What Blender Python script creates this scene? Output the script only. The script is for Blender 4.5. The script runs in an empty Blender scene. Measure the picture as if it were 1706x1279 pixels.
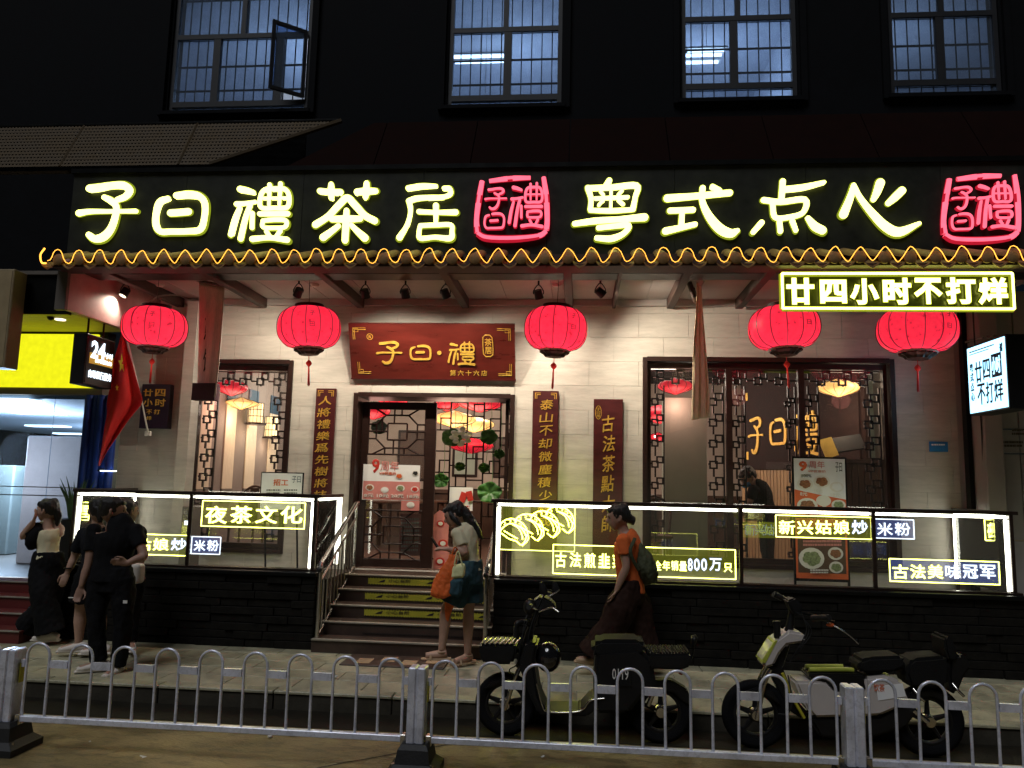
import bpy, bmesh, math, random
import numpy as np
from mathutils import Vector, Matrix, noise
random.seed(7)
S = bpy.context.scene
COL = S.collection
R = math.radians
# ------------------------------------------------------------------ camera
CAM = np.array([0, 0, 1.9]); YAW, PITCH, ROLL = R(5.1), R(7.3), R(1.3); FPX = 1290.
_f = np.array([-math.sin(YAW)*math.cos(PITCH), math.cos(YAW)*math.cos(PITCH), math.sin(PITCH)])
_r = np.array([math.cos(YAW), math.sin(YAW), 0.]); _u = np.cross(_r, _f)
_r, _u = math.cos(ROLL)*_r+math.sin(ROLL)*_u, -math.sin(ROLL)*_r+math.cos(ROLL)*_u
cd = bpy.data.cameras.new('camera'); cam = bpy.data.objects.new('camera', cd); COL.objects.link(cam)
cam.matrix_world = Matrix([[_r[i], _u[i], -_f[i], CAM[i]] for i in range(3)]+[[0, 0, 0, 1]])
cd.sensor_width = 36; cd.lens = 36*FPX/1706; cd.clip_end = 500; cd.clip_start = .05
S.camera = cam
# ------------------------------------------------------------------ world, night light
w = bpy.data.worlds.new('World'); S.world = w; w.use_nodes = True
nt = w.node_tree; bg = nt.nodes['Background']
sky = nt.nodes.new('ShaderNodeTexSky'); sky.sky_type = 'NISHITA'; sky.sun_disc = False
sky.sun_elevation = R(57); sky.sun_rotation = R(205)
nt.links.new(sky.outputs[0], bg.inputs[0]); bg.inputs[1].default_value = .0012
sd = bpy.data.lights.new('street_glow', 'SUN'); sd.energy = 1.1; sd.angle = R(26); sd.color = (.92, .95, 1.)
so = bpy.data.objects.new('street_glow', sd); COL.objects.link(so)
so.rotation_euler = Vector((-.22, -.50, .84)).to_track_quat('Z', 'Y').to_euler()
S.view_settings.view_transform = 'Standard'; S.view_settings.look = 'None'
S.view_settings.exposure = 0; S.view_settings.gamma = 1; S.view_settings.use_curve_mapping = False
S.render.engine = 'CYCLES'
cy = S.cycles; cy.use_denoising = True; cy.max_bounces = 7; cy.diffuse_bounces = 3; cy.glossy_bounces = 4
cy.transparent_max_bounces = 32; cy.sample_clamp_indirect = 4; cy.caustics_reflective = False; cy.caustics_refractive = False
cy.use_light_tree = True


def at(px, py, Y):
    """world point on the vertical plane y=Y that the photograph shows at pixel (px,py)"""
    d = _f+_r*(px-853)/FPX-_u*(py-639.5)/FPX
    p = CAM+d*(Y/d[1]); return Vector((float(p[0]), float(Y), float(p[2])))



def atz(px, py, z):
    """world point at height z that the photograph shows at pixel (px,py)"""
    d = _f+_r*(px-853)/FPX-_u*(py-639.5)/FPX
    return Vector(tuple(float(v) for v in CAM+d*((z-CAM[2])/d[2])))


# ------------------------------------------------------------------ materials
def hexlin(r, g, b):
    f = lambda c: ((c/255+.055)/1.055)**2.4 if c > 10 else c/255/12.92
    return (f(r), f(g), f(b))


def mat(name, col, rough=.6, metal=0, var=.15, scale=6, bump=0, bscale=60, emis=None, es=0, stretch=None, spec=.5, coat=0, trans=0, grime=0, gscale=25):
    m = bpy.data.materials.new(name); m.use_nodes = True
    n = m.node_tree.nodes; l = m.node_tree.links; b = n['Principled BSDF']
    tc = n.new('ShaderNodeTexCoord'); mp = n.new('ShaderNodeMapping'); l.new(tc.outputs['Object'], mp.inputs[0])
    if stretch: mp.inputs['Scale'].default_value = stretch
    no = n.new('ShaderNodeTexNoise'); no.inputs['Scale'].default_value = scale; no.inputs['Detail'].default_value = 6
    no.inputs['Roughness'].default_value = .65
    l.new(mp.outputs[0], no.inputs['Vector'])
    cr = n.new('ShaderNodeValToRGB'); e = cr.color_ramp.elements
    e[0].position = .3; e[1].position = .7
    e[0].color = (*[c*(1-var) for c in col], 1); e[1].color = (*[min(1, c*(1+var)) for c in col], 1)
    l.new(no.outputs[0], cr.inputs[0]); l.new(cr.outputs[0], b.inputs['Base Color'])
    if grime:     # blotches, speckle and streaks of dirt over the base colour
        out = cr.outputs[0]
        for sc_, lo_, hi_, amt in ((gscale*.12, .42, .62, grime), (gscale, .50, .60, grime*.55), (gscale*9, .52, .66, grime*.5)):
            g1 = n.new('ShaderNodeTexNoise'); g1.inputs['Scale'].default_value = sc_; g1.inputs['Detail'].default_value = 8; g1.inputs['Distortion'].default_value = .8; l.new(mp.outputs[0], g1.inputs['Vector'])
            r1 = n.new('ShaderNodeMapRange'); r1.inputs[1].default_value = lo_; r1.inputs[2].default_value = hi_; r1.inputs[3].default_value = 1; r1.inputs[4].default_value = 1-amt; l.new(g1.outputs[0], r1.inputs[0])
            vm = n.new('ShaderNodeVectorMath'); vm.operation = 'SCALE'; l.new(out, vm.inputs[0]); l.new(r1.outputs[0], vm.inputs['Scale']); out = vm.outputs[0]
        l.new(out, b.inputs['Base Color'])
    rr = n.new('ShaderNodeMapRange'); rr.inputs[3].default_value = max(.02, rough-.08); rr.inputs[4].default_value = min(1, rough+.12)
    l.new(no.outputs[0], rr.inputs[0]); l.new(rr.outputs[0], b.inputs['Roughness'])
    b.inputs['Metallic'].default_value = metal; b.inputs['Specular IOR Level'].default_value = spec
    if coat: b.inputs['Coat Weight'].default_value = coat; b.inputs['Coat Roughness'].default_value = .08
    if trans: b.inputs['Transmission Weight'].default_value = trans
    if bump:
        n2 = n.new('ShaderNodeTexNoise'); n2.inputs['Scale'].default_value = bscale; n2.inputs['Detail'].default_value = 5
        l.new(mp.outputs[0], n2.inputs['Vector'])
        bp = n.new('ShaderNodeBump'); bp.inputs['Strength'].default_value = bump; bp.inputs['Distance'].default_value = .01
        l.new(n2.outputs[0], bp.inputs['Height']); l.new(bp.outputs[0], b.inputs['Normal'])
    if emis:
        b.inputs['Emission Color'].default_value = (*emis, 1); b.inputs['Emission Strength'].default_value = es
    return m


def emat(name, col, s):
    m = bpy.data.materials.new(name); m.use_nodes = True
    n = m.node_tree.nodes; l = m.node_tree.links; n.clear()
    o = n.new('ShaderNodeOutputMaterial'); e = n.new('ShaderNodeEmission')
    tc = n.new('ShaderNodeTexCoord'); no = n.new('ShaderNodeTexNoise'); no.inputs['Scale'].default_value = 14
    l.new(tc.outputs['Object'], no.inputs['Vector'])
    mr = n.new('ShaderNodeMapRange'); mr.inputs[3].default_value = s*.85; mr.inputs[4].default_value = s*1.15
    l.new(no.outputs[0], mr.inputs[0]); l.new(mr.outputs[0], e.inputs[1])
    e.inputs[0].default_value = (*col, 1); l.new(e.outputs[0], o.inputs[0]); return m


def glass(name, tint=(1, 1, 1), rough=.01, film=0., filmcol=(.5, .5, .5), glow=None, gs=0):
    """clear pane: fresnel mirror over see-through, optional dirt film or edge-lit glow"""
    m = bpy.data.materials.new(name); m.use_nodes = True
    n = m.node_tree.nodes; l = m.node_tree.links; n.clear()
    o = n.new('ShaderNodeOutputMaterial'); t = n.new('ShaderNodeBsdfTransparent'); g = n.new('ShaderNodeBsdfGlossy')
    t.inputs[0].default_value = (*tint, 1); g.inputs['Roughness'].default_value = rough
    fr = n.new('ShaderNodeFresnel'); fr.inputs[0].default_value = 1.5
    mx = n.new('ShaderNodeMixShader'); l.new(fr.outputs[0], mx.inputs[0]); l.new(t.outputs[0], mx.inputs[1]); l.new(g.outputs[0], mx.inputs[2])
    last = mx
    if film:
        d = n.new('ShaderNodeBsdfDiffuse'); d.inputs[0].default_value = (*filmcol, 1)
        no = n.new('ShaderNodeTexNoise'); no.inputs['Scale'].default_value = 5; tc = n.new('ShaderNodeTexCoord'); l.new(tc.outputs['Object'], no.inputs['Vector'])
        mr = n.new('ShaderNodeMapRange'); mr.inputs[3].default_value = film*.5; mr.inputs[4].default_value = film*1.6; l.new(no.outputs[0], mr.inputs[0])
        m2 = n.new('ShaderNodeMixShader'); l.new(mr.outputs[0], m2.inputs[0]); l.new(last.outputs[0], m2.inputs[1]); l.new(d.outputs[0], m2.inputs[2]); last = m2
    if glow:
        e = n.new('ShaderNodeEmission'); e.inputs[0].default_value = (*glow, 1); e.inputs[1].default_value = gs
        a = n.new('ShaderNodeAddShader'); l.new(last.outputs[0], a.inputs[0]); l.new(e.outputs[0], a.inputs[1]); last = a
    l.new(last.outputs[0], o.inputs[0]); return m


def shade_lantern(name, col, s, spots=True):
    m = bpy.data.materials.new(name); m.use_nodes = True
    n = m.node_tree.nodes; l = m.node_tree.links; b = n['Principled BSDF']
    tc = n.new('ShaderNodeTexCoord'); no = n.new('ShaderNodeTexNoise'); no.inputs['Scale'].default_value = 22; no.inputs['Detail'].default_value = 2
    l.new(tc.outputs['Object'], no.inputs['Vector'])
    cr = n.new('ShaderNodeValToRGB'); e = cr.color_ramp.elements
    e[0].position = .30; e[0].color = (*[c*(.42 if spots else .8) for c in col], 1); e[1].position = .36; e[1].color = (*col, 1)
    x = cr.color_ramp.elements.new(.72); x.color = (*[min(1, c*1.08+.012) for c in col], 1)
    l.new(no.outputs[0], cr.inputs[0])
    b.inputs['Base Color'].default_value = (*col, 1); b.inputs['Roughness'].default_value = .45
    l.new(cr.outputs[0], b.inputs['Emission Color']); b.inputs['Emission Strength'].default_value = s
    if spots:      # lit from the bulb inside through the silk
        t = n.new('ShaderNodeBsdfTranslucent'); l.new(cr.outputs[0], t.inputs[0]); mx = n.new('ShaderNodeMixShader'); mx.inputs[0].default_value = .75
        l.new(b.outputs[0], mx.inputs[1]); l.new(t.outputs[0], mx.inputs[2]); l.new(mx.outputs[0], n['Material Output'].inputs[0])
    return m


M = dict(
    wall=mat('wall_tile_glaze', (.52, .49, .44), .42, var=.12, scale=2.5, bump=.12, bscale=30, stretch=(1, 1, 6), grime=.10, gscale=8),
    grout=mat('grout', (.36, .34, .31), .9),
    black=mat('black_panel', (.004, .0045, .0045), .35, spec=.2, var=.3),
    facade=mat('dark_facade', (.0045, .005, .0065), .8, spec=.1, var=.3, bump=.2),
    wood=mat('dark_wood', (.020, .008, .006), .4, spec=.3, var=.35, scale=5, stretch=(1, 1, 9), bump=.1),
    beam=mat('beam_wood', (.045, .022, .016), .6, var=.35, scale=5, stretch=(6, 1, 6), bump=.15),
    soffit=mat('soffit_board', (.40, .36, .34), .7, var=.15, scale=2),
    lacquer=mat('maroon_lacquer', (.075, .009, .006), .28, var=.3, scale=2.2, coat=.25, stretch=(1, 1, 5)),
    lacq2=mat('maroon_board', (.055, .007, .008), .38, var=.3, scale=4, stretch=(1, 1, 4)),
    gold=mat('gold_leaf', (.60, .37, .06), .38, metal=.35, var=.2, scale=30, bump=.1),
    slate=mat('stacked_slate', (.009, .008, .0065), .75, spec=.12, var=.5, scale=9, bump=.5, bscale=35),
    paver=mat('sidewalk_paver', (.40, .375, .25), .36, var=.22, scale=3.5, bump=.3, bscale=90, grime=.4, gscale=14),
    kerb=mat('kerb_stone', (.045, .04, .03), .8, spec=.1, var=.3, scale=5, bump=.3),
    road=mat('road_concrete', (.36, .27, .12), .36, var=.35, scale=1.6, bump=.7, bscale=90, grime=.62, gscale=16, stretch=(.4, 1, 1)),
    step=mat('step_tile', (.050, .030, .022), .4, var=.3, scale=8),
    nosing=mat('step_nosing', (.26, .23, .18), .4, var=.2),
    steel=mat('stainless_steel', (.62, .60, .56), .2, metal=1, var=.1),
    fence=mat('fence_enamel', (.80, .83, 1.0), .30, metal=.35, var=.06, scale=9, bump=.12, grime=.28, gscale=30),
    rubber=mat('black_rubber', (.008, .008, .009), .6, var=.3, bump=.2),
    frame=mat('bronze_frame', (.030, .017, .013), .35, metal=.3, var=.3),
    tileroof=mat('roof_clay', (.24, .14, .05), .6, var=.4, scale=14, bump=.4),
    tyre=mat('tyre', (.005, .005, .006), .75, spec=.1, var=.3, bump=.4, bscale=120),
    blackplastic=mat('black_plastic', (.005, .005, .006), .45, var=.3, spec=.35),
    seat=mat('seat_vinyl', (.005, .005, .005), .72, spec=.22, var=.3, bump=.3, bscale=90),
    whitepaint=mat('white_paint', (.48, .44, .42), .3, var=.06, coat=.4),
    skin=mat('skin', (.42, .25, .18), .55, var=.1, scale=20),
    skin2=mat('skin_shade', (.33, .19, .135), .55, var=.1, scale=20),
    hair=mat('black_hair', (.010, .008, .007), .42, var=.4, scale=40, stretch=(5, 5, .6), bump=.6, bscale=50),
    blackcloth=mat('black_cloth', (.007, .007, .008), .85, spec=.12, var=.3, bump=.3, bscale=40),
    greycloth=mat('charcoal_cloth', (.011, .011, .014), .85, spec=.12, var=.3, bump=.3, bscale=40),
    creamcloth=mat('cream_cloth', (.68, .62, .42), .85, spec=.12, var=.1, bump=.3, bscale=40),
    orangecloth=mat('orange_cloth', (.62, .13, .035), .85, spec=.12, var=.12, bump=.3, bscale=40),
    bluecloth=mat('denim', (.035, .075, .095), .85, spec=.12, var=.3, bump=.3, bscale=60),
    browncloth=mat('brown_cloth', (.022, .010, .007), .8, spec=.12, var=.3, bump=.3, bscale=30),
    shoe=mat('white_shoe', (.62, .56, .50), .6, var=.15),
    sandal=mat('tan_sandal', (.36, .24, .14), .6),
    orangebag=mat('orange_bag', (.72, .13, .02), .7, var=.15, bump=.3),
    tote=mat('pale_tote', (.78, .78, .42), .8, var=.12, bump=.3),
    olive=mat('olive_canvas', (.040, .045, .018), .8, var=.4, bump=.5, bscale=30),
    redcloth=mat('flag_red', (.50, .012, .012), .7, var=.08, bump=.1),
    yellowcloth=mat('flag_yellow', (.75, .55, .03), .7),
    bannercloth=mat('linen_banner', (.80, .64, .58), .85, var=.15, scale=12, stretch=(5, 1, 1), bump=.3),
    tancloth=mat('tan_banner', (.78, .62, .42), .85, var=.2, scale=10, stretch=(7, 1, 1), bump=.3),
    ink=mat('ink', (.012, .010, .009), .7), inkblue=mat('ink_blue', (.02, .06, .10), .6),
    white=mat('white_print', (.72, .70, .66), .6, var=.04), paper=mat('poster_paper', (.78, .79, .80), .5, var=.04),
    orange=mat('orange_print', (.65, .12, .03), .5, var=.1), red=mat('red_print', (.50, .03, .02), .5, var=.1),
    pink=mat('pink_print', (.60, .22, .20), .5, var=.1), food=mat('food_brown', (.25, .10, .04), .5, var=.6, scale=60),
    greenfood=mat('food_green', (.20, .25, .12), .5, var=.6, scale=50),
    yellowtape=mat('caution_yellow', (.42, .38, .03), .5, var=.2),
    roomwall=mat('inner_plaster', (.50, .43, .37), .8, var=.06), roomdark=mat('inner_dark_ceiling', (.035, .025, .022), .7),
    roomfloor=mat('inner_floor', (.10, .06, .045), .3), slatwood=mat('slat_wood', (.34, .21, .10), .5, var=.2, scale=3, stretch=(1, 1, .2)),
    counter=mat('counter_wood', (.075, .036, .020), .45, var=.3, scale=4, stretch=(1, 1, .2)), palewall=mat('pale_curtain', (.40, .46, .38), .8, var=.05),
    leafgreen=mat('lotus_leaf', (.07, .20, .05), .4, var=.4, scale=20), petal=mat('lotus_petal', (.92, .90, .88), .5),
    leaf=mat('plant_leaf', (.03, .07, .02), .5, var=.4), bankwall=mat('bank_wall', (.30, .36, .42), .6, var=.08),
    bankgrey=mat('bank_panel', (.13, .15, .14), .5, var=.15, scale=2), bluepanel=mat('blue_panel', (.008, .04, .26), .4, var=.25, scale=4, stretch=(5, 5, .3)),
    purpleboard=mat('dark_plum_board', (.020, .010, .024), .4), mesh=mat('perforated_gold', (.048, .027, .004), .65, metal=.3, var=.25),
    maroonroof=mat('maroon_awning', (.009, .003, .0022), .85, spec=.05, var=.2), greypanel=mat('grey_stone_panel', (.13, .115, .10), .5, var=.15, scale=2),
    redstep=mat('maroon_step', (.11, .016, .014), .45, var=.2), upwall=mat('upper_room_wall', (.62, .64, .70), .8, var=.05),
    bar=mat('dark_bar', (.012, .013, .017), .5), scroll=mat('silk_scroll', (.62, .55, .42), .8, var=.12, scale=8, stretch=(8, 8, 1)),
    limebar=mat('lime_trim', (.36, .40, .05), .35, coat=.3),
    signback=mat('sign_backboard', (.022, .024, .020), .45, var=.3, spec=.2),
    roomwall2=mat('inner_wall_taupe', (.20, .17, .15), .8, var=.08), boardmatte=mat('dark_board_matte', (.022, .010, .009), .7, spec=.2, var=.3), pier=mat('pier_stone', (.36, .34, .32), .5, var=.12, scale=2), Lglow=emat('neon_lime', (.90, 1., .06), 22),
    greyposter=mat('grey_poster', (.60, .47, .42), .6, var=.08),
    blueplate=mat('blue_plate', (.03, .22, .55), .4),
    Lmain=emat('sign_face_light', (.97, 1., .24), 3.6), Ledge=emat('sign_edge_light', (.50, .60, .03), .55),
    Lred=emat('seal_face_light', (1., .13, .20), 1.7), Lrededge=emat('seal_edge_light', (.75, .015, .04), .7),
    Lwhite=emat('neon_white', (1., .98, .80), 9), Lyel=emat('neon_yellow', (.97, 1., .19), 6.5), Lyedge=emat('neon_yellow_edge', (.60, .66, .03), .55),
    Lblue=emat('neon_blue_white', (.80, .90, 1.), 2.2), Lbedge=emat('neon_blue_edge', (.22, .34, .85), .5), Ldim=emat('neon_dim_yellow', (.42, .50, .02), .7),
    Lfairy=emat('fairy_rope', (1., .40, .05), 3.2), Ltube=emat('fluorescent_tube', (.80, .92, 1.), 9), Lpanel=emat('ceiling_panel', (.82, .93, 1.), 4.5),
    Lwarm=emat('warm_panel', (1., .90, .74), 7), Lyellow=emat('yellow_lightbox', (.95, .93, .012), .98), Lspot=emat('spot_lens', (1., .85, .6), 3),
    Lbox=emat('cyan_lightbox', (.38, .76, 1.), 2.7), Lbulb=emat('bulb', (1., .75, .6), 8),
    Llant=shade_lantern('red_lantern_silk', (.82, .026, .075), .40), Llant2=shade_lantern('red_lantern_inner', (.62, .012, .03), .75, False),
    Lyl=shade_lantern('cream_lantern', (.86, .52, .16), 1.0, False), Lcyl=shade_lantern('cage_lantern', (.95, .74, .38), 1.1, False),
    glass=glass('clear_glass', film=.028), shopglass=glass('shop_glass', film=.02), bankglass=glass('bank_glass', tint=(.78, .88, .97), film=.03, filmcol=(.5, .6, .7)),
    acrylic=glass('yellow_lit_acrylic', glow=(.55, .62, .01), gs=.07), acrylicb=glass('blue_lit_acrylic', glow=(.2, .3, .85), gs=.10),  # faint emission in the plates stands for the halo behind the words
    upglass=glass('upper_glass', tint=(.56, .66, .80), film=.12, filmcol=(.42, .5, .62)),
)


# ------------------------------------------------------------------ object helpers
def tag(o, label=None, cat=None, group=None, kind=None):
    for k, v in (('label', label), ('category', cat), ('group', group), ('kind', kind)):
        if v: o[k] = v
    return o


def thing(name, label, cat, loc=(0, 0, 0), group=None):
    o = bpy.data.objects.new(name, None); COL.objects.link(o); o.location = loc; o.empty_display_size = .1
    return tag(o, label, cat, group)


def adopt(o, parent):
    if parent is not None:
        o.parent = parent
        m = Matrix.Identity(4); q = parent
        while q is not None:
            m = Matrix.Translation(q.location) @ m if q.rotation_euler[:] == (0, 0, 0) else q.matrix_basis @ m
            if q.parent is not None: m = q.matrix_parent_inverse @ m
            q = q.parent
        o.matrix_parent_inverse = m.inverted()
    return o


def catmull(pts, n):
    pts = [np.array(p, float) for p in pts]
    if len(pts) < 3 or n < 2:
        out = []
        for a, b in zip(pts, pts[1:]):
            out += [a+(b-a)*k/max(1, n) for k in range(max(1, n))]
        return out+[pts[-1]]
    q = [2*pts[0]-pts[1]]+pts+[2*pts[-1]-pts[-2]]; out = []
    for i in range(1, len(q)-2):
        for k in range(n):
            t = k/n; a, b, c, d = q[i-1:i+3]
            out.append(.5*(2*b+(c-a)*t+(2*a-5*b+4*c-d)*t*t+(3*b-a-3*c+d)*t**3))
    return out+[pts[-1]]


class MB:
    def __init__(s): s.v = []; s.f = []; s.m = []; s.mi = 0; s.mats = []
    def use(s, m):
        if m not in s.mats: s.mats.append(m)
        s.mi = s.mats.index(m); return s
    def add(s, vs, fs):
        o = len(s.v); s.v += [tuple(map(float, v)) for v in vs]
        for f in fs: s.f.append(tuple(i+o for i in f)); s.m.append(s.mi)
        return s
    def box(s, a, b, rot=None, c=0.):
        a = Vector(a); b = Vector(b); lo = Vector([min(x, y) for x, y in zip(a, b)]); hi = Vector([max(x, y) for x, y in zip(a, b)])
        if c:
            bm = bmesh.new(); bmesh.ops.create_cube(bm, size=1)
            for v in bm.verts: v.co = Vector([lo[i]+(v.co[i]+.5)*(hi[i]-lo[i]) for i in range(3)])
            bmesh.ops.bevel(bm, geom=bm.edges[:], offset=c, segments=1, affect='EDGES')
            bm.verts.index_update(); vs = [v.co.copy() for v in bm.verts]; fs = [[v.index for v in f.verts] for f in bm.faces]; bm.free()
        else:
            vs = [Vector((x, y, z)) for x in (lo[0], hi[0]) for y in (lo[1], hi[1]) for z in (lo[2], hi[2])]
            fs = [(0, 1, 3, 2), (4, 6, 7, 5), (0, 4, 5, 1), (2, 3, 7, 6), (0, 2, 6, 4), (1, 5, 7, 3)]
        if rot: cc = (lo+hi)/2; vs = [cc+rot @ (v-cc) for v in vs]
        return s.add(vs, fs)
    def tube(s, pts, r, n=8, sm=1, caps=True, rb=None, hint=None, closed=False):
        """swept tube; r a number or list; rb the second half-axis; hint the direction of the first"""
        rs = r if isinstance(r, (list, tuple)) else [r]*len(pts)
        bs = rb if isinstance(rb, (list, tuple)) else ([rb]*len(pts) if rb else rs)
        P = catmull([(*p, a, b) for p, a, b in zip(pts, rs, bs)], sm) if sm > 1 else [np.array((*p, a, b), float) for p, a, b in zip(pts, rs, bs)]
        N = len(P); rings = []; ha = None
        for i, p in enumerate(P):
            q0 = P[(i-1) % N] if closed else P[max(i-1, 0)]; q1 = P[(i+1) % N] if closed else P[min(i+1, N-1)]
            t = Vector(q1[:3]-q0[:3])
            if t.length < 1e-9: t = Vector((0, 0, 1))
            t.normalize()
            a = Vector(hint) if hint is not None else (ha if ha is not None else (Vector((0, 0, 1)) if abs(t.z) < .9 else Vector((1, 0, 0))))
            a = a-t*a.dot(t)
            if a.length < 1e-6: a = t.orthogonal()
            a.normalize(); ha = a; b = t.cross(a)
            c = Vector(p[:3])
            rings.append([c+a*math.cos(2*math.pi*k/n)*max(p[3], 1e-4)+b*math.sin(2*math.pi*k/n)*max(p[4], 1e-4) for k in range(n)])
        vs = [v for g in rings for v in g]; fs = []
        for i in range(N if closed else N-1):
            j = (i+1) % N
            for k in range(n): fs.append((i*n+k, i*n+(k+1) % n, j*n+(k+1) % n, j*n+k))
        if caps and not closed: fs += [tuple(range(n))[::-1], tuple((N-1)*n+k for k in range(n))]
        return s.add(vs, fs)
    def lathe(s, c, prof, n=24, axis='z', lobes=0, amp=0):
        c = Vector(c); vs = []; fs = []
        for (r, z) in prof:
            for k in range(n):
                a = 2*math.pi*k/n; q = r*(1-amp*(1-abs(math.sin(a*lobes/2)))) if lobes else r
                x, y = q*math.cos(a), q*math.sin(a)
                vs.append(c+(Vector((x, y, z)) if axis == 'z' else Vector((x, z, y)) if axis == 'y' else Vector((z, x, y))))
        for i in range(len(prof)-1):
            for k in range(n): fs.append((i*n+k, i*n+(k+1) % n, (i+1)*n+(k+1) % n, (i+1)*n+k))
        return s.add(vs, fs)
    def ball(s, c, r, n=14):
        r = r if isinstance(r, (list, tuple)) else (r, r, r); c = Vector(c); vs = []; fs = []; h = n//2+1
        for i in range(h+1):
            th = math.pi*i/h
            for k in range(n):
                a = 2*math.pi*k/n; vs.append(c+Vector((r[0]*math.sin(th)*math.cos(a), r[1]*math.sin(th)*math.sin(a), r[2]*math.cos(th))))
        for i in range(h):
            for k in range(n): fs.append((i*n+k, (i+1)*n+k, (i+1)*n+(k+1) % n, i*n+(k+1) % n))
        return s.add(vs, fs)
    def prism(s, poly, y0, y1, c=0., seg=1):
        """outline given as (x,z) world points, thickness from y0 to y1"""
        bm = bmesh.new(); a = [bm.verts.new((p[0], y0, p[1])) for p in poly]
        f = bm.faces.new(a); r = bmesh.ops.extrude_face_region(bm, geom=[f])
        bmesh.ops.translate(bm, verts=[g for g in r['geom'] if isinstance(g, bmesh.types.BMVert)], vec=(0, y1-y0, 0))
        bmesh.ops.recalc_face_normals(bm, faces=bm.faces[:])
        if c: bmesh.ops.bevel(bm, geom=bm.edges[:], offset=c, segments=seg, affect='EDGES', clamp_overlap=True)
        bm.verts.index_update(); s.add([v.co.copy() for v in bm.verts], [[v.index for v in f.verts] for f in bm.faces]); bm.free(); return s
    def mesh(s, name, smooth=False):
        me = bpy.data.meshes.new(name); me.from_pydata(s.v, [], s.f)
        for m in s.mats: me.materials.append(m)
        me.polygons.foreach_set('material_index', s.m)
        bm = bmesh.new(); bm.from_mesh(me); bmesh.ops.recalc_face_normals(bm, faces=bm.faces[:]); bm.to_mesh(me); bm.free()
        if smooth:
            me.polygons.foreach_set('use_smooth', [True]*len(me.polygons)); me.set_sharp_from_angle(angle=R(smooth if smooth > 1 else 40))
        return me
    def build(s, name, m=None, parent=None, smooth=False):
        if m and not s.mats: s.mats = [m]
        o = bpy.data.objects.new(name, s.mesh(name, smooth)); COL.objects.link(o); return adopt(o, parent)


def copy_tree(o, parent=None):
    c = o.copy(); COL.objects.link(c); c.parent = parent
    for ch in o.children: copy_tree(ch, c)
    return c


def px(poly, Y): return [(at(x, y, Y).x, at(x, y, Y).z) for x, y in poly]


def box1(name, a, b, m, parent=None, c=0.): return MB().box(a, b, c=c).build(name, M[m], parent)


# ------------------------------------------------------------------ lettering
_tc = {}
def textmesh(s, offset, depth):
    k = (s, offset, depth)
    if k in _tc: return _tc[k]
    c = bpy.data.curves.new('lettering', 'FONT'); c.body = s; c.extrude = .01; c.bevel_depth = offset; c.bevel_resolution = 0; c.resolution_u = 2
    o = bpy.data.objects.new('lettering', c); me = bpy.data.meshes.new_from_object(o)
    co = np.empty(len(me.vertices)*3); me.vertices.foreach_get('co', co); co = co.reshape(-1, 3)
    if len(co): co[:, 2] *= depth/2/max(1e-6, np.abs(co[:, 2]).max())
    fs = [tuple(p.vertices) for p in me.polygons]
    bpy.data.objects.remove(o); bpy.data.curves.remove(c); bpy.data.meshes.remove(me)
    _tc[k] = (co, fs); return _tc[k]


def addtext(mb, s, P0, ux, uy, offset=0., depth=.01, keep=False):
    """fit the string into the box with lower-left P0 and edge vectors ux (along), uy (up)"""
    co, fs = textmesh(s, offset, depth)
    if len(co) == 0: return mb
    lo = co.min(0); hi = co.max(0); P0 = Vector(P0); ux = Vector(ux); uy = Vector(uy); n = ux.cross(uy).normalized()
    w = max(hi[0]-lo[0], 1e-6); h = max(hi[1]-lo[1], 1e-6)
    if '一' in s or keep: lo[1], h = -.12, 1.0
    A = (co[:, 0]-lo[0])/w; B = (co[:, 1]-lo[1])/h; D = co[:, 2]
    vs = [P0+ux*float(a)+uy*float(b)+n*float(d) for a, b, d in zip(A, B, D)]
    return mb.add(vs, fs)


def text(s, bx, Y, m, name='lettering', parent=None, offset=0., depth=.01, mb=None):
    """string fitted into pixel box bx on plane y=Y facing the street"""
    a = at(bx[0], bx[3], Y); b = at(bx[2], bx[3], Y); c = at(bx[0], bx[1], Y)
    z = (a.z+b.z)/2; own = mb is None; mb = mb or MB()
    addtext(mb, s, (a.x, Y, z), (b.x-a.x, 0, 0), (0, 0, c.z-a.z), offset, depth)
    return mb.build(name, m, parent) if own else mb


def vtext(chars, bx, Y, m, parent, offset=.015, depth=.012, wob=.0):
    """column of characters, each one its own raised piece"""
    x0, y0, x1, y1 = bx; n = len(chars); h = (y1-y0)/n
    for i, ch in enumerate(chars):
        k = .1*h; j = random.uniform(-1, 1)*wob
        xa, xb = (x0 if not isinstance(x0, tuple) else x0[0]), x1
        text(ch, (xa+j, y0+i*h+k, xb+j, y0+(i+1)*h-k), Y, m, 'character', parent, offset, depth)


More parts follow.
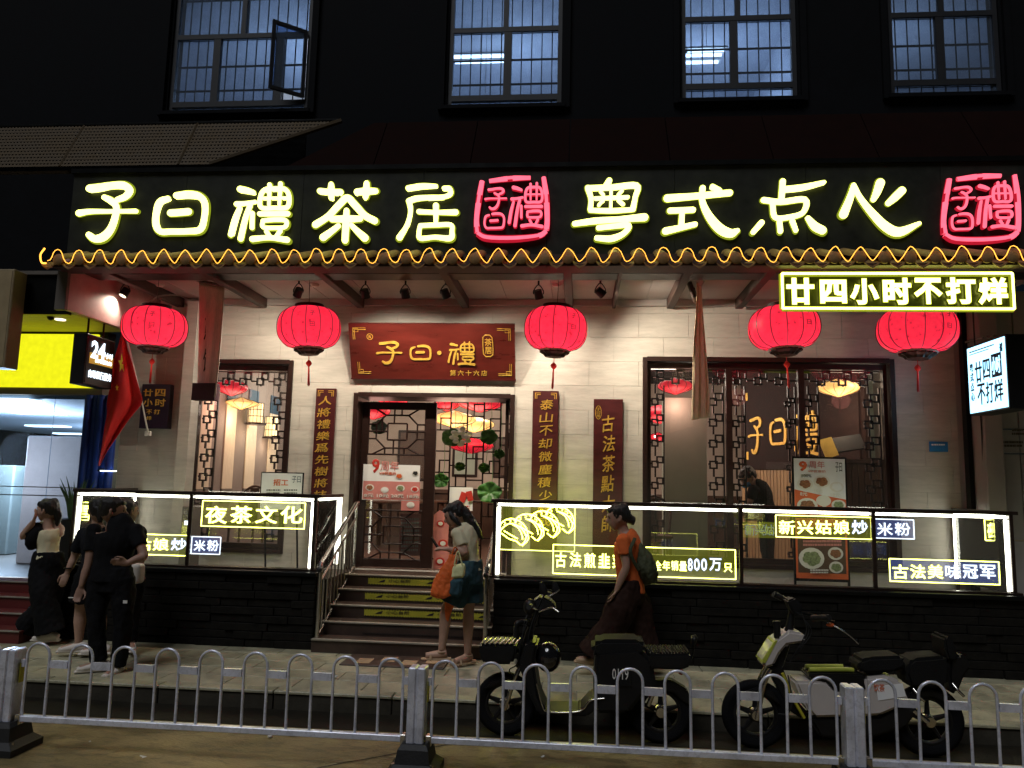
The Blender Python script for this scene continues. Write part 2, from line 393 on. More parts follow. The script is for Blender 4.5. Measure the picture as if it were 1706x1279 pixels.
# brush characters drawn stroke by stroke: lists of (x, y, radius)
G = {
 '子': [[(110,118,15),(150,114,15),(200,106,13),(250,107,15),(276,128,15),(262,152,13),(230,165,11)],[(175,155,11),(205,170,14),(228,195,12),(226,240,13),(212,285,15),(185,315,17),(150,322,14),(126,306,12)],[(76,218,13),(120,212,10),(200,212,8),(262,212,8),(310,212,9)]],
 '曰': [[(446,157,10),(412,172,13),(400,220,11),(404,265,12),(425,292,12),(470,293,12),(540,292,12),(590,284,13),(603,235,12),(600,180,13),(575,150,14),(530,142,15),(480,146,13)],[(462,217,14),(500,215,14),(535,212,14)]],
 '禮': [[(745,118,13),(775,124,12),(802,132,9)],[(735,180,11),(770,178,9),(812,172,8)],[(792,185,10),(776,240,11),(762,322,12)],[(748,195,8),(732,245,11),(720,305,11)],[(804,218,9),(806,278,9)],
        [(893,118,9),(850,122,9),(833,150,9),(838,195,9),(893,198,9),(946,195,9),(952,155,9),(935,122,9),(893,118,9)],[(868,102,9),(870,185,6)],[(913,98,9),(913,185,6)],[(838,157,5),(948,157,5)],
        [(835,222,10),(950,222,11)],[(850,250,8),(900,246,9),(944,250,9),(943,276,8),(895,280,8),(852,276,8),(850,250,8)],[(868,295,9),(880,310,8)],[(925,292,9),(912,312,8)],[(812,325,12),(880,320,10),(955,329,12)]],
 '茶': [[(1080,122,12),(1120,126,12),(1165,128,13)],[(1125,95,11),(1127,125,15),(1129,152,11)],[(1235,128,14),(1272,126,15),(1310,125,12)],[(1272,92,11),(1272,126,15),(1270,150,11)],[(1070,262,14),(1120,228,13),(1165,178,14),(1195,152,14),(1228,182,15),(1270,225,14),(1312,248,14)],[(1136,240,12),(1195,240,15),(1252,239,12)],[(1195,205,11),(1195,260,14),(1195,328,13)],[(1165,268,10),(1138,290,12),(1105,315,15)],[(1218,266,10),(1245,292,13),(1275,318,16)]],
 '居': [[(1455,114,11),(1510,106,11),(1568,106,7)],[(1600,116,9),(1622,118,10),(1626,140,10),(1600,152,9),(1540,154,10),(1490,158,12),(1460,168,12)],[(1462,170,12),(1467,215,8),(1455,270,9),(1428,318,13)],[(1502,212,10),(1570,216,9),(1650,216,12)],[(1570,188,12),(1572,262,8)],[(1510,270,9),(1570,268,9),(1632,268,9),(1638,292,9),(1632,322,12),(1570,318,9),(1512,322,10),(1506,296,9),(1510,270,9)]],
 '粤': [[(432,60,9),(418,78,7)],[(366,82,8),(440,80,8),(516,76,9),(512,112,8),(505,148,9)],[(366,82,9),(376,116,8),(374,148,8)],[(374,151,7),(440,153,8),(503,150,7)],[(388,114,5),(490,111,5)],[(438,92,5),(437,142,5)],[(405,94,5),(414,104,5)],[(472,92,5),(460,104,5)],[(414,120,5),(400,136,5)],[(460,120,5),(476,134,5)],[(326,192,8),(390,184,10),(460,180,9),(540,174,12)],[(400,205,8),(450,200,8),(492,198,9),(478,222,8),(440,238,10),(395,236,8)]],
 '式': [[(610,112,12),(700,106,10),(800,97,10)],[(618,150,9),(688,148,9)],[(655,150,8),(652,200,9)],[(604,212,11),(650,202,9),(694,192,8)],[(718,82,9),(716,120,9),(735,165,12),(768,205,15),(800,220,14),(822,212,7)],[(748,78,8),(768,90,9)]],
 '点': [[(968,64,9),(962,125,9)],[(970,88,9),(1030,82,9),(1094,68,6)],[(908,120,9),(960,126,9),(1034,120,9),(1028,158,8),(985,172,8),(942,172,8),(935,130,8)],[(900,188,9),(874,216,8)],[(955,186,8),(957,214,8)],[(994,184,8),(1004,212,7)],[(1042,176,8),(1062,200,13),(1084,212,13)]],
 '心': [[(1186,72,7),(1176,105,10),(1152,158,13)],[(1186,72,7),(1205,110,8),(1240,155,11),(1280,195,14),(1320,210,14),(1380,186,6)],[(1245,115,8),(1256,95,11),(1268,66,13)],[(1290,126,9),(1312,108,12),(1332,90,12)]],
}


def glyph(mb, ch, bx, Y, grow=1., depth=.05, tf=None):
    """draw brush character ch in pixel box bx on plane Y (or through tf(u,v))"""
    st = G[ch]; xs = [p[0]+s*p[2] for k in st for p in k for s in (-1, 1)]; ys = [p[1]+s*p[2] for k in st for p in k for s in (-1, 1)]
    x0, x1, y0, y1 = min(xs), max(xs), min(ys), max(ys)
    if tf is None:
        A = at(bx[0], bx[3], Y); B = at(bx[2], bx[3], Y); Cc = at(bx[0], bx[1], Y); W_ = B.x-A.x; H_ = Cc.z-A.z
        z0 = (A.z+B.z)/2
        tf = lambda u, v, d: Vector((A.x+u*W_, Y-d, z0+v*H_))
    else: W_, H_ = tf.size
    sc = (W_/(x1-x0)+H_/(y1-y0))/2
    for si, k in enumerate(st):
        P = catmull(k, 5); N = len(P); d = depth+si*.0007; loop = []
        U = [((p[0]-x0)/(x1-x0)*W_, (y1-p[1])/(y1-y0)*H_, p[2]*sc*grow) for p in P]
        L = []; Rr = []
        for i, (x, y, r) in enumerate(U):
            a = U[max(i-1, 0)]; b = U[min(i+1, N-1)]; dx, dy = b[0]-a[0], b[1]-a[1]; n = math.hypot(dx, dy) or 1
            L.append((x-dy/n*r, y+dx/n*r)); Rr.append((x+dy/n*r, y-dx/n*r))
        vs = []; fs = []
        def pt(q, dd): return tf(q[0]/W_, q[1]/H_, dd)
        for i in range(N): vs += [pt(L[i], d), pt(Rr[i], d), pt(L[i], 0), pt(Rr[i], 0)]
        for i in range(N-1):
            a = 4*i; b = a+4
            fs += [(a, b, b+1, a+1), (a, a+2, b+2, b), (a+1, b+1, b+3, a+3)]
        mb.add(vs, fs)
        for e, dr in ((0, 1), (N-1, -1)):   # round ends
            x, y, r = U[e]; q = U[e+dr] if 0 <= e+dr < N else U[e]; an = math.atan2(y-q[1], x-q[0]); m_ = 7; vv = []
            for j in range(m_+1):
                a_ = an-math.pi/2+math.pi*j/m_; vv.append((x+math.cos(a_)*r, y+math.sin(a_)*r))
            n_ = len(vv); mb.add([pt(v, d) for v in vv]+[pt(v, 0) for v in vv], [tuple(range(n_))]+[(j, j+1, n_+j+1, n_+j) for j in range(n_-1)])
    return mb


def printrows(bx, Y, m, rows, parent, name='printed_rows'):
    """print too small to read in the photograph: short dashes in rows"""
    rg = random.Random(int(bx[0]*7+bx[1])); mb = MB(); h = (bx[3]-bx[1])/rows
    for i in range(rows):
        x = bx[0]
        while x < bx[2]-1:
            w_ = min(rg.uniform(1.6, 4.2), bx[2]-x); y = bx[1]+i*h; a = at(x, y+h*.7, Y); b = at(x+w_, y+h*.1, Y); mb.box((a.x, Y-.0015, a.z), (b.x, Y+.0015, b.z)); x += w_+rg.uniform(.5, 1.2)
    return tag(mb.build(name, M[m], parent), kind='stuff')


def spot(name, loc, target, energy, angle, col=(1, .87, .68), blend=1.0, size=.03):
    l = bpy.data.lights.new(name, 'SPOT'); l.energy = energy; l.spot_size = R(angle); l.spot_blend = blend; l.color = col; l.shadow_soft_size = size
    o = bpy.data.objects.new(name, l); COL.objects.link(o); o.location = loc
    o.rotation_euler = (Vector(loc)-Vector(target)).to_track_quat('Z', 'Y').to_euler(); return o


def point(name, loc, energy, col=(1, .75, .5), size=.08):
    l = bpy.data.lights.new(name, 'POINT'); l.energy = energy; l.color = col; l.shadow_soft_size = size
    o = bpy.data.objects.new(name, l); COL.objects.link(o); o.location = loc; return o


# ================================================================== ground
WY = 9.4        # store wall plane
TY = 8.05       # terrace front
LZ = .82        # landing height
SZ = .15        # sidewalk height
road = tag(MB().add([(-60, -60, 0), (60, -60, 0), (60, 60, 0), (-60, 60, 0)], [(0, 1, 2, 3)]).build('road', M['road']), kind='structure')
gut = tag(MB().box((-20, 6.08, -.02), (20, 6.50, .004)).build('gutter', mat('gutter_asphalt', (.014, .012, .008), .7, var=.4, spec=.15, bump=.4)), kind='structure')  # darker strip of road along the kerb
mj = MB()
for x0, y0, x1, y1 in ((-3.1, 4.2, -.9, 5.9), (-6.5, 4.62, 6, 4.55), (-.9, 5.9, -.82, 6.07), (2.2, 3.9, 3.6, 5.6)):
    d = Vector((x1-x0, y1-y0, 0)); n = Vector((-d.y, d.x, 0)).normalized()*.006; N = 24; vs = []
    for i in range(N+1):
        p = Vector((x0, y0, .004))+d*i/N+n*random.uniform(-1.2, 1.2); vs += [p+n, p-n]
    mj.add(vs, [(2*i, 2*i+1, 2*i+3, 2*i+2) for i in range(N)])
tag(mj.build('road_joint', mat('tar_joint', (.02, .017, .012), .8)), kind='structure')
sw = tag(MB().box((-20, 6.62, .01), (20, WY-.02, SZ-.012)).build('sidewalk', M['grout']), kind='structure')
pm = {}
for j, yy in enumerate((6.632, 6.932, 7.232, 7.532, 7.832)):
    x = -8.4+(.3 if j % 2 else 0)
    while x < 6.6:
        k = random.randrange(3)
        if k not in pm: pm[k] = MB().box((0, 0, 0), (.593, .292, .016), c=.003).mesh('paver')
        o = bpy.data.objects.new('paver', pm[k]); COL.objects.link(o); o.location = (x, yy, SZ-.016+random.uniform(-.0015, .0015)); o.parent = sw
        pm[k].materials.clear() if not pm[k].materials else None
        if not pm[k].materials: pm[k].materials.append([M['paver'], mat('sidewalk_paver_b', (.365, .345, .23), .38, var=.25, scale=4, bump=.25, bscale=90, grime=.45, gscale=12), mat('sidewalk_paver_c', (.43, .40, .27), .40, var=.25, scale=4, bump=.25, bscale=90, grime=.4, gscale=16)][k])
        x += .6
kb = tag(MB().box((-20, 6.52, -.1), (20, 6.618, SZ-.03)).build('kerb', M['kerb']), kind='structure')
km = MB().box((0, 0, 0), (.99, .125, .132), c=.004).mesh('kerbstone'); km.materials.append(M['kerb'])
kc = MB().box((0, -.012, .133), (.992, .130, .160), c=.006).mesh('kerb_cap'); kc.materials.append(M['paver'])
for i in range(16):
    o = bpy.data.objects.new('kerbstone', km); COL.objects.link(o); o.location = (-8.5+i, 6.5, SZ-.158+random.uniform(-.002, .002)); o.parent = kb; q = bpy.data.objects.new('kerb_cap', kc); COL.objects.link(q); q.location = o.location; q.parent = kb

# ================================================================== the restaurant building
BL = thing('restaurant_building', 'dark multi-storey building with lit tea restaurant on its ground floor', 'building', (0, 0, 0))
WX0, WX1 = -5.9, 4.37
OPEN = []       # (x0,x1,z0,z1) openings in the store wall
def opening(x0, y0, x1, y1):
    a = at(x0, y0, WY); b = at(x1, y1, WY); OPEN.append((a.x, b.x, b.z, a.z)); return OPEN[-1]
dl, dr = at(592, 655, WY).x, at(857, 655, WY).x; dt = at(720, 656, WY).z
OPEN.append((dl, dr, LZ, dt))
wl = (at(321, 600, WY).x, at(489, 600, WY).x, .98, at(400, 600, WY).z); OPEN.append(wl)
wr = (at(1072, 600, WY).x, at(1487, 600, WY).x, .98, at(1280, 597, WY).z); OPEN.append(wr)


def cut(rects, holes):
    for h in holes:
        out = []
        for (x0, x1, z0, z1) in rects:
            if h[0] >= x1 or h[1] <= x0 or h[2] >= z1 or h[3] <= z0: out.append((x0, x1, z0, z1)); continue
            if x0 < h[0]: out.append((x0, h[0], z0, z1))
            if h[1] < x1: out.append((h[1], x1, z0, z1))
            a, b = max(x0, h[0]), min(x1, h[1])
            if z0 < h[2]: out.append((a, b, z0, h[2]))
            if h[3] < z1: out.append((a, b, h[3], z1))
        rects = out
    return rects


wallb = MB()
for (x0, x1, z0, z1) in cut([(WX0, WX1, 0, 4.3)], OPEN): wallb.box((x0, WY+.012, z0), (x1, WY+.16, z1))
wall = wallb.build('wall', M['grout'], BL)
zz = LZ-.12; row = 0
while zz < 4.18:
    x = WX0-(.3 if row % 2 else 0)
    while x < WX1:
        for (a, b, c, d) in cut([(max(x, WX0)+.0015, min(x+.6, WX1)-.0015, zz+.0015, min(zz+.3, 4.2)-.0015)], OPEN):
            if b-a > .02 and d-c > .02:
                o = MB().box((a, WY+random.uniform(-.0012, .0012), c), (b, WY+.012, d)).build('wall_tile', M['wall'], wall)
        x += .6
    zz += .3; row += 1
# corner column by the flag, dark jamb by the bank and grey pier on the right
box1('pillar', (-4.97, 9.2, LZ), (-4.82, WY-.004, 4.1), 'wall', BL, .004)
for (a, b, m) in ((4.44, 4.64, 'pier'),):
    box1('pier', (a, 8.95, .15), (b, WY+.3, 4.3), m, BL, .01)
box1('pier_return', (4.37, 9.42, .15), (4.66, 9.6, 4.3), 'pier', BL)
box1('dark_pipe', (4.38, 9.2, .15), (4.43, 9.3, 4.0), 'black', BL)
for i, (x0, x1) in enumerate(((4.66, 4.86), (4.865, 5.62), (5.625, 6.3), (6.305, 7.1))):
    for j, (z0, z1) in enumerate(((.15, 1.4), (1.41, 2.35), (2.36, 2.62), (2.63, 2.9), (2.91, 3.15), (3.16, 4.2))):
        box1('stone_panel', (x0, 9.05, z0), (x1-.008, 9.12, z1-.008), 'pier', BL, .004)
M['engraving'] = mat('engraved_lettering', (.10, .085, .06), .4)
for b in ((1686, 714, 1706, 726), (1662, 734, 1704, 746)): printrows(b, 9.046, 'engraving', 2, BL, 'engraved_lettering')
# reveals around the openings
for (x0, x1, z0, z1), d in zip(OPEN, (.5, .2, .2)):
    f = MB(); t = .045
    f.box((x0-t*.2, WY-.03, z0), (x0+t, WY+d, z1)).box((x1-t, WY-.03, z0), (x1+t*.2, WY+d, z1)).box((x0+t, WY-.03, z1-t), (x1-t, WY+d, z1+t*.2))
    if z0 > .9: f.box((x0+t, WY-.03, z0), (x1-t, WY+d, z0+t))
    f.build('opening_frame', M['wood'], BL)


def lattice(x0, x1, z0, z1, Y, unit, b=.019, d=.03, horiz=False):
    """interlocking square fretwork between two borders"""
    mb = MB(); W_ = (x1-x0) if not horiz else (z1-z0); L_ = (z1-z0) if not horiz else (x1-x0)
    n = max(1, round(L_/unit)); u = L_/n
    def bar(a0, a1, c0, c1):
        if horiz: mb.box((x0+c0, Y-d/2, z0+a0), (x0+c1, Y+d/2, z0+a1))
        else: mb.box((x0+a0, Y-d/2, z0+c0), (x0+a1, Y+d/2, z0+c1))
    bar(W_-b*.8, W_, 0, L_)
    for i in range(n):
        c = i*u; S_ = min(.52*W_, .5*u)
        for a0, q0 in ((W_*.05, c+u*.05), (W_*.40, c+u*.05+S_*.62)):
            a1, q1 = a0+S_, q0+S_
            bar(a0, a1, q0, q0+b); bar(a0, a1, q1-b, q1); bar(a0, a0+b, q0, q1); bar(a1-b, a1, q0, q1)
        bar(0, W_*.05, c+u*.05+S_*.5, c+u*.05+S_*.5+b); bar(W_*.40+S_, W_, c+u*.05+S_*1.1, c+u*.05+S_*1.1+b)
        bar(W_*.28, W_*.28+b, c+u*.05+S_*1.62, c+u*1.05)
    return mb


def store_window(rect, mull, strips, label):
    x0, x1, z0, z1 = rect; Y = WY+.10
    wn = thing('shop_window', None, None, ((x0+x1)/2, Y, z0)); adopt(wn, BL); wn['label'] = label
    f = MB(); t = .05
    for a, b in [(x0+t, x0+t*1.9), (x1-t*1.9, x1-t)]+[(m-.035, m+.035) for m in mull]: f.box((a, Y-.035, z0+t), (b, Y+.035, z1-t))
    f.box((x0+t, Y-.034, z1-t*2.4), (x1-t, Y+.034, z1-t)).box((x0+t, Y-.034, z0+t), (x1-t, Y+.034, z0+t*2.2))
    f.build('frame', M['wood'], wn)
    ed = [x0+t*1.9]+[v for m in mull for v in (m-.035, m+.035)]+[x1-t*1.9]
    for a, b in zip(ed[::2], ed[1::2]): MB().box((a, Y+.004, z0+t*2.2), (b, Y+.012, z1-t*2.4)).build('pane', M['shopglass'], wn)
    for (a, b) in strips: lattice(a, b, z0+t*2.2, z1-t*2.4-.2, Y+.075, .25).build('lattice_strip', M['wood'], wn)
    lattice(x0+t*1.9, x1-t*1.9, z1-t*2.4-.19, z1-t*2.4, Y+.075, .24, horiz=True).build('lattice_strip', M['wood'], wn)
    return wn


X = lambda p, Y=WY+.15: at(p, 700, Y).x
store_window(wl, [], [(wl[0]+.10, wl[0]+.30), (wl[1]-.30, wl[1]-.10)], 'left shop window with fretwork borders')
store_window(wr, [X(1213), X(1333)], [(wr[0]+.10, wr[0]+.27), (X(1180), X(1207)), (X(1219), X(1243)), (X(1308), X(1327)), (X(1339), X(1366)), (wr[1]-.30, wr[1]-.10)], 'wide right shop window in three bays with fretwork')

# ------------------------------------------------------------------ sliding door
DR = thing('sliding_door', None, None, (dl, WY, LZ)); adopt(DR, BL); DR['label'] = 'brown sliding door leaf with octagon fretwork'
DY = WY+.22; lx0, lx1 = dl+.05, at(724, 800, DY).x
def leaf(x0, x1, Y, parent, t=.085):
    f = MB(); z0, z1 = LZ+.02, dt-.09
    f.box((x0, Y-.03, z0), (x0+t, Y+.03, z1), c=.004).box((x1-t*1.6, Y-.03, z0), (x1, Y+.03, z1), c=.004)
    f.box((x0+t, Y-.029, z1-t), (x1-t*1.6, Y+.029, z1)).box((x0+t, Y-.029, z0), (x1-t*1.6, Y+.029, z0+t*1.1))
    f.build('leaf_frame', M['wood'], parent)
    MB().box((x0+t, Y-.004, z0+t*1.1), (x1-t*1.6, Y+.004, z1-t)).build('pane', M['shopglass'], parent)
    return x0+t, x1-t*1.6, z0+t*1.1, z1-t
a0, a1, b0, b1 = leaf(lx0, lx1, DY, DR)
def octagon(x0, x1, z0, z1, Y, parent):
    mb = MB(); t = .0085; cx_, cz = (x0+x1)/2, (z0+z1)/2; W_, H_ = x1-x0, z1-z0
    def seg(p, q): mb.tube([(x0+p[0]*W_, Y, z0+p[1]*H_), (x0+q[0]*W_, Y, z0+q[1]*H_)], t*1.25, n=4)
    P = [(.0, 1), (1, 1), (1, 0), (0, 0)]
    for i in range(4): seg(P[i], P[(i+1) % 4])
    O = [(.30, .86), (.70, .86), (.86, .66), (.86, .34), (.70, .14), (.30, .14), (.14, .34), (.14, .66)]
    for i in range(8): seg(O[i], O[(i+1) % 8])
    Q = [(.34, .68), (.68, .68), (.68, .32), (.34, .32)]
    for i in range(4): seg(Q[i], Q[(i+1) % 4])
    for p, q in (((.45, .68), (.45, 1)), ((.58, .86), (.58, 1)), ((.45, .32), (.45, 0)), ((.64, .14), (.64, 0)), ((.34, .5), (0, .5)), ((.68, .5), (1, .5)), ((.86, .66), (1, .66)), ((.14, .34), (0, .34)),
                 ((.14, .66), (0, .66)), ((.86, .34), (1, .34)), ((.30, .86), (.12, 1)), ((.70, .86), (.88, 1)), ((.30, .14), (.08, 0)), ((.70, .14), (.92, 0)), ((.30, .14), (.30, 0)), ((.24, .5), (.24, .8))): seg(p, q)
    return mb.build('fretwork', M['wood'], parent)
octagon(a0, a1, at(650, 757, DY).z, b1, DY-.02, DR); octagon(a0, a1, b0, at(650, 850, DY).z, DY-.02, DR)
# door posters on the glass
def disc(mb, c, r, d, n=18, e=.8):
    vs = [(c.x+r*math.cos(a), c.y, c.z+r*e*math.sin(a)) for a in [2*math.pi*i/n for i in range(n)]]
    vs2 = [(v[0], v[1]-d, v[2]) for v in vs]
    return mb.add(vs+vs2, [tuple(range(n, 2*n))]+[(i, (i+1) % n, n+(i+1) % n, n+i) for i in range(n)])
def rect(mb, bx, Y, d=.003):
    a = at(bx[0], bx[3], Y); b = at(bx[2], bx[1], Y); return mb.box((a.x, Y-d, a.z), (b.x, Y, b.z))
def dish(x, y, r, Y, parent, m='food', e=.75):
    c = at(x, y, Y); mb = MB(); mb.use(M['white']); disc(mb, c, r, .003, e=e)
    mb.use(M[m]); c2 = c.copy(); c2.y -= .003
    for i in range(6):
        a = i*2.4; q = Vector((c2.x+math.cos(a)*r*.35, c2.y, c2.z+math.sin(a)*r*.3)); disc(mb, q, r*.38, .002+i*.0006, n=9, e=e)
    return mb.build('printed_dish', None, parent)
PO = tag(rect(MB(), (603, 775, 700, 832), DY-.05, .004).build('door_poster', M['paper']), 'white and red ninth anniversary food poster on the closed door leaf', 'poster')
PO2 = MB().use(M['pink']); rect(PO2, (604, 803, 700, 831), DY-.0545, .002); PO2.build('printed_band', None, PO)
text('9', (619, 764, 632, 788), DY-.058, M['red'], 'printed_figure', PO, offset=.03)
text('周年', (634, 768, 664, 784), DY-.058, M['pink'], 'lettering', PO, offset=.01)
text('VIP优惠价', (632, 786, 660, 791), DY-.058, M['orange'], 'lettering', PO)
for x, y, r, m in ((665, 793, .05, 'orange'), (692, 788, .045, 'ink'), (616, 812, .055, 'food'), (641, 816, .05, 'paper'), (667, 813, .055, 'greenfood'), (691, 815, .05, 'red')): dish(x, y, r, DY-.057, PO, m)
text('8元 10元 20元 18元', (606, 823, 698, 829), DY-.060, M['white'], 'lettering', PO, offset=.02)
PO3 = tag(rect(MB(), (668, 832, 699, 850), DY-.05).build('door_poster', M['pink']), 'small pink menu poster below the anniversary poster on the door', 'poster'); dish(684, 841, .05, DY-.055, PO3, 'white')
PO4 = tag(rect(MB(), (664, 856, 702, 925), DY+.04).build('door_poster', M['pink']), 'tall faded pink poster behind the lower door fretwork', 'poster')
printrows((668, 862, 698, 920), DY+.034, 'white', 9, PO4)
# open half: inner lattice screen further in, side leaf on the right, lotus leaves hung on it
SC = thing('lattice_screen', 'dark fretwork screen inside the open half of the doorway', 'screen', (at(780, 800, 10.9).x, 10.9, LZ))
sx0, sx1 = at(724, 700, 10.9).x, at(862, 700, 10.9).x
mb = MB(); z0, z1 = LZ, at(780, 664, 10.9).z+.2; t = .011; nx = 5; rng = random.Random(3)
for i in range(nx+1): xx = sx0+(sx1-sx0)*i/nx; mb.box((xx-t, 10.89, z0), (xx+t, 10.91, z1))
u = (sx1-sx0)/nx
for i in range(nx):
    z = z0+.1*i; k = i
    while z < z1-.1:
        k += 1
        mb.box((sx0+u*i+t, 10.892, z), (sx0+u*(i+1)-t, 10.908, z+.02))
        if k % 2: mb.box((sx0+u*i+u*.35, 10.893, z+.02), (sx0+u*i+u*.35+.02, 10.907, z+.19)); mb.box((sx0+u*i+u*.35, 10.894, z+.17), (sx0+u*(i+1)-t, 10.906, z+.19))
        z += .30
mb.build('fretwork', M['wood'], SC)
SL = thing('side_door_leaf', None, None, (dr-.08, WY+.2, LZ)); adopt(SL, BL)
mb = MB(); xx = dr-.10
mb.box((xx-.02, WY+.18, LZ), (xx+.02, WY+.24, dt-.05)).box((xx-.02, WY+.98, LZ), (xx+.02, WY+1.04, dt-.05)).box((xx-.019, WY+.24, dt-.12), (xx+.019, WY+.98, dt-.05))
for k in range(9): z = LZ+.2+k*.22; mb.box((xx-.01, WY+.24, z), (xx+.01, WY+.98, z+.02)); mb.box((xx-.01, WY+.45+.2*(k % 2), z+.02), (xx+.01, WY+.47+.2*(k % 2), z+.2))
mb.build('leaf_frame', M['wood'], SL)
LOT = [(633, 712, 5, .09, 'green lotus leaf hanging behind the upper door fretwork'), (754, 729, 5.5, .12, 'large lotus leaf with a white flower, hung in the doorway'), (815, 728, 3, .10, 'bright green lotus leaf hanging right of the white lotus flower'),
       (832, 756, 2, .065, 'small lotus leaf hanging at the right edge of the doorway'), (767, 777, 2, .06, 'small lotus leaf hanging low left of the screen centre'), (807, 779, 2, .065, 'small lotus leaf hanging low right of the screen centre'),
       (735, 800, 2, .09, 'dark lotus leaf beside the closed door leaf edge'), (816, 820, 2, .13, 'big dark lotus leaf above the terrace corner by the doorway')]
for i, (x, y, _, r, lab) in enumerate(LOT):
    r *= 1.22; Y = 10.6 if i in (1, 2, 3, 4, 5) else 10.0; c = at(x, y, Y); mb = MB(); n = 28; vs = [c+Vector((0, .03, 0))]; K = 5
    for j in range(1, K+1):
        for k in range(n):
            a = 2*math.pi*k/n; q = r*j/K*(1+.05*math.sin(5*a+i)); vs.append(c+Vector((q*math.cos(a), -.05*(j/K)**2+.03*math.sin(7*a)*(j/K)**2, q*math.sin(a)*.85)))
    fs = [(0, 1+k, 1+(k+1) % n) for k in range(n)]
    for j in range(K-1): fs += [(1+j*n+k, 1+j*n+(k+1) % n, 1+(j+1)*n+(k+1) % n, 1+(j+1)*n+k) for k in range(n)]
    mb.add(vs, fs)
    L = thing('lotus_leaf', lab, 'lotus leaf', tuple(c)); o = mb.build('leaf_blade', M['leafgreen'], L, smooth=60)
    so_ = o.modifiers.new('s', 'SOLIDIFY'); so_.thickness = .006
    MB().tube([c+Vector((0, .03, 0)), c+Vector((.02, .1, .2)), c+Vector((0, .15, .6))], .004, n=5, sm=3).build('stem', M['leafgreen'], L)
    if i == 1:
        mb = MB(); q = at(766, 727, Y-.12)
        for k in range(14):
            a = k*2.4; e = .05+.03*(k % 3); mb.ball(q+Vector((math.cos(a)*e*1.3, -.03*(k % 2), math.sin(a)*e)), (.045, .018, .03), 8)
        mb.build('flower', M['petal'], L, smooth=60)

# ================================================================== restaurant interior (real room behind the front)
RM = thing('interior_room', None, None, (0, 12, LZ)); RM['kind'] = 'structure'
RY = 15.2
box1('inner_floor', (-5.85, WY+.16, LZ-.1), (4.24, RY, LZ), 'roomfloor', RM)
box1('inner_ceiling', (-5.85, WY+.16, 3.95), (4.24, RY, 4.05), 'roomdark', RM)
box1('inner_wall', (-5.95, WY+.165, LZ), (-5.85, RY, 3.95), 'roomwall', RM)
box1('inner_wall', (4.24, WY+.165, LZ), (4.34, RY, 3.95), 'roomwall', RM)
box1('inner_wall', (-5.85, RY, LZ), (4.24, RY+.1, 3.95), 'roomwall', RM)
for i, yy in enumerate((10.3, 11.1, 11.9, 12.7, 13.5, 14.3)): box1('ceiling_beam', (-5.85, yy, 3.80), (4.24, yy+.12, 3.949), 'wood', RM)
# partition with slatted timber and the gilt board, angled into the room
pa, pb = at(1238, 800, 12.6), at(1445, 800, 10.9); pa.z = pb.z = 0
dv = (pb-pa).normalized(); nv = Vector((dv.y, -dv.x, 0))
def on_part(u, z, d): return pa+dv*u+nv*d+Vector((0, 0, z))
def pbox(name, u0, u1, z0, z1, d0, d1, m, parent):
    vs = [on_part(u, z, d) for u in (u0, u1) for d in (d0, d1) for z in (z0, z1)]
    return MB().add(vs, [(0, 1, 3, 2), (4, 6, 7, 5), (0, 4, 5, 1), (2, 3, 7, 6), (0, 2, 6, 4), (1, 5, 7, 3)]).build(name, M[m], parent)
PL = (pb-pa).length
pbox('partition', 0, PL, LZ, 3.949, -.1, 0, 'boardmatte', RM)
nS = 34
for i in range(nS): pbox('slat', PL*.98*i/nS+.005, PL*.98*(i+1)/nS-.005, LZ, 2.19, .002, .03, 'slatwood', RM)
GB = thing('gilt_name_board', 'large dark board with gold shop name on the inside partition', 'board', tuple(on_part(.9, 2.2, 0)))
pbox('board_panel', .02, PL*.97, 2.2, 3.65, .002, .05, 'boardmatte', GB)
class TF: pass
for ch, u0, u1, z0, z1 in (('子', .20, .52, 2.42, 3.02), ('曰', .66, 1.0, 2.55, 2.98), ('禮', 1.16, 1.62, 2.38, 3.05)):
    u0, u1 = u0*PL/2.4, u1*PL/2.4
    def tf(a, b, d, u0=u0, u1=u1, z0=z0, z1=z1): return on_part(u0+(u1-u0)*a, z0+(z1-z0)*b, .052+d)
    tf.size = (u1-u0, z1-z0); glyph(MB(), ch, None, 0, .9, .02, tf).build('gold_character', M['gold'], GB)
for (u, z, s) in ((.1, 3.4, 1), (.1, 2.35, -1)):
    for k in range(3): pbox('corner_fret', u+.02*k, u+.025+.02*k, z-.12*s if s > 0 else z, z if s > 0 else z+.12, .052, .058, 'gold', GB)
for i, (x0, x1, z0, z1, m) in enumerate(((-3.6, -2.9, 1.9, 2.9, 'counter'), (-2.5, -2.0, 2.0, 2.7, 'palewall'), (-1.7, -1.2, 2.0, 2.8, 'counter'), (-.9, -.3, 1.9, 2.8, 'lacquer'))):
    pf = thing('framed_picture', ['dark framed picture on the far wall, left end', 'pale framed picture on the far wall', 'dark framed picture on the far wall seen past the door leaf', 'red framed picture on the far wall seen through the open doorway'][i], 'picture', ((x0+x1)/2, RY, z0))
    MB().box((x0, RY-.04, z0), (x1, RY-.002, z1), c=.01).build('frame', M['wood'], pf); MB().box((x0+.05, RY-.046, z0+.05), (x1-.05, RY-.041, z1-.05)).build('picture_sheet', M[m], pf)
for i in range(14): MB().box((-5.0+i*.62, RY-.03, LZ), (-5.0+i*.62+.61, RY-.002, 1.75), c=.006).build('wainscot_panel', M['counter'], RM)
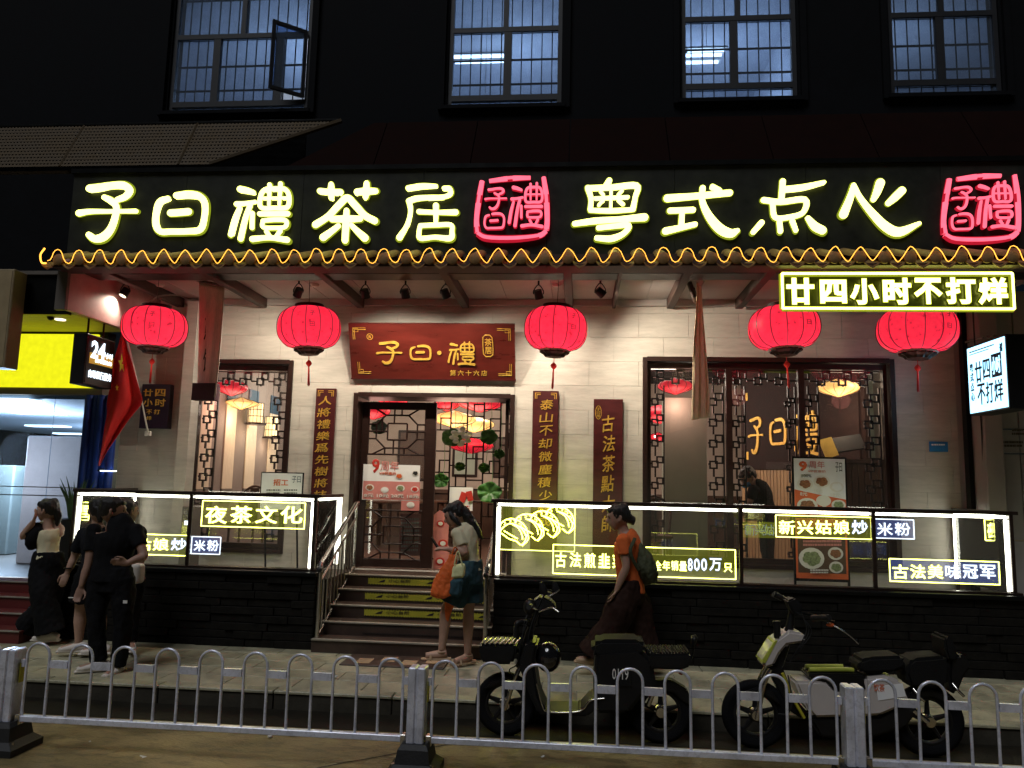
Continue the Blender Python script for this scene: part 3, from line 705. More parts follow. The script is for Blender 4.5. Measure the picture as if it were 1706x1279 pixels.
for i, (x, y_, Y) in enumerate(((640, 880, 12.4), (690, 880, 13.2), (800, 890, 13.6))):
    c = at(x, y_, Y); c.z = LZ; tb_ = thing('dining_table', ['dark dining table behind the closed door leaf', 'far dining table behind the closed door leaf', 'dark dining table beyond the lattice screen'][i], 'table', tuple(c))
    MB().box(c+Vector((-.6, -.4, .72)), c+Vector((.6, .4, .76)), c=.008).build('tabletop', M['counter'], tb_)
    for sx in (-1, 1):
        for sy in (-1, 1): MB().box(c+Vector((sx*.52-.03, sy*.33-.03, 0)), c+Vector((sx*.52+.03, sy*.33+.03, .72))).build('leg', M['counter'], tb_)
# reception counter to the right
CN = thing('reception_counter', 'brown timber reception counter inside the right window', 'counter', (at(1420, 800, 10.6).x, 10.6, LZ))
cxa, cxb = at(1372, 760, 10.5).x, 4.2; ct = at(1410, 765, 10.5).z
MB().box((cxa, 10.4, LZ), (cxb, 10.95, ct-.05)).build('counter_body', M['counter'], CN)
for i in range(13): xx = cxa+(cxb-cxa)*i/13; MB().box((xx+.004, 10.385, LZ+.02), (xx+(cxb-cxa)/13-.004, 10.4, ct-.06)).build('plank', M['counter'], CN)
MB().box((cxa-.05, 10.33, ct-.05), (cxb, 11, ct)).build('counter_top', M['beam'], CN)
c = at(1385, 742, 10.55); m1 = MB(); m1.box(c+Vector((-.12, -.01, -.16)), c+Vector((.05, .01, .10)), rot=Matrix.Rotation(R(-16), 3, 'Y') @ Matrix.Rotation(R(-15), 3, 'X'))
tag(m1.build('counter_sign', mat('yellow_card', (.6, .42, .08), .5)), 'small tilted yellow card standing on the reception counter', 'card')
c = at(1412, 740, 10.6); m1 = MB(); m1.box(c+Vector((-.20, -.015, -.10)), c+Vector((.20, .015, .12)), rot=Matrix.Rotation(R(-10), 3, 'Y') @ Matrix.Rotation(R(-25), 3, 'X'), c=.005)
tag(m1.build('till_screen', M['blackplastic']), 'black till screen on the reception counter beside the yellow card', 'till')
# pale column and white wall strip, seen through the right window
box1('inner_column', (at(1108, 800, 10.6).x, 10.6, LZ), (at(1178, 800, 10.6).x, 11.0, 3.1), 'palewall', RM)
box1('inner_column', (at(1428, 700, 11.6).x, 11.6, LZ), (at(1462, 700, 11.6).x, 11.8, 3.9), 'palewall', RM)
box1('ceiling_light', (at(1075, 672, 11.2).x-.3, 11.2, 3.72), (at(1128, 672, 11.2).x+.1, 12.3, 3.76), 'Lwarm', RM)
# silk scrolls on the left inner wall
SX = -5.02
box1('inner_wall', (SX-.9, 9.9, LZ), (SX-.07, RY-.3, 3.95), 'roomwall2', RM)
for i, (y0, y1) in enumerate(((9.98, 10.32), (10.72, 11.05), (11.45, 11.8), (12.3, 12.7))):
    s = thing('hanging_scroll', ['pale silk scroll nearest the left shop window, hung on the inner wall', 'second pale silk scroll along the inner left wall', 'third pale silk scroll along the inner left wall', 'last and farthest silk scroll on the inner left wall'][i], 'scroll', (SX, (y0+y1)/2, 2.4), 'silk scrolls on the inner left wall')
    zt = 2.95; zb = 1.55
    MB().box((SX-.065, y0, zb+.18), (SX-.05, y1, zt)).build('silk', M['scroll'], s); MB().box((SX-.066, y0, zb), (SX-.049, y1, zb+.18)).build('lower_band', M['greypanel'], s)
    MB().tube([(SX-.05, y0-.03, zb), (SX-.05, y1+.03, zb)], .018, n=8).build('roller', M['wood'], s); MB().box((SX-.066, y0, zt), (SX-.049, y1, zt+.3)).build('upper_band', M['inkblue'], s)
for i, (xa, ya, la) in enumerate(((-3.1, 10.7, 'nearest long ceiling light inside, left of the doorway'), (-1.9, 10.7, 'nearest ceiling light inside, over the doorway'), (-3.3, 12.3, 'second-row ceiling light, left of the doorway'), (-1.6, 12.3, 'second-row ceiling light over the doorway'), (-.4, 12.0, 'ceiling light right of the doorway'), (-2.6, 14.0, 'farthest ceiling light behind the door leaf'), (-4.4, 13.1, 'ceiling light at the far left of the dining room'))):
    cl_ = thing('ceiling_lamp', la, 'lamp', (xa, ya, 3.7), 'ceiling lamps inside the restaurant'); MB().box((xa-.32, ya-.09, 3.72), (xa+.32, ya+.09, 3.76), c=.005).build('housing', M['black'], cl_); MB().box((xa-.30, ya-.07, 3.712), (xa+.30, ya+.07, 3.7195)).build('diffuser', M['Lwarm'], cl_)
# inner lanterns
def lantern_shade(c, rx, h, mat_, lobes=14, rib='wood', name='lantern', parent=None, flat=1.):
    prof = []; K = 12
    for i in range(K+1):
        t = -1+2*i/K; prof.append((rx*(.34+.66*math.sqrt(max(0, 1-abs(t)**2.3*1.0))) if flat else rx, t*h/2))
    MB().lathe(c, prof, n=lobes*4, lobes=lobes, amp=.035).build('shade', mat_, parent, smooth=50)
    return prof
def inner_lantern(x, y, Y, rx, h, m, lab, kind='oval', watts=14):
    c = at(x, y, Y); L = thing('indoor_lantern', lab, 'lantern', tuple(c), 'lanterns hung inside the restaurant')
    if kind == 'cyl':
        MB().lathe(c, [(rx*.3, h/2), (rx, h/2), (rx, -h/2), (rx*.3, -h/2)], n=20).build('shade', M['Lcyl'], L, smooth=40)
        mb = MB()
        for k in range(12): a = k*math.pi/6; mb.tube([c+Vector((rx*1.03*math.cos(a), rx*1.03*math.sin(a), s*h/2)) for s in (-1, 1)], .004, n=4)
        for z in (-h/2, -h/6, h/6, h/2): mb.tube([c+Vector((rx*1.03*math.cos(a), rx*1.03*math.sin(a), z)) for a in [i*math.pi/8 for i in range(16)]], .005, n=4, closed=True)
        mb.build('cage', M['wood'], L); MB().lathe(c, [(.01, -h/2-.03), (rx*1.5, -h/2-.03), (rx*1.5, -h/2-.005), (.01, -h/2-.005)], n=20).build('brim', M['wood'], L)
    else:
        K = 10; prof = []
        for i in range(K+1):
            t = -1+2*i/K; prof.append((rx*max(.12, (1-abs(t)**(1.5 if kind == 'disc' else 2.2))), t*h/2))
        MB().lathe(c, prof, n=48, lobes=12, amp=.05).build('shade', m, L, smooth=50)
        mb = MB()
        for k in range(12):
            a = 2*math.pi*(k)/12; mb.tube([c+Vector(((r_+.004)*math.cos(a), (r_+.004)*math.sin(a), z_)) for r_, z_ in prof], .0035, n=4)
        mb.build('rib', M['wood'], L)
        if kind == 'bulbs':
            mb = MB()
            for s in (-1, 1): mb.ball(c+Vector((s*.06, -rx*.80, .0)), .022, 8)
            mb.build('bulb', M['Lbulb'], L)
    MB().tube([c+Vector((0, 0, h/2)), Vector((c.x, c.y, 3.95))], .004, n=4).build('cord', M['black'], L)
    if watts: point('lantern_light', c+Vector((0, -.1, -h/2-.16)), watts*1.5, (1, .72, .48) if m is not M['Llant2'] else (1, .5, .4), .28)
IL = [(386, 645, 10.4, .22, .24, 'Llant2', 'bulbs', 'red lantern nearest the left window, above the cream lotus lantern', 9),
      (402, 672, 10.9, .26, .17, 'Lyl', 'disc', 'cream petal lantern under the red one in the left window', 9),
      (427, 688, 11.4, .105, .30, 'Lcyl', 'cyl', 'taller barred cylinder lantern in the left window', 8),
      (452, 711, 12.2, .10, .32, 'Lcyl', 'cyl', 'lower barred cylinder lantern at the right side of the left window', 8),
      (398, 684, 12.0, .22, .22, 'Lyl', 'disc', 'cream lantern half hidden behind the cylinder lanterns', 0),
      (447, 735, 13.5, .14, .12, 'Lyl', 'disc', 'small far cream lantern low in the left window', 0),
      (462, 722, 13.9, .16, .34, 'Llant2', 'oval', 'far red lantern at the right edge of the left window', 0),
      (622, 684, 11.4, .26, .26, 'Llant2', 'bulbs', 'red lantern behind the upper fretwork of the closed door leaf', 9),
      (655, 668, 12.5, .24, .24, 'Llant2', 'oval', 'far red lantern seen through the top of the door leaf', 0),
      (745, 672, 11.6, .20, .24, 'Llant2', 'bulbs', 'red lantern at the top left of the open doorway', 9),
      (800, 672, 11.5, .34, .26, 'Llant2', 'bulbs', 'wide red lantern at the top right of the open doorway', 9),
      (757, 698, 11.9, .34, .26, 'Lyl', 'oval', 'wide yellow lantern high in the open doorway', 12),
      (790, 707, 12.8, .34, .26, 'Lyl', 'oval', 'cream lantern behind the yellow one in the doorway', 8),
      (785, 742, 13.6, .40, .28, 'Llant2', 'oval', 'far red lantern below the cream ones in the doorway', 0),
      (1125, 643, 10.6, .24, .23, 'Llant2', 'bulbs', 'red lantern at the top left of the right window', 9),
      (1098, 690, 12.0, .32, .28, 'Llant2', 'bulbs', 'lower red lantern at the left of the right window', 9),
      (1096, 728, 13.5, .16, .16, 'Llant2', 'bulbs', 'smallest red lantern low beside the pale column', 4),
      (1397, 646, 10.7, .27, .24, 'Lyl', 'oval', 'cream oval lantern above the reception counter', 12)]
for (x, y, Y, rx, h, m, k, lab, wt) in IL: inner_lantern(x, y, Y, rx, h, M[m], lab, k, wt)
point('room_light', (-4.3, 12.0, 3.2), 75, (1, .88, .72), .3); point('room_light', (-1.6, 12.8, 3.3), 75, (1, .84, .66), .3); point('room_light', (1.6, 11.8, 3.3), 45, (1, .86, .7), .3); point('room_light', (3.6, 10.4, 3.3), 24, (1, .8, .6), .3)
# dining table and chair silhouettes by the left window, arched chair in the right window
def chair(x, Y, lab):
    c = Vector((x, Y, LZ)); C_ = thing('dining_chair', lab, 'chair', tuple(c))
    MB().box(c+Vector((-.2, -.2, .43)), c+Vector((.2, .2, .47)), c=.01).build('seat', M['counter'], C_)
    for sx in (-1, 1):
        for sy in (-1, 1): MB().tube([c+Vector((sx*.17, sy*.17, 0)), c+Vector((sx*.17, sy*.17, .43))], .018, n=6).build('leg', M['counter'], C_)
    MB().tube([c+Vector((-.19, .19, .47)), c+Vector((-.2, .22, .8)), c+Vector((0, .23, .96)), c+Vector((.2, .22, .8)), c+Vector((.19, .19, .47))], .018, n=6, sm=5).build('back_rail', M['counter'], C_)
    MB().box(c+Vector((-.06, .2, .47)), c+Vector((.06, .22, .93))).build('back_splat', M['counter'], C_)
chair(at(1092, 850, 10.2).x, 10.2, 'dark round-backed chair behind the left bay of the right window'); chair(at(412, 850, 10.5).x, 10.5, 'brown round-backed chair behind the left shop window')
# ================================================================== terrace walls (stacked slate), steps and landing
TZ = .93
def terrace(x0, x1, lab):
    T = thing('terrace_wall', lab, 'wall', ((x0+x1)/2, TY, SZ))
    MB().box((x0, TY+.045, SZ-.02), (x1, TY+.3, TZ-.04)).build('core', M['black'], T)
    z = SZ; rows = 9; h = (TZ-.045-SZ)/rows
    for r in range(rows):
        x = x0+.002
        while x < x1-.01:
            w_ = min(random.uniform(.28, .75), x1-x); w_ = x1-x-.002 if x1-x-w_ < .12 else w_
            MB().box((x, TY+random.uniform(-.012, .018), z+.003), (x+w_-.006, TY+.044, z+h-.003), c=.004).build('stone', M['slate'], T); x += w_
        z += h
    MB().box((x0, TY-.03, TZ-.042), (x1, TY+.35, TZ), c=.006).build('coping', M['black'], T)
    MB().box((x0, TY+.35, SZ-.02), (x1, WY-.02, LZ)).build('terrace_floor', M['step'], T)
terrace(-5.55, -2.72, 'low dark slate wall carrying the left glass railing'); terrace(-.86, 4.32, 'low dark slate wall carrying the right glass railing')
ST = thing('entrance_steps', 'five tiled entrance steps with yellow caution strips up to the door', 'stairs', (-1.8, 8.0, SZ))
rh = (LZ-SZ)/5; sx0, sx1 = -2.70, -.88
for i in range(5):
    y0 = 7.95+.25*i; z1 = SZ+rh*(i+1)
    MB().box((sx0, y0, SZ-.01), (sx1, y0+.25 if i < 4 else WY+.01, z1-.02)).build('step', M['step'], ST)
    MB().box((sx0, y0-.012, z1-.02), (sx1, y0+.252 if i < 4 else WY+.012, z1), c=.003).build('tread', M['step'], ST)
    MB().box((sx0, y0-.018, z1-.014), (sx1, y0+.03, z1+.003), c=.002).build('nosing', M['nosing'], ST)
    if i in (1, 2, 3, 4):
        a = at(612+(-5, -4, -4, 0)[i-1], 1000, y0).x; b = -.95; mm = 'yellowtape' if i > 1 else 'step'
        s = MB().use(M[mm]).box((a, y0-.006, z1-rh+.025), (b, y0-.001, z1-.03)); s.use(M['ink'])
        for k in range(46):
            xx = a+(b-a)*k/46
            s.add([(xx, y0-.008, z1-.03), (xx+.030, y0-.008, z1-.03), (xx+.015, y0-.008, z1-.042)], [(0, 1, 2)]); s.add([(xx, y0-.008, z1-rh+.025), (xx+.030, y0-.008, z1-rh+.025), (xx+.015, y0-.008, z1-rh+.037)], [(0, 1, 2)])
        if i > 1:
            for k in range(3):
                x_ = a+.12+k*.56; addtext(s, '小心台阶', (x_+.12, y0-.009, z1-rh+.055), (.26, 0, 0), (0, 0, .035), .01, .002)
                s.add([(x_, y0-.009, z1-rh+.05), (x_+.07, y0-.009, z1-rh+.055), (x_+.085, y0-.009, z1-rh+.085), (x_+.03, y0-.009, z1-rh+.07)], [(0, 1, 2, 3)])
        s.build('caution_strip', None, ST)
mt = MB().use(M['step']).box((-2.25, 7.45, SZ+.002), (-1.25, 7.9, SZ+.014), c=.003); mt.use(M['sandal'])
for k in range(4): mt.box((-2.12+k*.22, 7.52+.1*(k % 2), SZ+.014), (-1.98+k*.22, 7.72+.1*(k % 2), SZ+.0165))
tag(mt.build('door_mat', None), 'dark patterned mat on the pavement at the foot of the steps', 'mat')
def handrail(x, lab, y0=8.0, y1=9.2):
    H = thing('stair_handrail', lab, 'handrail', (x, (y0+y1)/2, SZ), 'stainless handrails of the entrance steps')
    p0, p1 = Vector((x, y0, SZ+rh*.6)), Vector((x, y1, LZ)); up = Vector((0, 0, .80))
    MB().tube([p0, p0+up], .022, n=10).build('post', M['steel'], H); MB().tube([p1, p1+up], .022, n=10).build('post', M['steel'], H)
    MB().tube([p0+up+Vector((0, -.03, -.05)), p0+up, p1+up, p1+up+Vector((0, .06, .0))], .026, n=10).build('rail', M['steel'], H)
    MB().tube([p0+Vector((0, 0, .62)), p1+Vector((0, 0, .62))], .014, n=8).build('rail', M['steel'], H); MB().tube([p0+Vector((0, 0, .06)), p1+Vector((0, 0, .06))], .016, n=8).build('rail', M['steel'], H)
    for k in range(1, 10): q = p0.lerp(p1, k/10); MB().tube([q+Vector((0, 0, .07)), q+Vector((0, 0, .62))], .009, n=6).build('baluster', M['steel'], H)
    MB().ball(p0+up+Vector((0, -.04, -.06)), .03, 8).build('end_cap', M['rubber'], H)
handrail(-2.66, 'stainless stair handrail left of the entrance steps'); handrail(-.93, 'stainless stair handrail right of the entrance steps, behind the woman in shorts')

# ================================================================== glass railings with neon strips
GT = 1.70
def railing(name_lab, x0, x1, posts, ret, extra=None):
    G_ = thing('glass_railing', name_lab, 'railing', ((x0+x1)/2, TY+.1, TZ)); Y = TY+.1
    MB().box((x0-.03, Y-.03, GT), (x1+.03, Y+.03, GT+.035), c=.004).build('top_rail', M['frame'], G_)
    MB().box((x0-.03, Y-.03, TZ), (x1+.03, Y+.03, TZ+.02)).build('bottom_rail', M['frame'], G_)
    for p in posts: MB().box((p-.018, Y-.02, TZ+.02), (p+.018, Y+.02, GT), c=.003).build('post', M['frame'], G_)
    for a, b in zip(posts, posts[1:]): MB().box((a+.022, Y-.004, TZ+.022), (b-.022, Y+.004, GT-.002)).build('glass_pane', M['glass'], G_)
    for a, b in zip(posts, posts[1:]): MB().tube([(a+.03, Y+.02, GT-.022), (b-.03, Y+.02, GT-.024)], .014, n=6).build('neon_strip', M['Lwhite'], G_)
    for p, s in ((posts[0], 1), (posts[-1], -1)): MB().tube([(p+s*.038, Y+.02, GT-.05), (p+s*.038, Y+.02, TZ+.03)], .018, n=6).build('neon_strip', M['Lwhite'], G_)
    for rx, sgn in ret:
        y1 = WY-.12
        MB().box((rx-.02, Y+.03, GT), (rx+.02, y1, GT+.035)).build('top_rail', M['frame'], G_)
        MB().box((rx-.018, y1-.03, LZ), (rx+.018, y1, GT)).build('post', M['frame'], G_)
        MB().box((rx-.004, Y+.03, TZ), (rx+.004, y1-.03, GT)).build('glass_pane', M['glass'], G_)
        MB().tube([(rx+sgn*.02, Y+.06, GT-.022), (rx+sgn*.02, y1-.06, GT-.022)], .012, n=6).build('neon_strip', M['Lwhite'], G_)
        MB().tube([(rx+sgn*.02, y1-.05, GT-.04), (rx+sgn*.02, y1-.05, TZ+.03)], .014, n=6).build('neon_strip', M['Lwhite'], G_)
    return G_
RX = lambda p: at(p, 880, TY+.1).x
gl = railing('left glass railing edged with white neon above the slate wall', RX(122), RX(530), [RX(122), RX(316), RX(524)], [(RX(122)+.02, 1)])
gr = railing('right glass railing edged with white neon above the slate wall', RX(822), RX(1690), [RX(824), RX(1234), RX(1455), RX(1684)], [(RX(1684)-.02, -1)])
# return pane towards the door on the left
g2 = thing('glass_railing', 'short glass railing with neon edge beside the left stair handrail', 'railing', (-2.75, 8.6, TZ))
MB().box((-2.80, 8.18, GT), (-2.76, 9.0, GT+.03)).build('top_rail', M['frame'], g2); MB().box((-2.784, 8.2, TZ), (-2.776, 8.98, GT)).build('glass_pane', M['glass'], g2)
MB().tube([(-2.775, 8.2, GT-.02), (-2.775, 8.95, GT-.02), (-2.775, 8.95, TZ)], .013, n=6).build('neon_strip', M['Lwhite'], g2)


def neon_box(lab, bx, chars, Y, cols, offs=.01, frame=True, acry='acrylic', boxes=None):
    """lit words in a thin frame on a clear plate"""
    a = at(bx[0], bx[3], Y); b = at(bx[2], bx[1], Y); N_ = thing('neon_sign', lab, 'neon sign', ((a.x+b.x)/2, Y, a.z))
    MB().box((a.x, Y+.004, a.z), (b.x, Y+.010, b.z)).build('clear_plate', M[acry], N_)
    if frame:
        e = 'Lyel' if cols[0] != 'b' else 'Lblue'
        P = [(a.x, Y, a.z), (b.x, Y, a.z), (b.x, Y, b.z), (a.x, Y, b.z)]
        f = MB().use(M[e])
        for i in range(4): f.tube([P[i], P[(i+1) % 4]], .0055, n=5)
        f.build('border_tube', None, N_)
    n = len(chars); w_ = (bx[2]-bx[0]-6)/n
    for i, ch in enumerate(chars):
        q = boxes[i] if boxes else (bx[0]+3+w_*i+w_*.06, bx[1]+4+(bx[3]-bx[1])*.02, bx[0]+3+w_*(i+1)-w_*.06, bx[3]-4)
        k = cols[min(i, len(cols)-1)]
        text(ch, (q[0]-.8, q[1]-.8, q[2]+.8, q[3]+.8), Y+.0005, M['Lyedge' if k == 'y' else 'Lbedge'], 'character_halo', N_, offset=offs+.022, depth=.004)  # wider emissive copy behind the word, its halo painted as geometry
        text(ch, q, Y-.008, M['Lyel' if k == 'y' else 'Lblue' if k == 'b' else 'Ldim'], 'character', N_, offset=offs+.006, depth=.006)
    return N_
NY = TY+.155
neon_box('yellow neon words 夜茶文化 on the left glass railing', (335, 838, 509, 876), '夜茶文化', NY, 'y', .012)
neon_box('yellow neon words ending in blue behind the man in black', (160, 892, 315, 921), '新兴姑娘炒', NY, 'yyyyb', .014)
neon_box('small blue-white neon words 米粉 on the left railing', (318, 895, 368, 922), '米粉', NY, 'b', .014, acry='acrylicb')
neon_box('partial yellow neon character at the far left railing corner', (132, 837, 150, 866), '理', NY+.1, 'y', .012)
neon_box('yellow neon words 古法煎韭菜饺 and sales figures on the right railing', (921, 916, 1225, 955), '古法煎韭菜饺全年销量800万只', NY, 'yyyyyyyyyybbbby', .012,
         boxes=[(925, 920, 943, 945), (949, 920, 968, 945), (973, 921, 992, 946), (997, 922, 1016, 946), (1020, 923, 1040, 947), (1044, 923, 1064, 947), (1090, 934, 1102, 950), (1104, 934, 1116, 950), (1118, 934, 1130, 950), (1132, 935, 1144, 951), (1146, 930, 1154, 951), (1156, 930, 1166, 951), (1168, 930, 1178, 951), (1182, 930, 1202, 951), (1206, 938, 1220, 953)])
neon_box('neon words 新兴姑娘炒 turning from yellow to blue, right railing', (1293, 862, 1451, 894), '新兴姑娘炒', NY, 'yyyyb', .012)
neon_box('small blue neon words 米粉 right of the yellow neon row', (1457, 866, 1522, 896), '米粉', NY, 'b', .008, acry='acrylicb')
neon_box('neon words 古法美味冠 low at the right end of the railing', (1483, 936, 1664, 968), '古法美味冠军', NY, 'yyybbb', .012, acry='acrylicb')
neon_box('yellow neon characters at the far right railing corner', (1642, 866, 1672, 900), '夜茶', NY+.3, 'y', .012)
neon_box('dim green neon words 新兴姑 deeper behind the right railing', (1238, 870, 1293, 895), '新兴姑', NY+.35, 'ddd', 0, frame=False)  # reflection of the neon row put in as a dim glowing copy
# neon dumplings
DN = thing('neon_dumplings', 'row of four yellow neon dumplings above the low words on the right railing', 'neon sign', tuple(at(890, 880, NY)))
a = at(829, 915, NY); b = at(958, 843, NY); MB().box((a.x, NY+.006, a.z), (b.x, NY+.012, b.z)).build('clear_plate', M['acrylic'], DN)
mf = MB(); mf.tube([a, (b.x, NY, a.z), (b.x, NY, b.z)], .004, n=5); mf.build('border_tube', M['Lyel'], DN)
z4 = lambda x, y, d=0.: at(800+x*450/1706, 810+y*300/1137, NY-d)
D0 = [(118, 295), (150, 255), (190, 235), (240, 250), (275, 285), (290, 325), (262, 370), (225, 345), (180, 330), (140, 300), (118, 295)]
D1 = [(150, 280), (190, 305), (235, 330)]; D2 = [(120, 260), (140, 225), (185, 205), (240, 215), (285, 255), (302, 310), (300, 340), (265, 375)]
D3 = [(205, 240), (240, 262), (262, 300), (268, 335)]
for k, (dx, dy) in enumerate(((0, 0), (98, -30), (197, -50), (293, -78))):
    g = MB()
    for ln in (D0, D1, D2, D3):
        pts = [z4(x+dx*(1 if True else 0), y+dy, .004*k) for x, y in ln]
        if k and ln is D0: pts = pts[2:8]
        g.tube(pts, .0055, n=6, sm=4)
    for j in range(6):
        x, y = [(150, 232), (185, 218), (220, 222), (252, 243), (276, 275), (288, 310)][j]; g.tube([z4(x+dx-8, y+dy-8, .004*k), z4(x+dx+8, y+dy-2, .004*k), z4(x+dx+2, y+dy+12, .004*k)], .0042, n=5, sm=3)
    g.build('dumpling', M['Lglow'], DN)
# 24-hour words in the large frame
NB = thing('neon_sign', 'large yellow neon sign 廿四小时不打烊 in a bright rectangle', 'neon sign', tuple(at(1495, 485, 7.45))); Y = 7.45
a = at(1304, 515, Y); b = at(1686, 457, Y); zt_ = (at(1304, 456, Y).z+at(1686, 455, Y).z)/2; zb_ = (at(1304, 514, Y).z+at(1686, 514, Y).z)/2
for mm, r_, dd in (('Lyel', .016, 0), ('Lyedge', .027, .016)):  # second, thicker tube is the painted halo of the border
    f = MB().use(M[mm]); P = [(a.x, Y+dd, zb_), (b.x, Y+dd, zb_), (b.x, Y+dd, zt_), (a.x, Y+dd, zt_)]
    for i in range(4): f.tube([P[i], P[(i+1) % 4]], r_, n=6)
    f.build('border_tube' if dd == 0 else 'border_halo', None, NB)
MB().box((a.x, Y+.035, zb_), (b.x, Y+.045, zt_)).build('back_plate', mat('smoked_plate', (.05, .055, .012), .3), NB)
for i, ch in enumerate('廿四小时不打烊'):
    q = ((1311, 463, 1357, 507), (1367, 466, 1411, 505), (1417, 464, 1465, 507), (1472, 463, 1519, 507), (1524, 463, 1571, 506), (1577, 462, 1627, 506), (1631, 462, 1680, 507))[i]
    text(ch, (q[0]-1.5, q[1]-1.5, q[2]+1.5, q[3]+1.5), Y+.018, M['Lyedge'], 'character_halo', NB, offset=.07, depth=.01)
    text(ch, q, Y, M['Lyel'], 'character', NB, offset=.038, depth=.012)

# ================================================================== eave: soffit, rafters, beam, tiles, fairy rope
EY0 = 7.55; EX0, EX1 = -5.45, 4.75
EV = thing('tiled_eave', 'long tiled eave with dark rafters projecting over the shop front', 'roof', (0, EY0, 4.1))
EZ = 4.14
for i in range(18):
    xa = EX0+(EX1-EX0)*i/18; xb = EX0+(EX1-EX0)*(i+1)/18
    MB().box((xa+.003, EY0+.08, EZ+.02), (xb-.003, WY-.01, EZ+.04)).build('soffit_board', M['soffit'], EV)
box1('soffit_backing', (EX0, EY0+.08, EZ+.042), (EX1, WY-.01, EZ+.06), 'black', EV)
box1('fascia', (EX0, EY0+.03, EZ-.04), (EX1, EY0+.08, EZ+.06), 'beam', EV)
for i, (x, y) in enumerate(((266, 477), (524, 476), (927, 478))):
    c = at(x, y, 8.6); t_ = tag(MB().lathe((c.x, 8.6, EZ+.019), [(.001, -.03), (.035, -.03), (.05, -.012), (.05, 0)], n=20).build('smoke_detector', M['white'], None, smooth=40), ['round white detector on the soffit above the leftmost lantern', 'round white detector on the soffit above the lantern left of the name board', 'round white detector on the soffit right of the name board'][i], 'detector', 'detectors on the soffit')
for (p0, p1, dz, lab) in (((240, 512, 8.35), (318, 498, 9.3), .10, 'bent grey cable hose above the leftmost lantern'), ((1620, 500, 8.8), (1640, 850, 9.1), 0, 'thin black cable running down the pier right of the shop window')):
    a, b = at(*p0), at(*p1); tag(MB().tube([a, a.lerp(b, .25)+Vector((0, 0, dz)), a.lerp(b, .6)+Vector((.02, 0, dz*.9)), b], .009, n=6, sm=5).build('cable', M['steel'] if dz else M['rubber']), lab, 'cable')
box1('long_beam', (EX0, 7.84, EZ-.07), (EX1, 8.10, EZ+.018), 'black', EV); box1('wall_plate', (EX0+.3, WY-.07, EZ-.06), (EX1, WY-.012, EZ+.018), 'soffit', EV)
for (x0, x1) in ((165, 330), (330, 437), (524, 620), (735, 790), (945, 958), (1035, 1033), (1150, 1125), (1290, 1225), (1460, 1360), (1600, 1480)):
    A = at(x0, 446, EY0+.06).x; B = A
    w_ = .045 if x0 not in (1035,) else .02
    MB().box((A-w_, EY0+.081, EZ-.10), (A+w_, WY-.075, EZ+.019), c=.006).build('rafter', M['beam'], EV)
# side board of the eave, lit by a lamp
SB = MB(); SB.box((-5.49, EY0+.02, 3.62), (-5.43, 9.38, EZ+.03), c=.004)
SB.build('gable_board', mat('rose_board', (.52, .34, .33), .55), EV)
box1('gable_edge', (-5.52, EY0-.03, 3.60), (-5.40, EY0+.018, EZ-.02), 'greypanel', EV, .004)
per = .2271; amp = .068; zc = at(800, 428, 7.3).z; TY0 = 7.3
nper = int((EX1-EX0+.1)/per)+1; tilemesh = None; pan = None
tm = MB(); n = 10   # cover tile: half tube rising backwards with a patterned end disc
for j in range(2):
    pass
vs = []; fs = []
for k in range(n+1):
    a = math.pi*k/n
    for (yy, dz) in ((0, 0), (.42, .16)):
        vs.append((-.062*math.cos(a), yy, .055*math.sin(a)+dz-.0)); vs.append((-.050*math.cos(a), yy, .043*math.sin(a)+dz))
for k in range(n): o_ = 4*k; fs += [(o_, o_+4, o_+6, o_+2), (o_+1, o_+3, o_+7, o_+5), (o_, o_+1, o_+5, o_+4)]
tm.add(vs, fs); tm.lathe((0, -.006, -.005), [(.001, -.012), (.05, -.012), (.058, -.006), (.058, .01), (.04, .012), (.03, .004), (.012, .004), (.001, .01)], n=16, axis='y')
cover = tm.mesh('cover_tile', 40); cover.materials.append(M['tileroof'])
tp = MB(); vs = []; fs = []
for k in range(n+1):
    t = k/n; x = -.075+.15*t; z = -.045*math.sin(math.pi*t)
    for (yy, dz) in ((0, 0), (.42, .16)): vs += [(x, yy, z+dz), (x, yy, z+dz-.012)]
for k in range(n): o_ = 4*k; fs += [(o_, o_+4, o_+6, o_+2), (o_+1, o_+3, o_+7, o_+5), (o_, o_+1, o_+5, o_+4)]
tp.add(vs, fs); tp.prism([(-.07, -.015), (-.05, -.04), (0, -.07), (.05, -.04), (.07, -.015), (.035, -.038), (0, -.045), (-.035, -.038)][::-1], -.006, .004)
panm = tp.mesh('pan_tile', 40); panm.materials.append(M['tileroof'])
xs0 = EX0-.02
for i in range(nper):
    xc = xs0+per*(i+.5); j_ = random.uniform(-.004, .004)
    o = bpy.data.objects.new('cover_tile', cover); COL.objects.link(o); o.location = (xc, TY0, zc+j_-.01); adopt(o, EV)
    o = bpy.data.objects.new('pan_tile', panm); COL.objects.link(o); o.location = (xc-per/2, TY0, zc-.05+j_); adopt(o, EV)
box1('tile_bed', (EX0, TY0+.02, zc-.085), (EX1, EY0+.03, zc-.062), 'beam', EV)
mb = MB(); pts = []
for i in range(nper*10+1):
    ph = i/10*2*math.pi; x = xs0+per*i/10; s = -math.cos(ph); sag = .012*math.sin(i*.37)+.006*math.sin(i*.11)
    z = zc+amp*(s if s < 0 else s**.8)+.01+sag*.5
    if i < 4: z += .03*(4-i)/4
    pts.append((x+.006*math.sin(i*1.3), TY0-.022-.01*s, z))
FR = tag(mb.tube(pts, .0036, n=6).build('fairy_light_rope', M['Lfairy']), 'glowing amber rope light following the wavy tile edge of the eave', 'rope light')
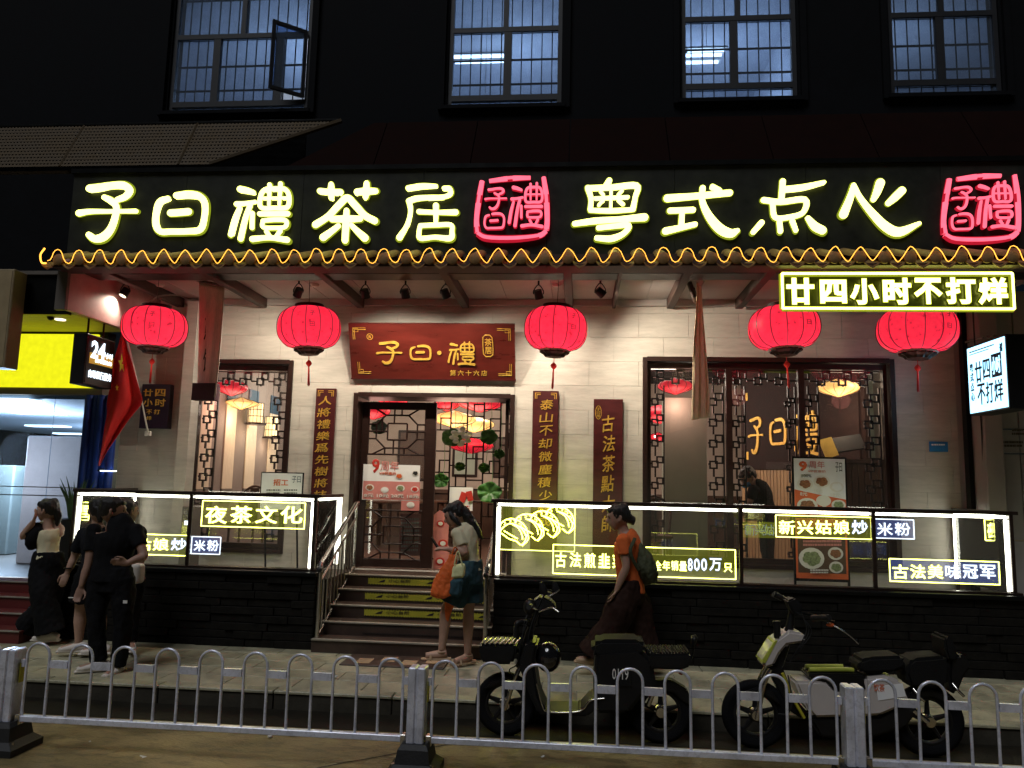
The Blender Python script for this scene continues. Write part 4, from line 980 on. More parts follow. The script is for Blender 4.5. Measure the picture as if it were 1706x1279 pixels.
mb = MB(); mb.tube([(xs0-.03, TY0-.03, zc+.10), (xs0-.07, TY0-.03, zc+.03), (xs0-.05, TY0-.03, zc-.05), (xs0, TY0-.03, zc-.06)], .009, n=6, sm=5).build('rope_end_loop', M['Lfairy'], FR)

# ================================================================== big sign
BY = 7.72
SG = thing('shop_sign', 'black roof signboard with large pale yellow glowing characters and two red seals', 'sign', (0, BY, 4.3))
bz0, bz1 = 4.22, 5.17; sxa, sxb = at(118, 350, BY).x, 4.85
for i in range(8):
    xa = sxa+(sxb-sxa)*i/8; xb = sxa+(sxb-sxa)*(i+1)/8
    MB().box((xa+.002, BY, bz0), (xb-.002, BY+.05, bz1)).build('back_panel', M['signback'], SG)
MB().box((sxa-.02, BY-.03, bz1), (sxb, BY+.07, bz1+.05)).build('top_trim', M['black'], SG)
def z2(x0, y0, x1, y1): s = 680/1706; return (100+x0*s, 270+y0*s, 100+x1*s, 270+y1*s)
def z7(x0, y0, x1, y1): s = 926/1706; return (780+x0*s, 270+y0*s, 780+x1*s, 270+y1*s)
BIG = [('子', z2(62, 88, 322, 338)), ('曰', z2(388, 125, 616, 306)), ('禮', z2(706, 88, 966, 342)), ('茶', z2(1054, 84, 1328, 344)), ('居', z2(1408, 94, 1664, 334)),
       ('粤', z7(318, 52, 552, 248)), ('式', z7(594, 72, 832, 236)), ('点', z7(865, 54, 1100, 226)), ('心', z7(1138, 54, 1388, 232))]
for ch, b in BIG:
    e = MB(); glyph(e, ch, (b[0]-1.5, b[1]-1.5, b[2]+1.5, b[3]+1.5), BY, 1.10, .02).build('character_edge', M['Ledge'], SG)  # wider emissive layer stands for the glow around each letter
    glyph(MB(), ch, b, BY-.0, .94, .040).build('character', M['Lmain'], SG)
for off in (0, 1425):
    k = 1.0 if not off else 1.06
    q = lambda x, y: (lambda b: at(b[0], b[1], BY))(z7(off+x*k, y*k-(9 if off else 0), 0, 0))
    for mm, gr_, dd in (('Lrededge', 1.15, .04), ('Lred', .95, .05)):  # first pass is a wider emissive layer, the painted glow around the seal
        sb = MB().use(M[mm])
        for ln in (((66, 62, 7), (130, 54, 9), (192, 52, 7)), ((44, 62, 8), (34, 120, 9), (27, 180, 8), (30, 220, 10)), ((30, 222, 9), (60, 236, 11), (140, 238, 11), (215, 230, 9), (240, 215, 7)), ((232, 50, 7), (240, 110, 9), (243, 180, 8), (240, 212, 9))):
            pts = []; rr = []
            for (x, y, r) in catmull(ln, 4): p = q(x, y); pts.append((p.x, BY-dd+.012, p.z)); rr.append(r*gr_*926/1706/1290*BY)
            sb.tube(pts, rr, n=6)
        sb.build('seal_border', None, SG)
        for ch, b in (('子', (50, 82, 120, 152)), ('曰', (48, 158, 114, 210)), ('禮', (122, 66, 232, 210))):
            b_ = z7(off+b[0]*k, b[1]*k-(9 if off else 0), off+b[2]*k, b[3]*k-(9 if off else 0)); glyph(MB(), ch, b_, BY, gr_*.84, dd+(.004 if dd > .045 else 0)).build('seal_character', M[mm], SG)
# ================================================================== red silk lanterns under the eave
def red_lantern(x, y, wpx, hpx, Y, lab, tassel=True, yb=None):
    c = at(x, y, Y); rx = wpx/2/FPX*Y; h = hpx/FPX*Y
    L = thing('red_lantern', lab, 'lantern', tuple(c), 'red silk lanterns under the eave')
    K = 16; prof = []
    for i in range(K+1):
        t = -1+2*i/K; prof.append((rx*(.42+.58*(max(0, 1-abs(t)**2.4))**.55), t*h/2))
    MB().lathe(c, prof, n=56, lobes=14, amp=.03).build('shade', M['Llant'], L, smooth=60)
    for k in range(14):
        a = 2*math.pi*(k+.5)/14+math.pi/14; MB().tube([c+Vector(((r_+.003)*math.cos(a), (r_+.003)*math.sin(a), z_)) for r_, z_ in prof], .0042, n=5).build('rib', M['lacq2'], L)
    MB().lathe(c, [(.001, h/2+.03), (rx*.46, h/2+.03), (rx*.46, h/2-.012), (rx*.38, h/2-.012)], n=24).build('top_cap', M['wood'], L)
    MB().lathe(c, [(rx*.46, -h/2+.012), (rx*.50, -h/2-.005), (rx*.46, -h/2-.016)], n=28).build('bottom_ring', M['soffit'], L)
    MB().lathe(c, [(rx*.47, -h/2-.014), (rx*.48, -h/2-.03), (rx*.36, -h/2-.05), (rx*.30, -h/2-.075), (.02, -h/2-.085), (.001, -h/2-.085)], n=28, lobes=14, amp=.12).build('carved_base', M['wood'], L)
    zb = -h/2-.085
    kn = MB(); kn.tube([c+Vector((0, 0, zb)), c+Vector((0, 0, zb-.05))], .004, n=5)
    for i in range(4): a = i*math.pi/2; kn.tube([c+Vector((.0, 0, zb-.05)), c+Vector((.028*math.cos(a), 0, zb-.085+.03*math.sin(a))), c+Vector((0, 0, zb-.12))], .007, n=5, sm=4)
    kn.ball(c+Vector((0, 0, zb-.085)), (.026, .012, .028), 10); kn.build('knot', M['red'], L)
    ts = MB()
    for i in range(14):
        a = i*2.4; r_ = .012*math.sqrt(i/14); ts.tube([c+Vector((r_*.4*math.cos(a), r_*.4*math.sin(a), zb-.12)), c+Vector((r_*math.cos(a), r_*math.sin(a), zb-.12-.20-random.uniform(0, .02)))], .0032, n=4)
    ts.build('tassel', M['red'], L)
    MB().tube([c+Vector((0, 0, h/2+.03)), Vector((c.x, c.y, 4.155))], .004, n=5).build('hanging_wire', M['steel'], L)
    # small brush seal printed on the silk
    p = MB(); d = .006
    for (u, v, ch) in ((.10, .10, '子'), (.10, 0, '曰')):
        aa = Vector((rx*.34, -math.sqrt(max(.01, (rx*1.0)**2-(rx*.42)**2))-d, h*(.16-.26*(1 if ch == '曰' else 0))))
        addtext(p, ch, c+aa+Vector((0, -.006, 0)), (.05, .022, 0), (0, 0, .05), .0, .002)
        p.build('printed_seal', M['lacq2'], L)
    point('lantern_light', c+Vector((0, 0, -h*.12)), 6.5, (1, .85, .75), .05)
    point('lantern_light', c+Vector((0, -.02, -h/2-.24)), .8, (1, .30, .24), .12)
    L.rotation_euler = (R(random.uniform(-2.5, 2.5)), R(random.uniform(-3, 3)), R(random.uniform(0, 25)))
    return L
LY = 8.3
red_lantern(258, 545, 109, 70, LY, 'red lantern at the left end of the eave, over the flag')
red_lantern(515, 546, 108, 72, LY, 'red lantern between the pink banner and the maroon name board')
red_lantern(926, 548, 106, 73, LY, 'red lantern right of the maroon name board')
red_lantern(1306, 546, 114, 70, LY, 'red lantern half under the left end of the large yellow neon frame')
red_lantern(1528, 550, 122, 72, LY, 'red lantern with a violet sheen under the right end of the yellow neon frame')
# track lamps
def track_lamp(x, y, Y, tgt, lab, watts=60, ang=75, lit=True):
    c = at(x, y, Y); T = thing('spot_lamp', lab, 'spotlight', tuple(c), 'black spot lamps under the eave'); t = Vector(tgt); d = (t-c).normalized()
    MB().tube([c-d*.05, c+d*.05], [.045, .05], n=16).build('lamp_head', M['blackplastic'], T, smooth=40)
    MB().tube([c+d*.045, c+d*.052], .040, n=16).build('lens', M['Lspot'], T)
    s = Vector((1, 0, 0)); MB().tube([c-s*.055, c-s*.055+Vector((0, 0, .04)), c+Vector((0, 0, .11)), c+s*.055+Vector((0, 0, .04)), c+s*.055], .006, n=5, sm=3).build('bracket', M['black'], T)
    MB().tube([c+Vector((0, 0, .10)), Vector((c.x, c.y, 4.155))], .010, n=6).build('stem', M['black'], T)
    spot('lamp_beam', c+d*.08, t, watts, ang); return T
TL = [(208, 487, (-5.42, 8.35, 3.75), 'spot lamp at the far left aimed at the rose gable board', 26, 60),
      (497, 487, (-4.2, 9.4, 2.6), 'spot lamp above the red lantern left of the name board', 120, 95),
      (608, 489, (-2.3, 9.4, 2.6), 'leftmost of the three spot lamps above the maroon name board', 95, 85),
      (675, 489, (-1.8, 9.4, 2.4), 'middle one of the three spot lamps above the maroon name board', 95, 80),
      (742, 489, (-.9, 9.4, 2.4), 'rightmost of the three spot lamps above the maroon name board', 95, 85),
      (897, 490, (.0, 9.4, 2.2), 'spot lamp directly over the red lantern right of the name board', 120, 90),
      (1000, 487, (2.4, 9.4, 2.3), 'spot lamp above the third couplet board', 150, 90)]
for x, y, t, lab, wt, an in TL: track_lamp(x, y, 8.45, t, lab, wt*.98, 128)

# ================================================================== name board and couplet boards
NBD = thing('name_board', 'tilted maroon lacquer name board with gold characters over the door', 'board', tuple(at(720, 585, 9.1)))
A = at(583, 631, 9.33); B = at(858, 631, 9.33); C_ = at(583, 538, 9.08); D_ = at(858, 540, 9.08)
zb_, zt_ = (A.z+B.z)/2, (C_.z+D_.z)/2; xl, xr = (A.x+C_.x)/2, (B.x+D_.x)/2
up = Vector((0, 9.08-9.33, zt_-zb_)); nrm = Vector((1, 0, 0)).cross(up).normalized()
O = Vector((xl, 9.33, zb_)); Wd = xr-xl
def onb(u, v, d=0): return O+Vector((Wd*u, 0, 0))+up*v+nrm*d
def boardbox(name, u0, u1, v0, v1, d0, d1, m, parent):
    vs = [onb(u, v, d) for u in (u0, u1) for d in (d0, d1) for v in (v0, v1)]
    return MB().add(vs, [(0, 1, 3, 2), (4, 6, 7, 5), (0, 4, 5, 1), (2, 3, 7, 6), (0, 2, 6, 4), (1, 5, 7, 3)]).build(name, M[m], parent)
boardbox('board_panel', 0, 1, 0, 1, -.06, 0, 'lacquer', NBD); boardbox('edge_strip', -.004, 1.004, -.02, 0, -.062, .004, 'lacq2', NBD)
def bu(x, y): return ((x-12)/1566, 1-(y-66)/535)
for ch, (x0, y0, x1, y1) in (('子', (262, 234, 518, 462)), ('曰', (584, 266, 796, 418)), ('禮', (942, 232, 1210, 466))):
    u0, v0 = bu(x0, y1); u1, v1 = bu(x1, y0)
    def tf(a, b, d, u0=u0, v0=v0, u1=u1, v1=v1): return onb(u0+(u1-u0)*a, v0+(v1-v0)*b, d)
    tf.size = ((u1-u0)*Wd, (v1-v0)*up.length); glyph(MB(), ch, None, 0, .85, .014, tf).build('gold_character', M['gold'], NBD)
mb = MB(); u, v = bu(868, 344); mb.tube([onb(u, v, 0), onb(u, v, .014)], .026, n=14); mb.build('gold_dot', M['gold'], NBD)
def btext(s, x0, y0, x1, y1, off=.01, name='gold_lettering'):
    u0, v0 = bu(x0, y1); u1, v1 = bu(x1, y0); return addtext(MB(), s, onb(u0, v0, .003), (Wd*(u1-u0), 0, 0), up*(v1-v0), off, .008).build(name, M['gold'], NBD)
for i, ch in enumerate('第六十六店'): btext(ch, 962+i*74, 512, 1018+i*74, 566, .01)
btext('茶', 1296, 205, 1362, 275, .012); btext('居', 1296, 285, 1362, 352, .012); btext('R', 200, 180, 226, 208, .02)
def bring(pts, r, closed=True): return MB().tube([onb(*bu(*p), .006) for p in pts], r, n=6, closed=closed).build('gold_line', M['gold'], NBD)
bring([(1300, 172), (1345, 172), (1366, 195), (1374, 270), (1374, 355), (1350, 378), (1306, 378), (1284, 355), (1280, 270), (1280, 195)], .007)
bring([(212+28*math.cos(a), 193+28*math.sin(a)) for a in [i*math.pi/8 for i in range(16)]], .004)
for cx_, cy_, sx, sy in ((52, 108, 1, 1), (1538, 110, -1, 1), (82, 552, 1, -1), (1545, 560, -1, -1)):
    for k in (0, 16): bring([(cx_+sx*124, cy_+sy*k), (cx_+sx*(k), cy_+sy*k), (cx_+sx*k, cy_+sy*112)], .004, False)
    bring([(cx_+sx*6, cy_+sy*6), (cx_+sx*50, cy_+sy*6), (cx_+sx*50, cy_+sy*38), (cx_+sx*6, cy_+sy*38)], .004)


def vboard(lab, tl, br, chars, seal=None, cbox=None, off=.006):
    Y = WY-.06; a = at(tl[0], br[1], Y); b = at(br[0], tl[1], Y)
    B_ = thing('couplet_board', lab, 'board', ((a.x+b.x)/2, Y, a.z))
    MB().box((a.x, Y, a.z), (b.x, Y+.045, b.z), c=.004).build('board_panel', M['lacq2'], B_)
    x0, y0, x1, y1 = cbox; n = len(chars)
    for i, ch in enumerate(chars):
        p = y0+(y1-y0)*i/n; q = y0+(y1-y0)*(i+1)/n; j = random.uniform(-1.2, 1.2)
        zz0 = at((x0+x1)/2, q-2.5, Y).z; zz1 = at((x0+x1)/2, p+1.5, Y).z; xx0 = at(x0+j, 750, Y).x; xx1 = at(x1+j, 750, Y).x
        # slanted brush-like set: sheared slightly upward to the right
        addtext(MB(), ch, (xx0, Y-.004, zz0), (xx1-xx0, 0, (zz1-zz0)*.10), ((xx1-xx0)*.08, 0, (zz1-zz0)*.95), off, .010).build('gold_character', M['gold'], B_)
    mb = MB()
    for sx, ex in ((1, a.x+.025), (-1, b.x-.025)):
        for k in (0, .02): mb.box((ex+sx*k, Y-.006, b.z-.025-k), (ex+sx*.07, Y, b.z-.032-k)); mb.box((ex+sx*k, Y-.0062, b.z-.10), (ex+sx*(k+.007), Y-.0002, b.z-.0255-k))
    if not seal: mb.build('corner_fret', M['gold'], B_)
    if seal:
        c = at(seal[0], seal[1], Y); MB().tube([c+Vector((math.cos(t)*.035, -.003, math.sin(t)*.08)) for t in [i*math.pi/9 for i in range(18)]], .0035, n=5, closed=True).build('seal_ring', M['gold'], B_)
        for i, ch in enumerate('子曰禮'): addtext(MB(), ch, c+Vector((-.02, -.003, .022-.04*i)), (.04, 0, 0), (0, 0, .036), .0, .004).build('seal_character', M['gold'], B_)
    return B_
vboard('maroon couplet board left of the door beginning 人將禮', (512, 647), (560, 920), '人將禮樂爲先樹將枝', None, (525, 658, 547, 835))
vboard('maroon couplet board right of the door beginning 泰山', (883, 651), (931, 915), '泰山不却微塵積少壘成', None, (897, 664, 919, 880))
vboard('maroon board further right reading 古法茶點大師', (987, 665), (1038, 925), '古法茶點大師', (997, 687), (1002, 690, 1023, 890), .012)
# small plum board by the flag
PB = thing('wall_board', 'small dark plum board with gold words 廿四小时 beside the flag bracket', 'board', tuple(at(257, 680, 9.3))); Y = 9.28
a = at(231, 713, Y); b = at(284, 640, Y); MB().box((a.x, Y, a.z), (b.x, Y+.1, b.z), c=.004).build('board_panel', M['purpleboard'], PB)
for ch, q in zip('廿四小时不打烊', ((238, 648, 254, 660), (258, 648, 275, 660), (238, 664, 254, 677), (258, 664, 275, 677), (243, 682, 253, 690), (256, 682, 266, 690), (243, 693, 252, 700))): text(ch, q, Y-.003, M['gold'], 'gold_character', PB, offset=.02, depth=.006)
tag(MB().box(at(1549, 752, WY-.02), at(1578, 736, WY-.004), c=.002).build('address_plate', M['blueplate']), 'small blue address plate on the wall right of the window', 'plate')
apl = bpy.data.objects['address_plate']; printrows((1552, 739, 1575, 743), WY-.024, 'white', 1, apl)

# ================================================================== cloth banners
def banner(lab, grid, Y, m, chars=(), amp=.02, twist=0):
    B_ = thing('cloth_banner', lab, 'banner', tuple(at(*grid[0][0], Y)))
    rows = len(grid); N = 14; Kr = 6; vs = []; fs = []; L = catmull([(g[0][0], g[0][1]) for g in grid], Kr); Rr = catmull([(g[1][0], g[1][1]) for g in grid], Kr)
    for i, (l, r) in enumerate(zip(L, Rr)):
        for k in range(N+1):
            t = k/N; x = l[0]+(r[0]-l[0])*t; y = l[1]+(r[1]-l[1])*t; e = math.sin(t*math.pi*5+i*.12)*amp+twist*t
            vs.append(at(x, y, Y+e))
    n1 = N+1
    for i in range(len(L)-1):
        for k in range(N): fs.append((i*n1+k, i*n1+k+1, (i+1)*n1+k+1, (i+1)*n1+k))
    o = MB().add(vs, fs).build('cloth', M[m], B_, smooth=60); s = o.modifiers.new('s', 'SOLIDIFY'); s.thickness = .004
    for ch, q in chars: text(ch, q, Y-.035-amp, M['ink'], 'brush_character', B_, offset=.012, depth=.003)
    return B_
b1 = banner('dusty pink hanging cloth banner with black characters 煎饺', [((332, 470), (374, 478)), ((332, 520), (372, 524)), ((331, 580), (367, 585)), ((329, 640), (361, 648)), ((328, 655), (359, 662))], 8.5, 'bannercloth', [('煎', (339, 524, 356, 566)), ('饺', (337, 580, 354, 620))], .006, -.12)
MB().box(at(327, 668, 8.5)+Vector((0, -.01, 0)), at(359, 638, 8.38)+Vector((0, 0, -.0)), c=.002).build('hem_band', mat('plum_cloth', (.10, .05, .07), .85), b1)
MB().tube([at(328, 467, 8.5), at(378, 477, 8.35)], .018, n=8).build('rod', M['beam'], b1)
b2 = banner('narrow tan cloth banner seen edge-on and twisted, left of the right window top', [((1160, 455), (1170, 455)), ((1160, 500), (1170, 500)), ((1155, 580), (1176, 580)), ((1153, 650), (1181, 650)), ((1152, 700), (1183, 695))], 8.5, 'tancloth', [], .03, .35)
MB().tube([at(1148, 470, 8.5), at(1158, 500, 8.6), at(1152, 470, 8.9)], .03, n=7, sm=3).build('gathered_top', M['beam'], b2)

# ================================================================== national flag on a slanted pole
FY = 8.75
FL = thing('flag', 'red national flag with yellow stars hanging from a slanted white pole', 'flag', tuple(at(245, 715, FY)))
MB().tube([at(247, 722, 9.1), at(236, 668, FY), at(206, 540, FY-.35)], .010, n=8).build('pole', M['white'], FL)
MB().box(at(243, 726, 9.12), at(250, 718, 9.08), c=.004).build('bracket', M['white'], FL)
edge = [(553, 203, 205), (575, 197, 211), (600, 190, 219), (625, 186, 226), (650, 182, 233), (670, 178, 237), (690, 178, 222), (710, 174, 207), (732, 171, 192), (752, 168, 178), (776, 163, 166)]
E2 = catmull(edge, 4); N = 18; vs = []; fs = []
def fpt(y, t):
    ys = [e[0] for e in E2]; i = max(0, min(len(E2)-2, next((j for j in range(len(ys)-1) if ys[j+1] >= y), len(ys)-2))); q = (y-ys[i])/max(1e-6, ys[i+1]-ys[i])
    l = E2[i][1]+(E2[i+1][1]-E2[i][1])*q; r = E2[i][2]+(E2[i+1][2]-E2[i][2])*q
    f = (y-553)/223; e = .035*math.sin(t*9+f*2)*min(1, f*4+.3)+.02*math.sin(t*17+1)*f
    return at(l+(r-l)*t, y, FY-.35+.4*min(1, (y-540)/128)*t*0+.33*min(1, max(0, (y-540)/130))*(.4+.6*t)+e)
for e in E2:
    for k in range(N+1): vs.append(fpt(e[0], k/N))
for i in range(len(E2)-1):
    for k in range(N): o_ = i*(N+1)+k; fs.append((o_, o_+1, o_+N+2, o_+N+1))
o = MB().add(vs, fs).build('cloth', M['redcloth'], FL, smooth=60); sm_ = o.modifiers.new('s', 'SOLIDIFY'); sm_.thickness = .003
def star(cx_, cy_, rx, ry, y_off=.012):
    pts = []
    for k in range(10):
        a = math.pi/2+k*math.pi/5; q = 1 if k % 2 == 0 else .42; px_, py_ = cx_+rx*q*math.cos(a), cy_-ry*q*math.sin(a)
        l = np.interp(py_, [e[0] for e in edge], [e[1] for e in edge]); r = np.interp(py_, [e[0] for e in edge], [e[2] for e in edge]); t = min(.98, max(.02, (px_-l)/(r-l)))
        v = fpt(py_, t); pts.append(v+Vector((0, -.014, 0)))
    c = sum(pts, Vector())/10+Vector((0, -.006, 0)); MB().add([c]+pts, [(0, 1+k, 1+(k+1) % 10) for k in range(10)]).build('star', M['yellowcloth'], FL)
star(204, 606, 6.5, 17); star(196, 646, 3, 6)

# ================================================================== neighbouring 24-hour bank lobby on the left
BK = thing('bank_lobby', 'glass-fronted lobby with yellow light box on the left of the restaurant', 'building', (-8, 9.0, 0))
BX0, BX1 = -12.5, -5.98
# light box with the yellow fascia; the printed cartoon figure is left out
box1('fascia_backing', (BX0, 8.84, 2.93), (-5.75, 9.0, 3.62), 'black', BK)
ylz0, ylz1 = at(60, 645, 8.8).z, at(60, 556, 8.8).z
for i, (xa, xb) in enumerate(((-12.5, -9.4), (-9.4, -6.55), (-6.55, -5.85))):
    MB().box((xa+.003, 8.80, ylz0), (xb-.003, 8.838, ylz1), c=.003).build('yellow_light_panel', M['Lyellow'], BK)
for i in range(7): MB().box((BX0+i*1.0, 7.86, 3.62), (BX0+i*1.0+.993, 8.84, 3.64)).build('soffit_panel', mat('lime_soffit', (.50, .50, .12), .5) if i == 0 else bpy.data.materials['lime_soffit'], BK)
for x in (100, 15):
    c = at(x, 537, 8.1); MB().lathe((c.x, c.y, 3.616), [(.001, 0), (.05, 0), (.055, -.006), (.055, .004)], n=20).build('downlight', M['Lspot'], BK)
box1('fascia', (BX0, 7.80, 3.61), (-5.56, 7.86, 4.05), 'black', BK); box1('fascia_trim', (BX0, 7.77, 4.05), (-5.56, 7.87, 4.09), 'greypanel', BK)
box1('upper_front', (BX0, 7.9, 4.092), (-5.56, 8.2, 5.25), 'facade', BK)
box1('header_bar', (BX0, 8.82, 2.84), (-5.75, 8.98, 2.925), 'greypanel', BK)
gx1 = at(140, 800, 8.9).x
ga = [BX0, -10, at(78, 800, 8.9).x, gx1]
for a, b in zip(ga, ga[1:]): MB().box((a+.004, 8.90, .66), (b-.004, 8.912, 2.84)).build('glass_pane', M['bankglass'], BK)
for zz_ in (1.62, 1.72): box1('safety_strip', (BX0, 8.893, zz_), (gx1, 8.898, zz_+.012), 'greypanel', BK)
for (z0, z1) in ((.66, 1.3), (1.31, 2.08), (2.09, 2.84)): box1('side_panel', (gx1+.01, 8.88, z0), (-5.56, 8.96, z1), 'bankgrey', BK, .004)
for i, x_ in enumerate((-5.90, -5.82, -5.74, -5.66, -5.58)): MB().tube([(x_, 8.82+.03*(i % 2), .66), (x_, 8.82+.03*(i % 2), 2.84)], .05, n=10).build('blue_fold', M['bluepanel'], BK, smooth=50)
box1('lobby_floor', (BX0, 8.9, .55), (BX1, 18, .65), 'greypanel', BK); box1('lobby_wall', (BX0, 17.9, .65), (BX1, 18, 3.3), 'bankwall', BK)
box1('lobby_wall', (BX1-.02, 8.99, .65), (BX1+.04, 18, 3.3), 'bankwall', BK); box1('lobby_ceiling', (BX0, 8.96, 2.80), (BX1, 18, 2.9), 'bankwall', BK)
for (x, y, Y) in ((5, 665, 9.7), (60, 687, 10.6), (78, 709, 11.5), (118, 722, 12.3), (-60, 690, 10.6), (-40, 712, 11.5)):
    c = atz(x, y, 2.79); Y = c.y; MB().box((c.x-.38, Y-.10, 2.772), (c.x+.38, Y+.18, 2.795)).build('ceiling_light', M['Lpanel'], BK)
point('lobby_light', (-8.2, 10.8, 2.2), 420, (.80, .88, 1), .3); point('lobby_light', (-7.8, 9.5, 1.9), 40, (.80, .88, 1), .3); point('lobby_light', (-8.8, 14.5, 2.0), 260, (.80, .88, 1), .3)
box1('poster_wall', (at(38, 800, 10.2).x, 10.2, .65), (at(133, 800, 10.2).x, 10.3, at(80, 726, 10.2).z), 'greyposter', BK, .02)
box1('cash_machine', (-9.4, 11.2, .65), (-8.6, 11.9, 2.0), 'bankgrey', BK, .02)
for i in range(4):
    z1 = .65-.125*(i); MB().box((BX0, 8.88-.28*(i+1), SZ-.01), (-5.72, 8.88-.28*i, z1-.022)).build('step', M['redstep'], BK)
    MB().box((BX0, 8.87-.28*(i+1), z1-.02), (-5.71, 8.88-.28*i, z1), c=.003).build('tread', M['nosing'] if 0 else M['redstep'], BK); MB().box((BX0, 8.862-.28*(i+1), z1-.008), (-5.715, 8.90-.28*(i+1), z1+.003)).build('nosing', M['nosing'], BK)
# security camera
CAMR = thing('security_camera', 'black security camera under the yellow-lit soffit', 'camera', tuple(at(87, 523, 8.0)))
c = at(86, 524, 8.0); MB().tube([Vector((c.x, c.y, 3.62)), c], .02, n=8).build('mount', M['black'], CAMR); MB().box(c+Vector((-.07, -.06, -.01)), c+Vector((.07, .08, .06)), c=.01).build('housing', M['blackplastic'], CAMR); MB().ball(c+Vector((0, -.01, -.03)), .038, 12).build('lens_dome', M['blackplastic'], CAMR, smooth=60)
# 24-hour box sign (faces right, at right angles to the street)
def sidebox(lab, p, Yn, Yf, dx, face, mface, sgn):
    """box sign sticking out from the wall: p = near top and bottom world z; face pointing +x or -x"""
    xw, z0, z1 = p; B_ = thing('box_sign', lab, 'sign', (xw, (Yn+Yf)/2, z0))
    MB().box((xw, Yn, z0), (xw-sgn*dx, Yf, z1), c=.006).build('casing', M['blackplastic'], B_)
    MB().box((xw+sgn*.0005, Yn+.02, z0+.02), (xw+sgn*.006, Yf-.02, z1-.02)).build(face, M[mface], B_); return B_
X24 = -5.40; Yn, Yf = 7.93, 8.45; z0_, z1_ = 2.87, 3.43
s24 = sidebox('black 24-hour box sign with white figures beside the flag', (X24, z0_, z1_), Yn, Yf, .16, 'face_panel', 'black', 1)
def st(par, s, xw, ya, yb, za, zb2, m, off=.01, sgn=1, name='lettering'):
    if sgn > 0: P0, ux = (xw, ya, za), (0, yb-ya, 0)
    else: P0, ux = (xw, yb, za), (0, ya-yb, 0)
    return addtext(MB(), s, P0, ux, (0, 0, zb2-za), off, .006).build(name, M[m], par)
MB().box((X24+.007, Yn+.06, z0_+.24), (X24+.010, Yf-.03, z0_+.36)).build('amber_band', mat('amber_lit', (.5, .3, .03), .5, emis=(.8, .5, .05), es=.35), s24)
st(s24, '24', X24+.014, Yn+.07, Yn+.33, z0_+.30, z0_+.50, 'Lblue', .04); st(s24, '小时', X24+.014, Yn+.34, Yf-.05, z0_+.33, z0_+.40, 'Lblue', .01); st(s24, '自助服务', X24+.014, Yn+.16, Yf-.05, z0_+.26, z0_+.31, 'Lblue', .01)
st(s24, '自助银行服务', X24+.014, Yn+.06, Yf-.04, z0_+.08, z0_+.17, 'Lblue', .02)
for yy in (Yn+.12, Yf-.12): MB().tube([(X24-.08, yy, z1_), (X24-.08, yy, 3.62)], .012, n=6).build('hanger', M['black'], s24)
# far-left beige light box edge
e1 = thing('box_sign', 'beige box sign cut by the left edge of the view', 'sign', (-6.6, 7.6, 3.0)); MB().box((-7.6, 7.55, at(10, 613, 7.6).z), (at(19, 500, 7.55).x, 7.75, at(10, 450, 7.6).z), c=.008).build('casing', mat('beige_box', (.30, .24, .15), .5), e1)
MB().box((-7.58, 7.545, at(10, 613, 7.6).z+.02), (at(19, 500, 7.55).x-.02, 7.5495, at(10, 450, 7.6).z-.02)).build('face_panel', mat('beige_face', (.34, .27, .16), .4), e1)
# plants and desk lamp behind the left rail end
PT = thing('potted_plant', 'spiky potted plant behind the left end of the glass railing', 'plant', tuple(at(125, 830, 8.6))); c = at(126, 850, 8.6); c.z = LZ
MB().lathe(c, [(.001, 0), (.12, 0), (.16, .55), (.17, .56), (.14, .56), (.001, .5)], n=18).build('pot', M['blackplastic'], PT, smooth=30)
for k in range(26):
    a = k*2.4; l_ = random.uniform(.35, .55); q = c+Vector((.05*math.cos(a), .05*math.sin(a), .5)); MB().tube([q, q+Vector((.05*math.cos(a), .05*math.sin(a), l_*.6)), q+Vector((.14*math.cos(a), .14*math.sin(a), l_))], [.012, .014, .002], rb=[.003, .003, .001], n=4, sm=3).build('leaf', M['leaf'], PT)
P2 = thing('potted_plant', 'small leafy plant left of the black desk lamp on the terrace', 'plant', tuple(at(155, 822, 8.7))); c = at(172, 850, 8.7); c.z = LZ
MB().lathe(c, [(.001, 0), (.10, 0), (.13, .66), (.11, .66), (.001, .6)], n=16).build('pot', M['blackplastic'], P2, smooth=30)
mb = MB()
for k in range(70):
    a = random.uniform(0, 6.28); r_ = random.uniform(.02, .17); q = c+Vector((r_*math.cos(a), r_*math.sin(a), .68+random.uniform(0, .14))); d = Vector((random.uniform(-1, 1), random.uniform(-1, 1), random.uniform(-.2, 1))).normalized()*.05; n_ = d.orthogonal().normalized()*.018
    mb.add([q, q+d*.5+n_, q+d, q+d*.5-n_], [(0, 1, 2, 3)])
tag(mb.build('foliage', M['leaf'], P2), kind='stuff')
DL = thing('terrace_lamp', 'black bent-arm lamp standing behind the left railing', 'lamp', tuple(at(150, 830, 8.8))); c = at(150, 850, 8.8); c.z = LZ
MB().tube([c, c+Vector((0, 0, 1.0)), c+Vector((.03, 0, 1.10)), c+Vector((.10, 0, 1.13)), c+Vector((.22, 0, 1.13))], .012, n=8, sm=4).build('arm', M['black'], DL); MB().box(c+Vector((.10, -.03, 1.11)), c+Vector((.27, .03, 1.122))).build('lamp_strip', M['Lpanel'], DL); MB().lathe(c, [(.001, .02), (.1, .02), (.1, 0)], n=16).build('foot', M['black'], DL)

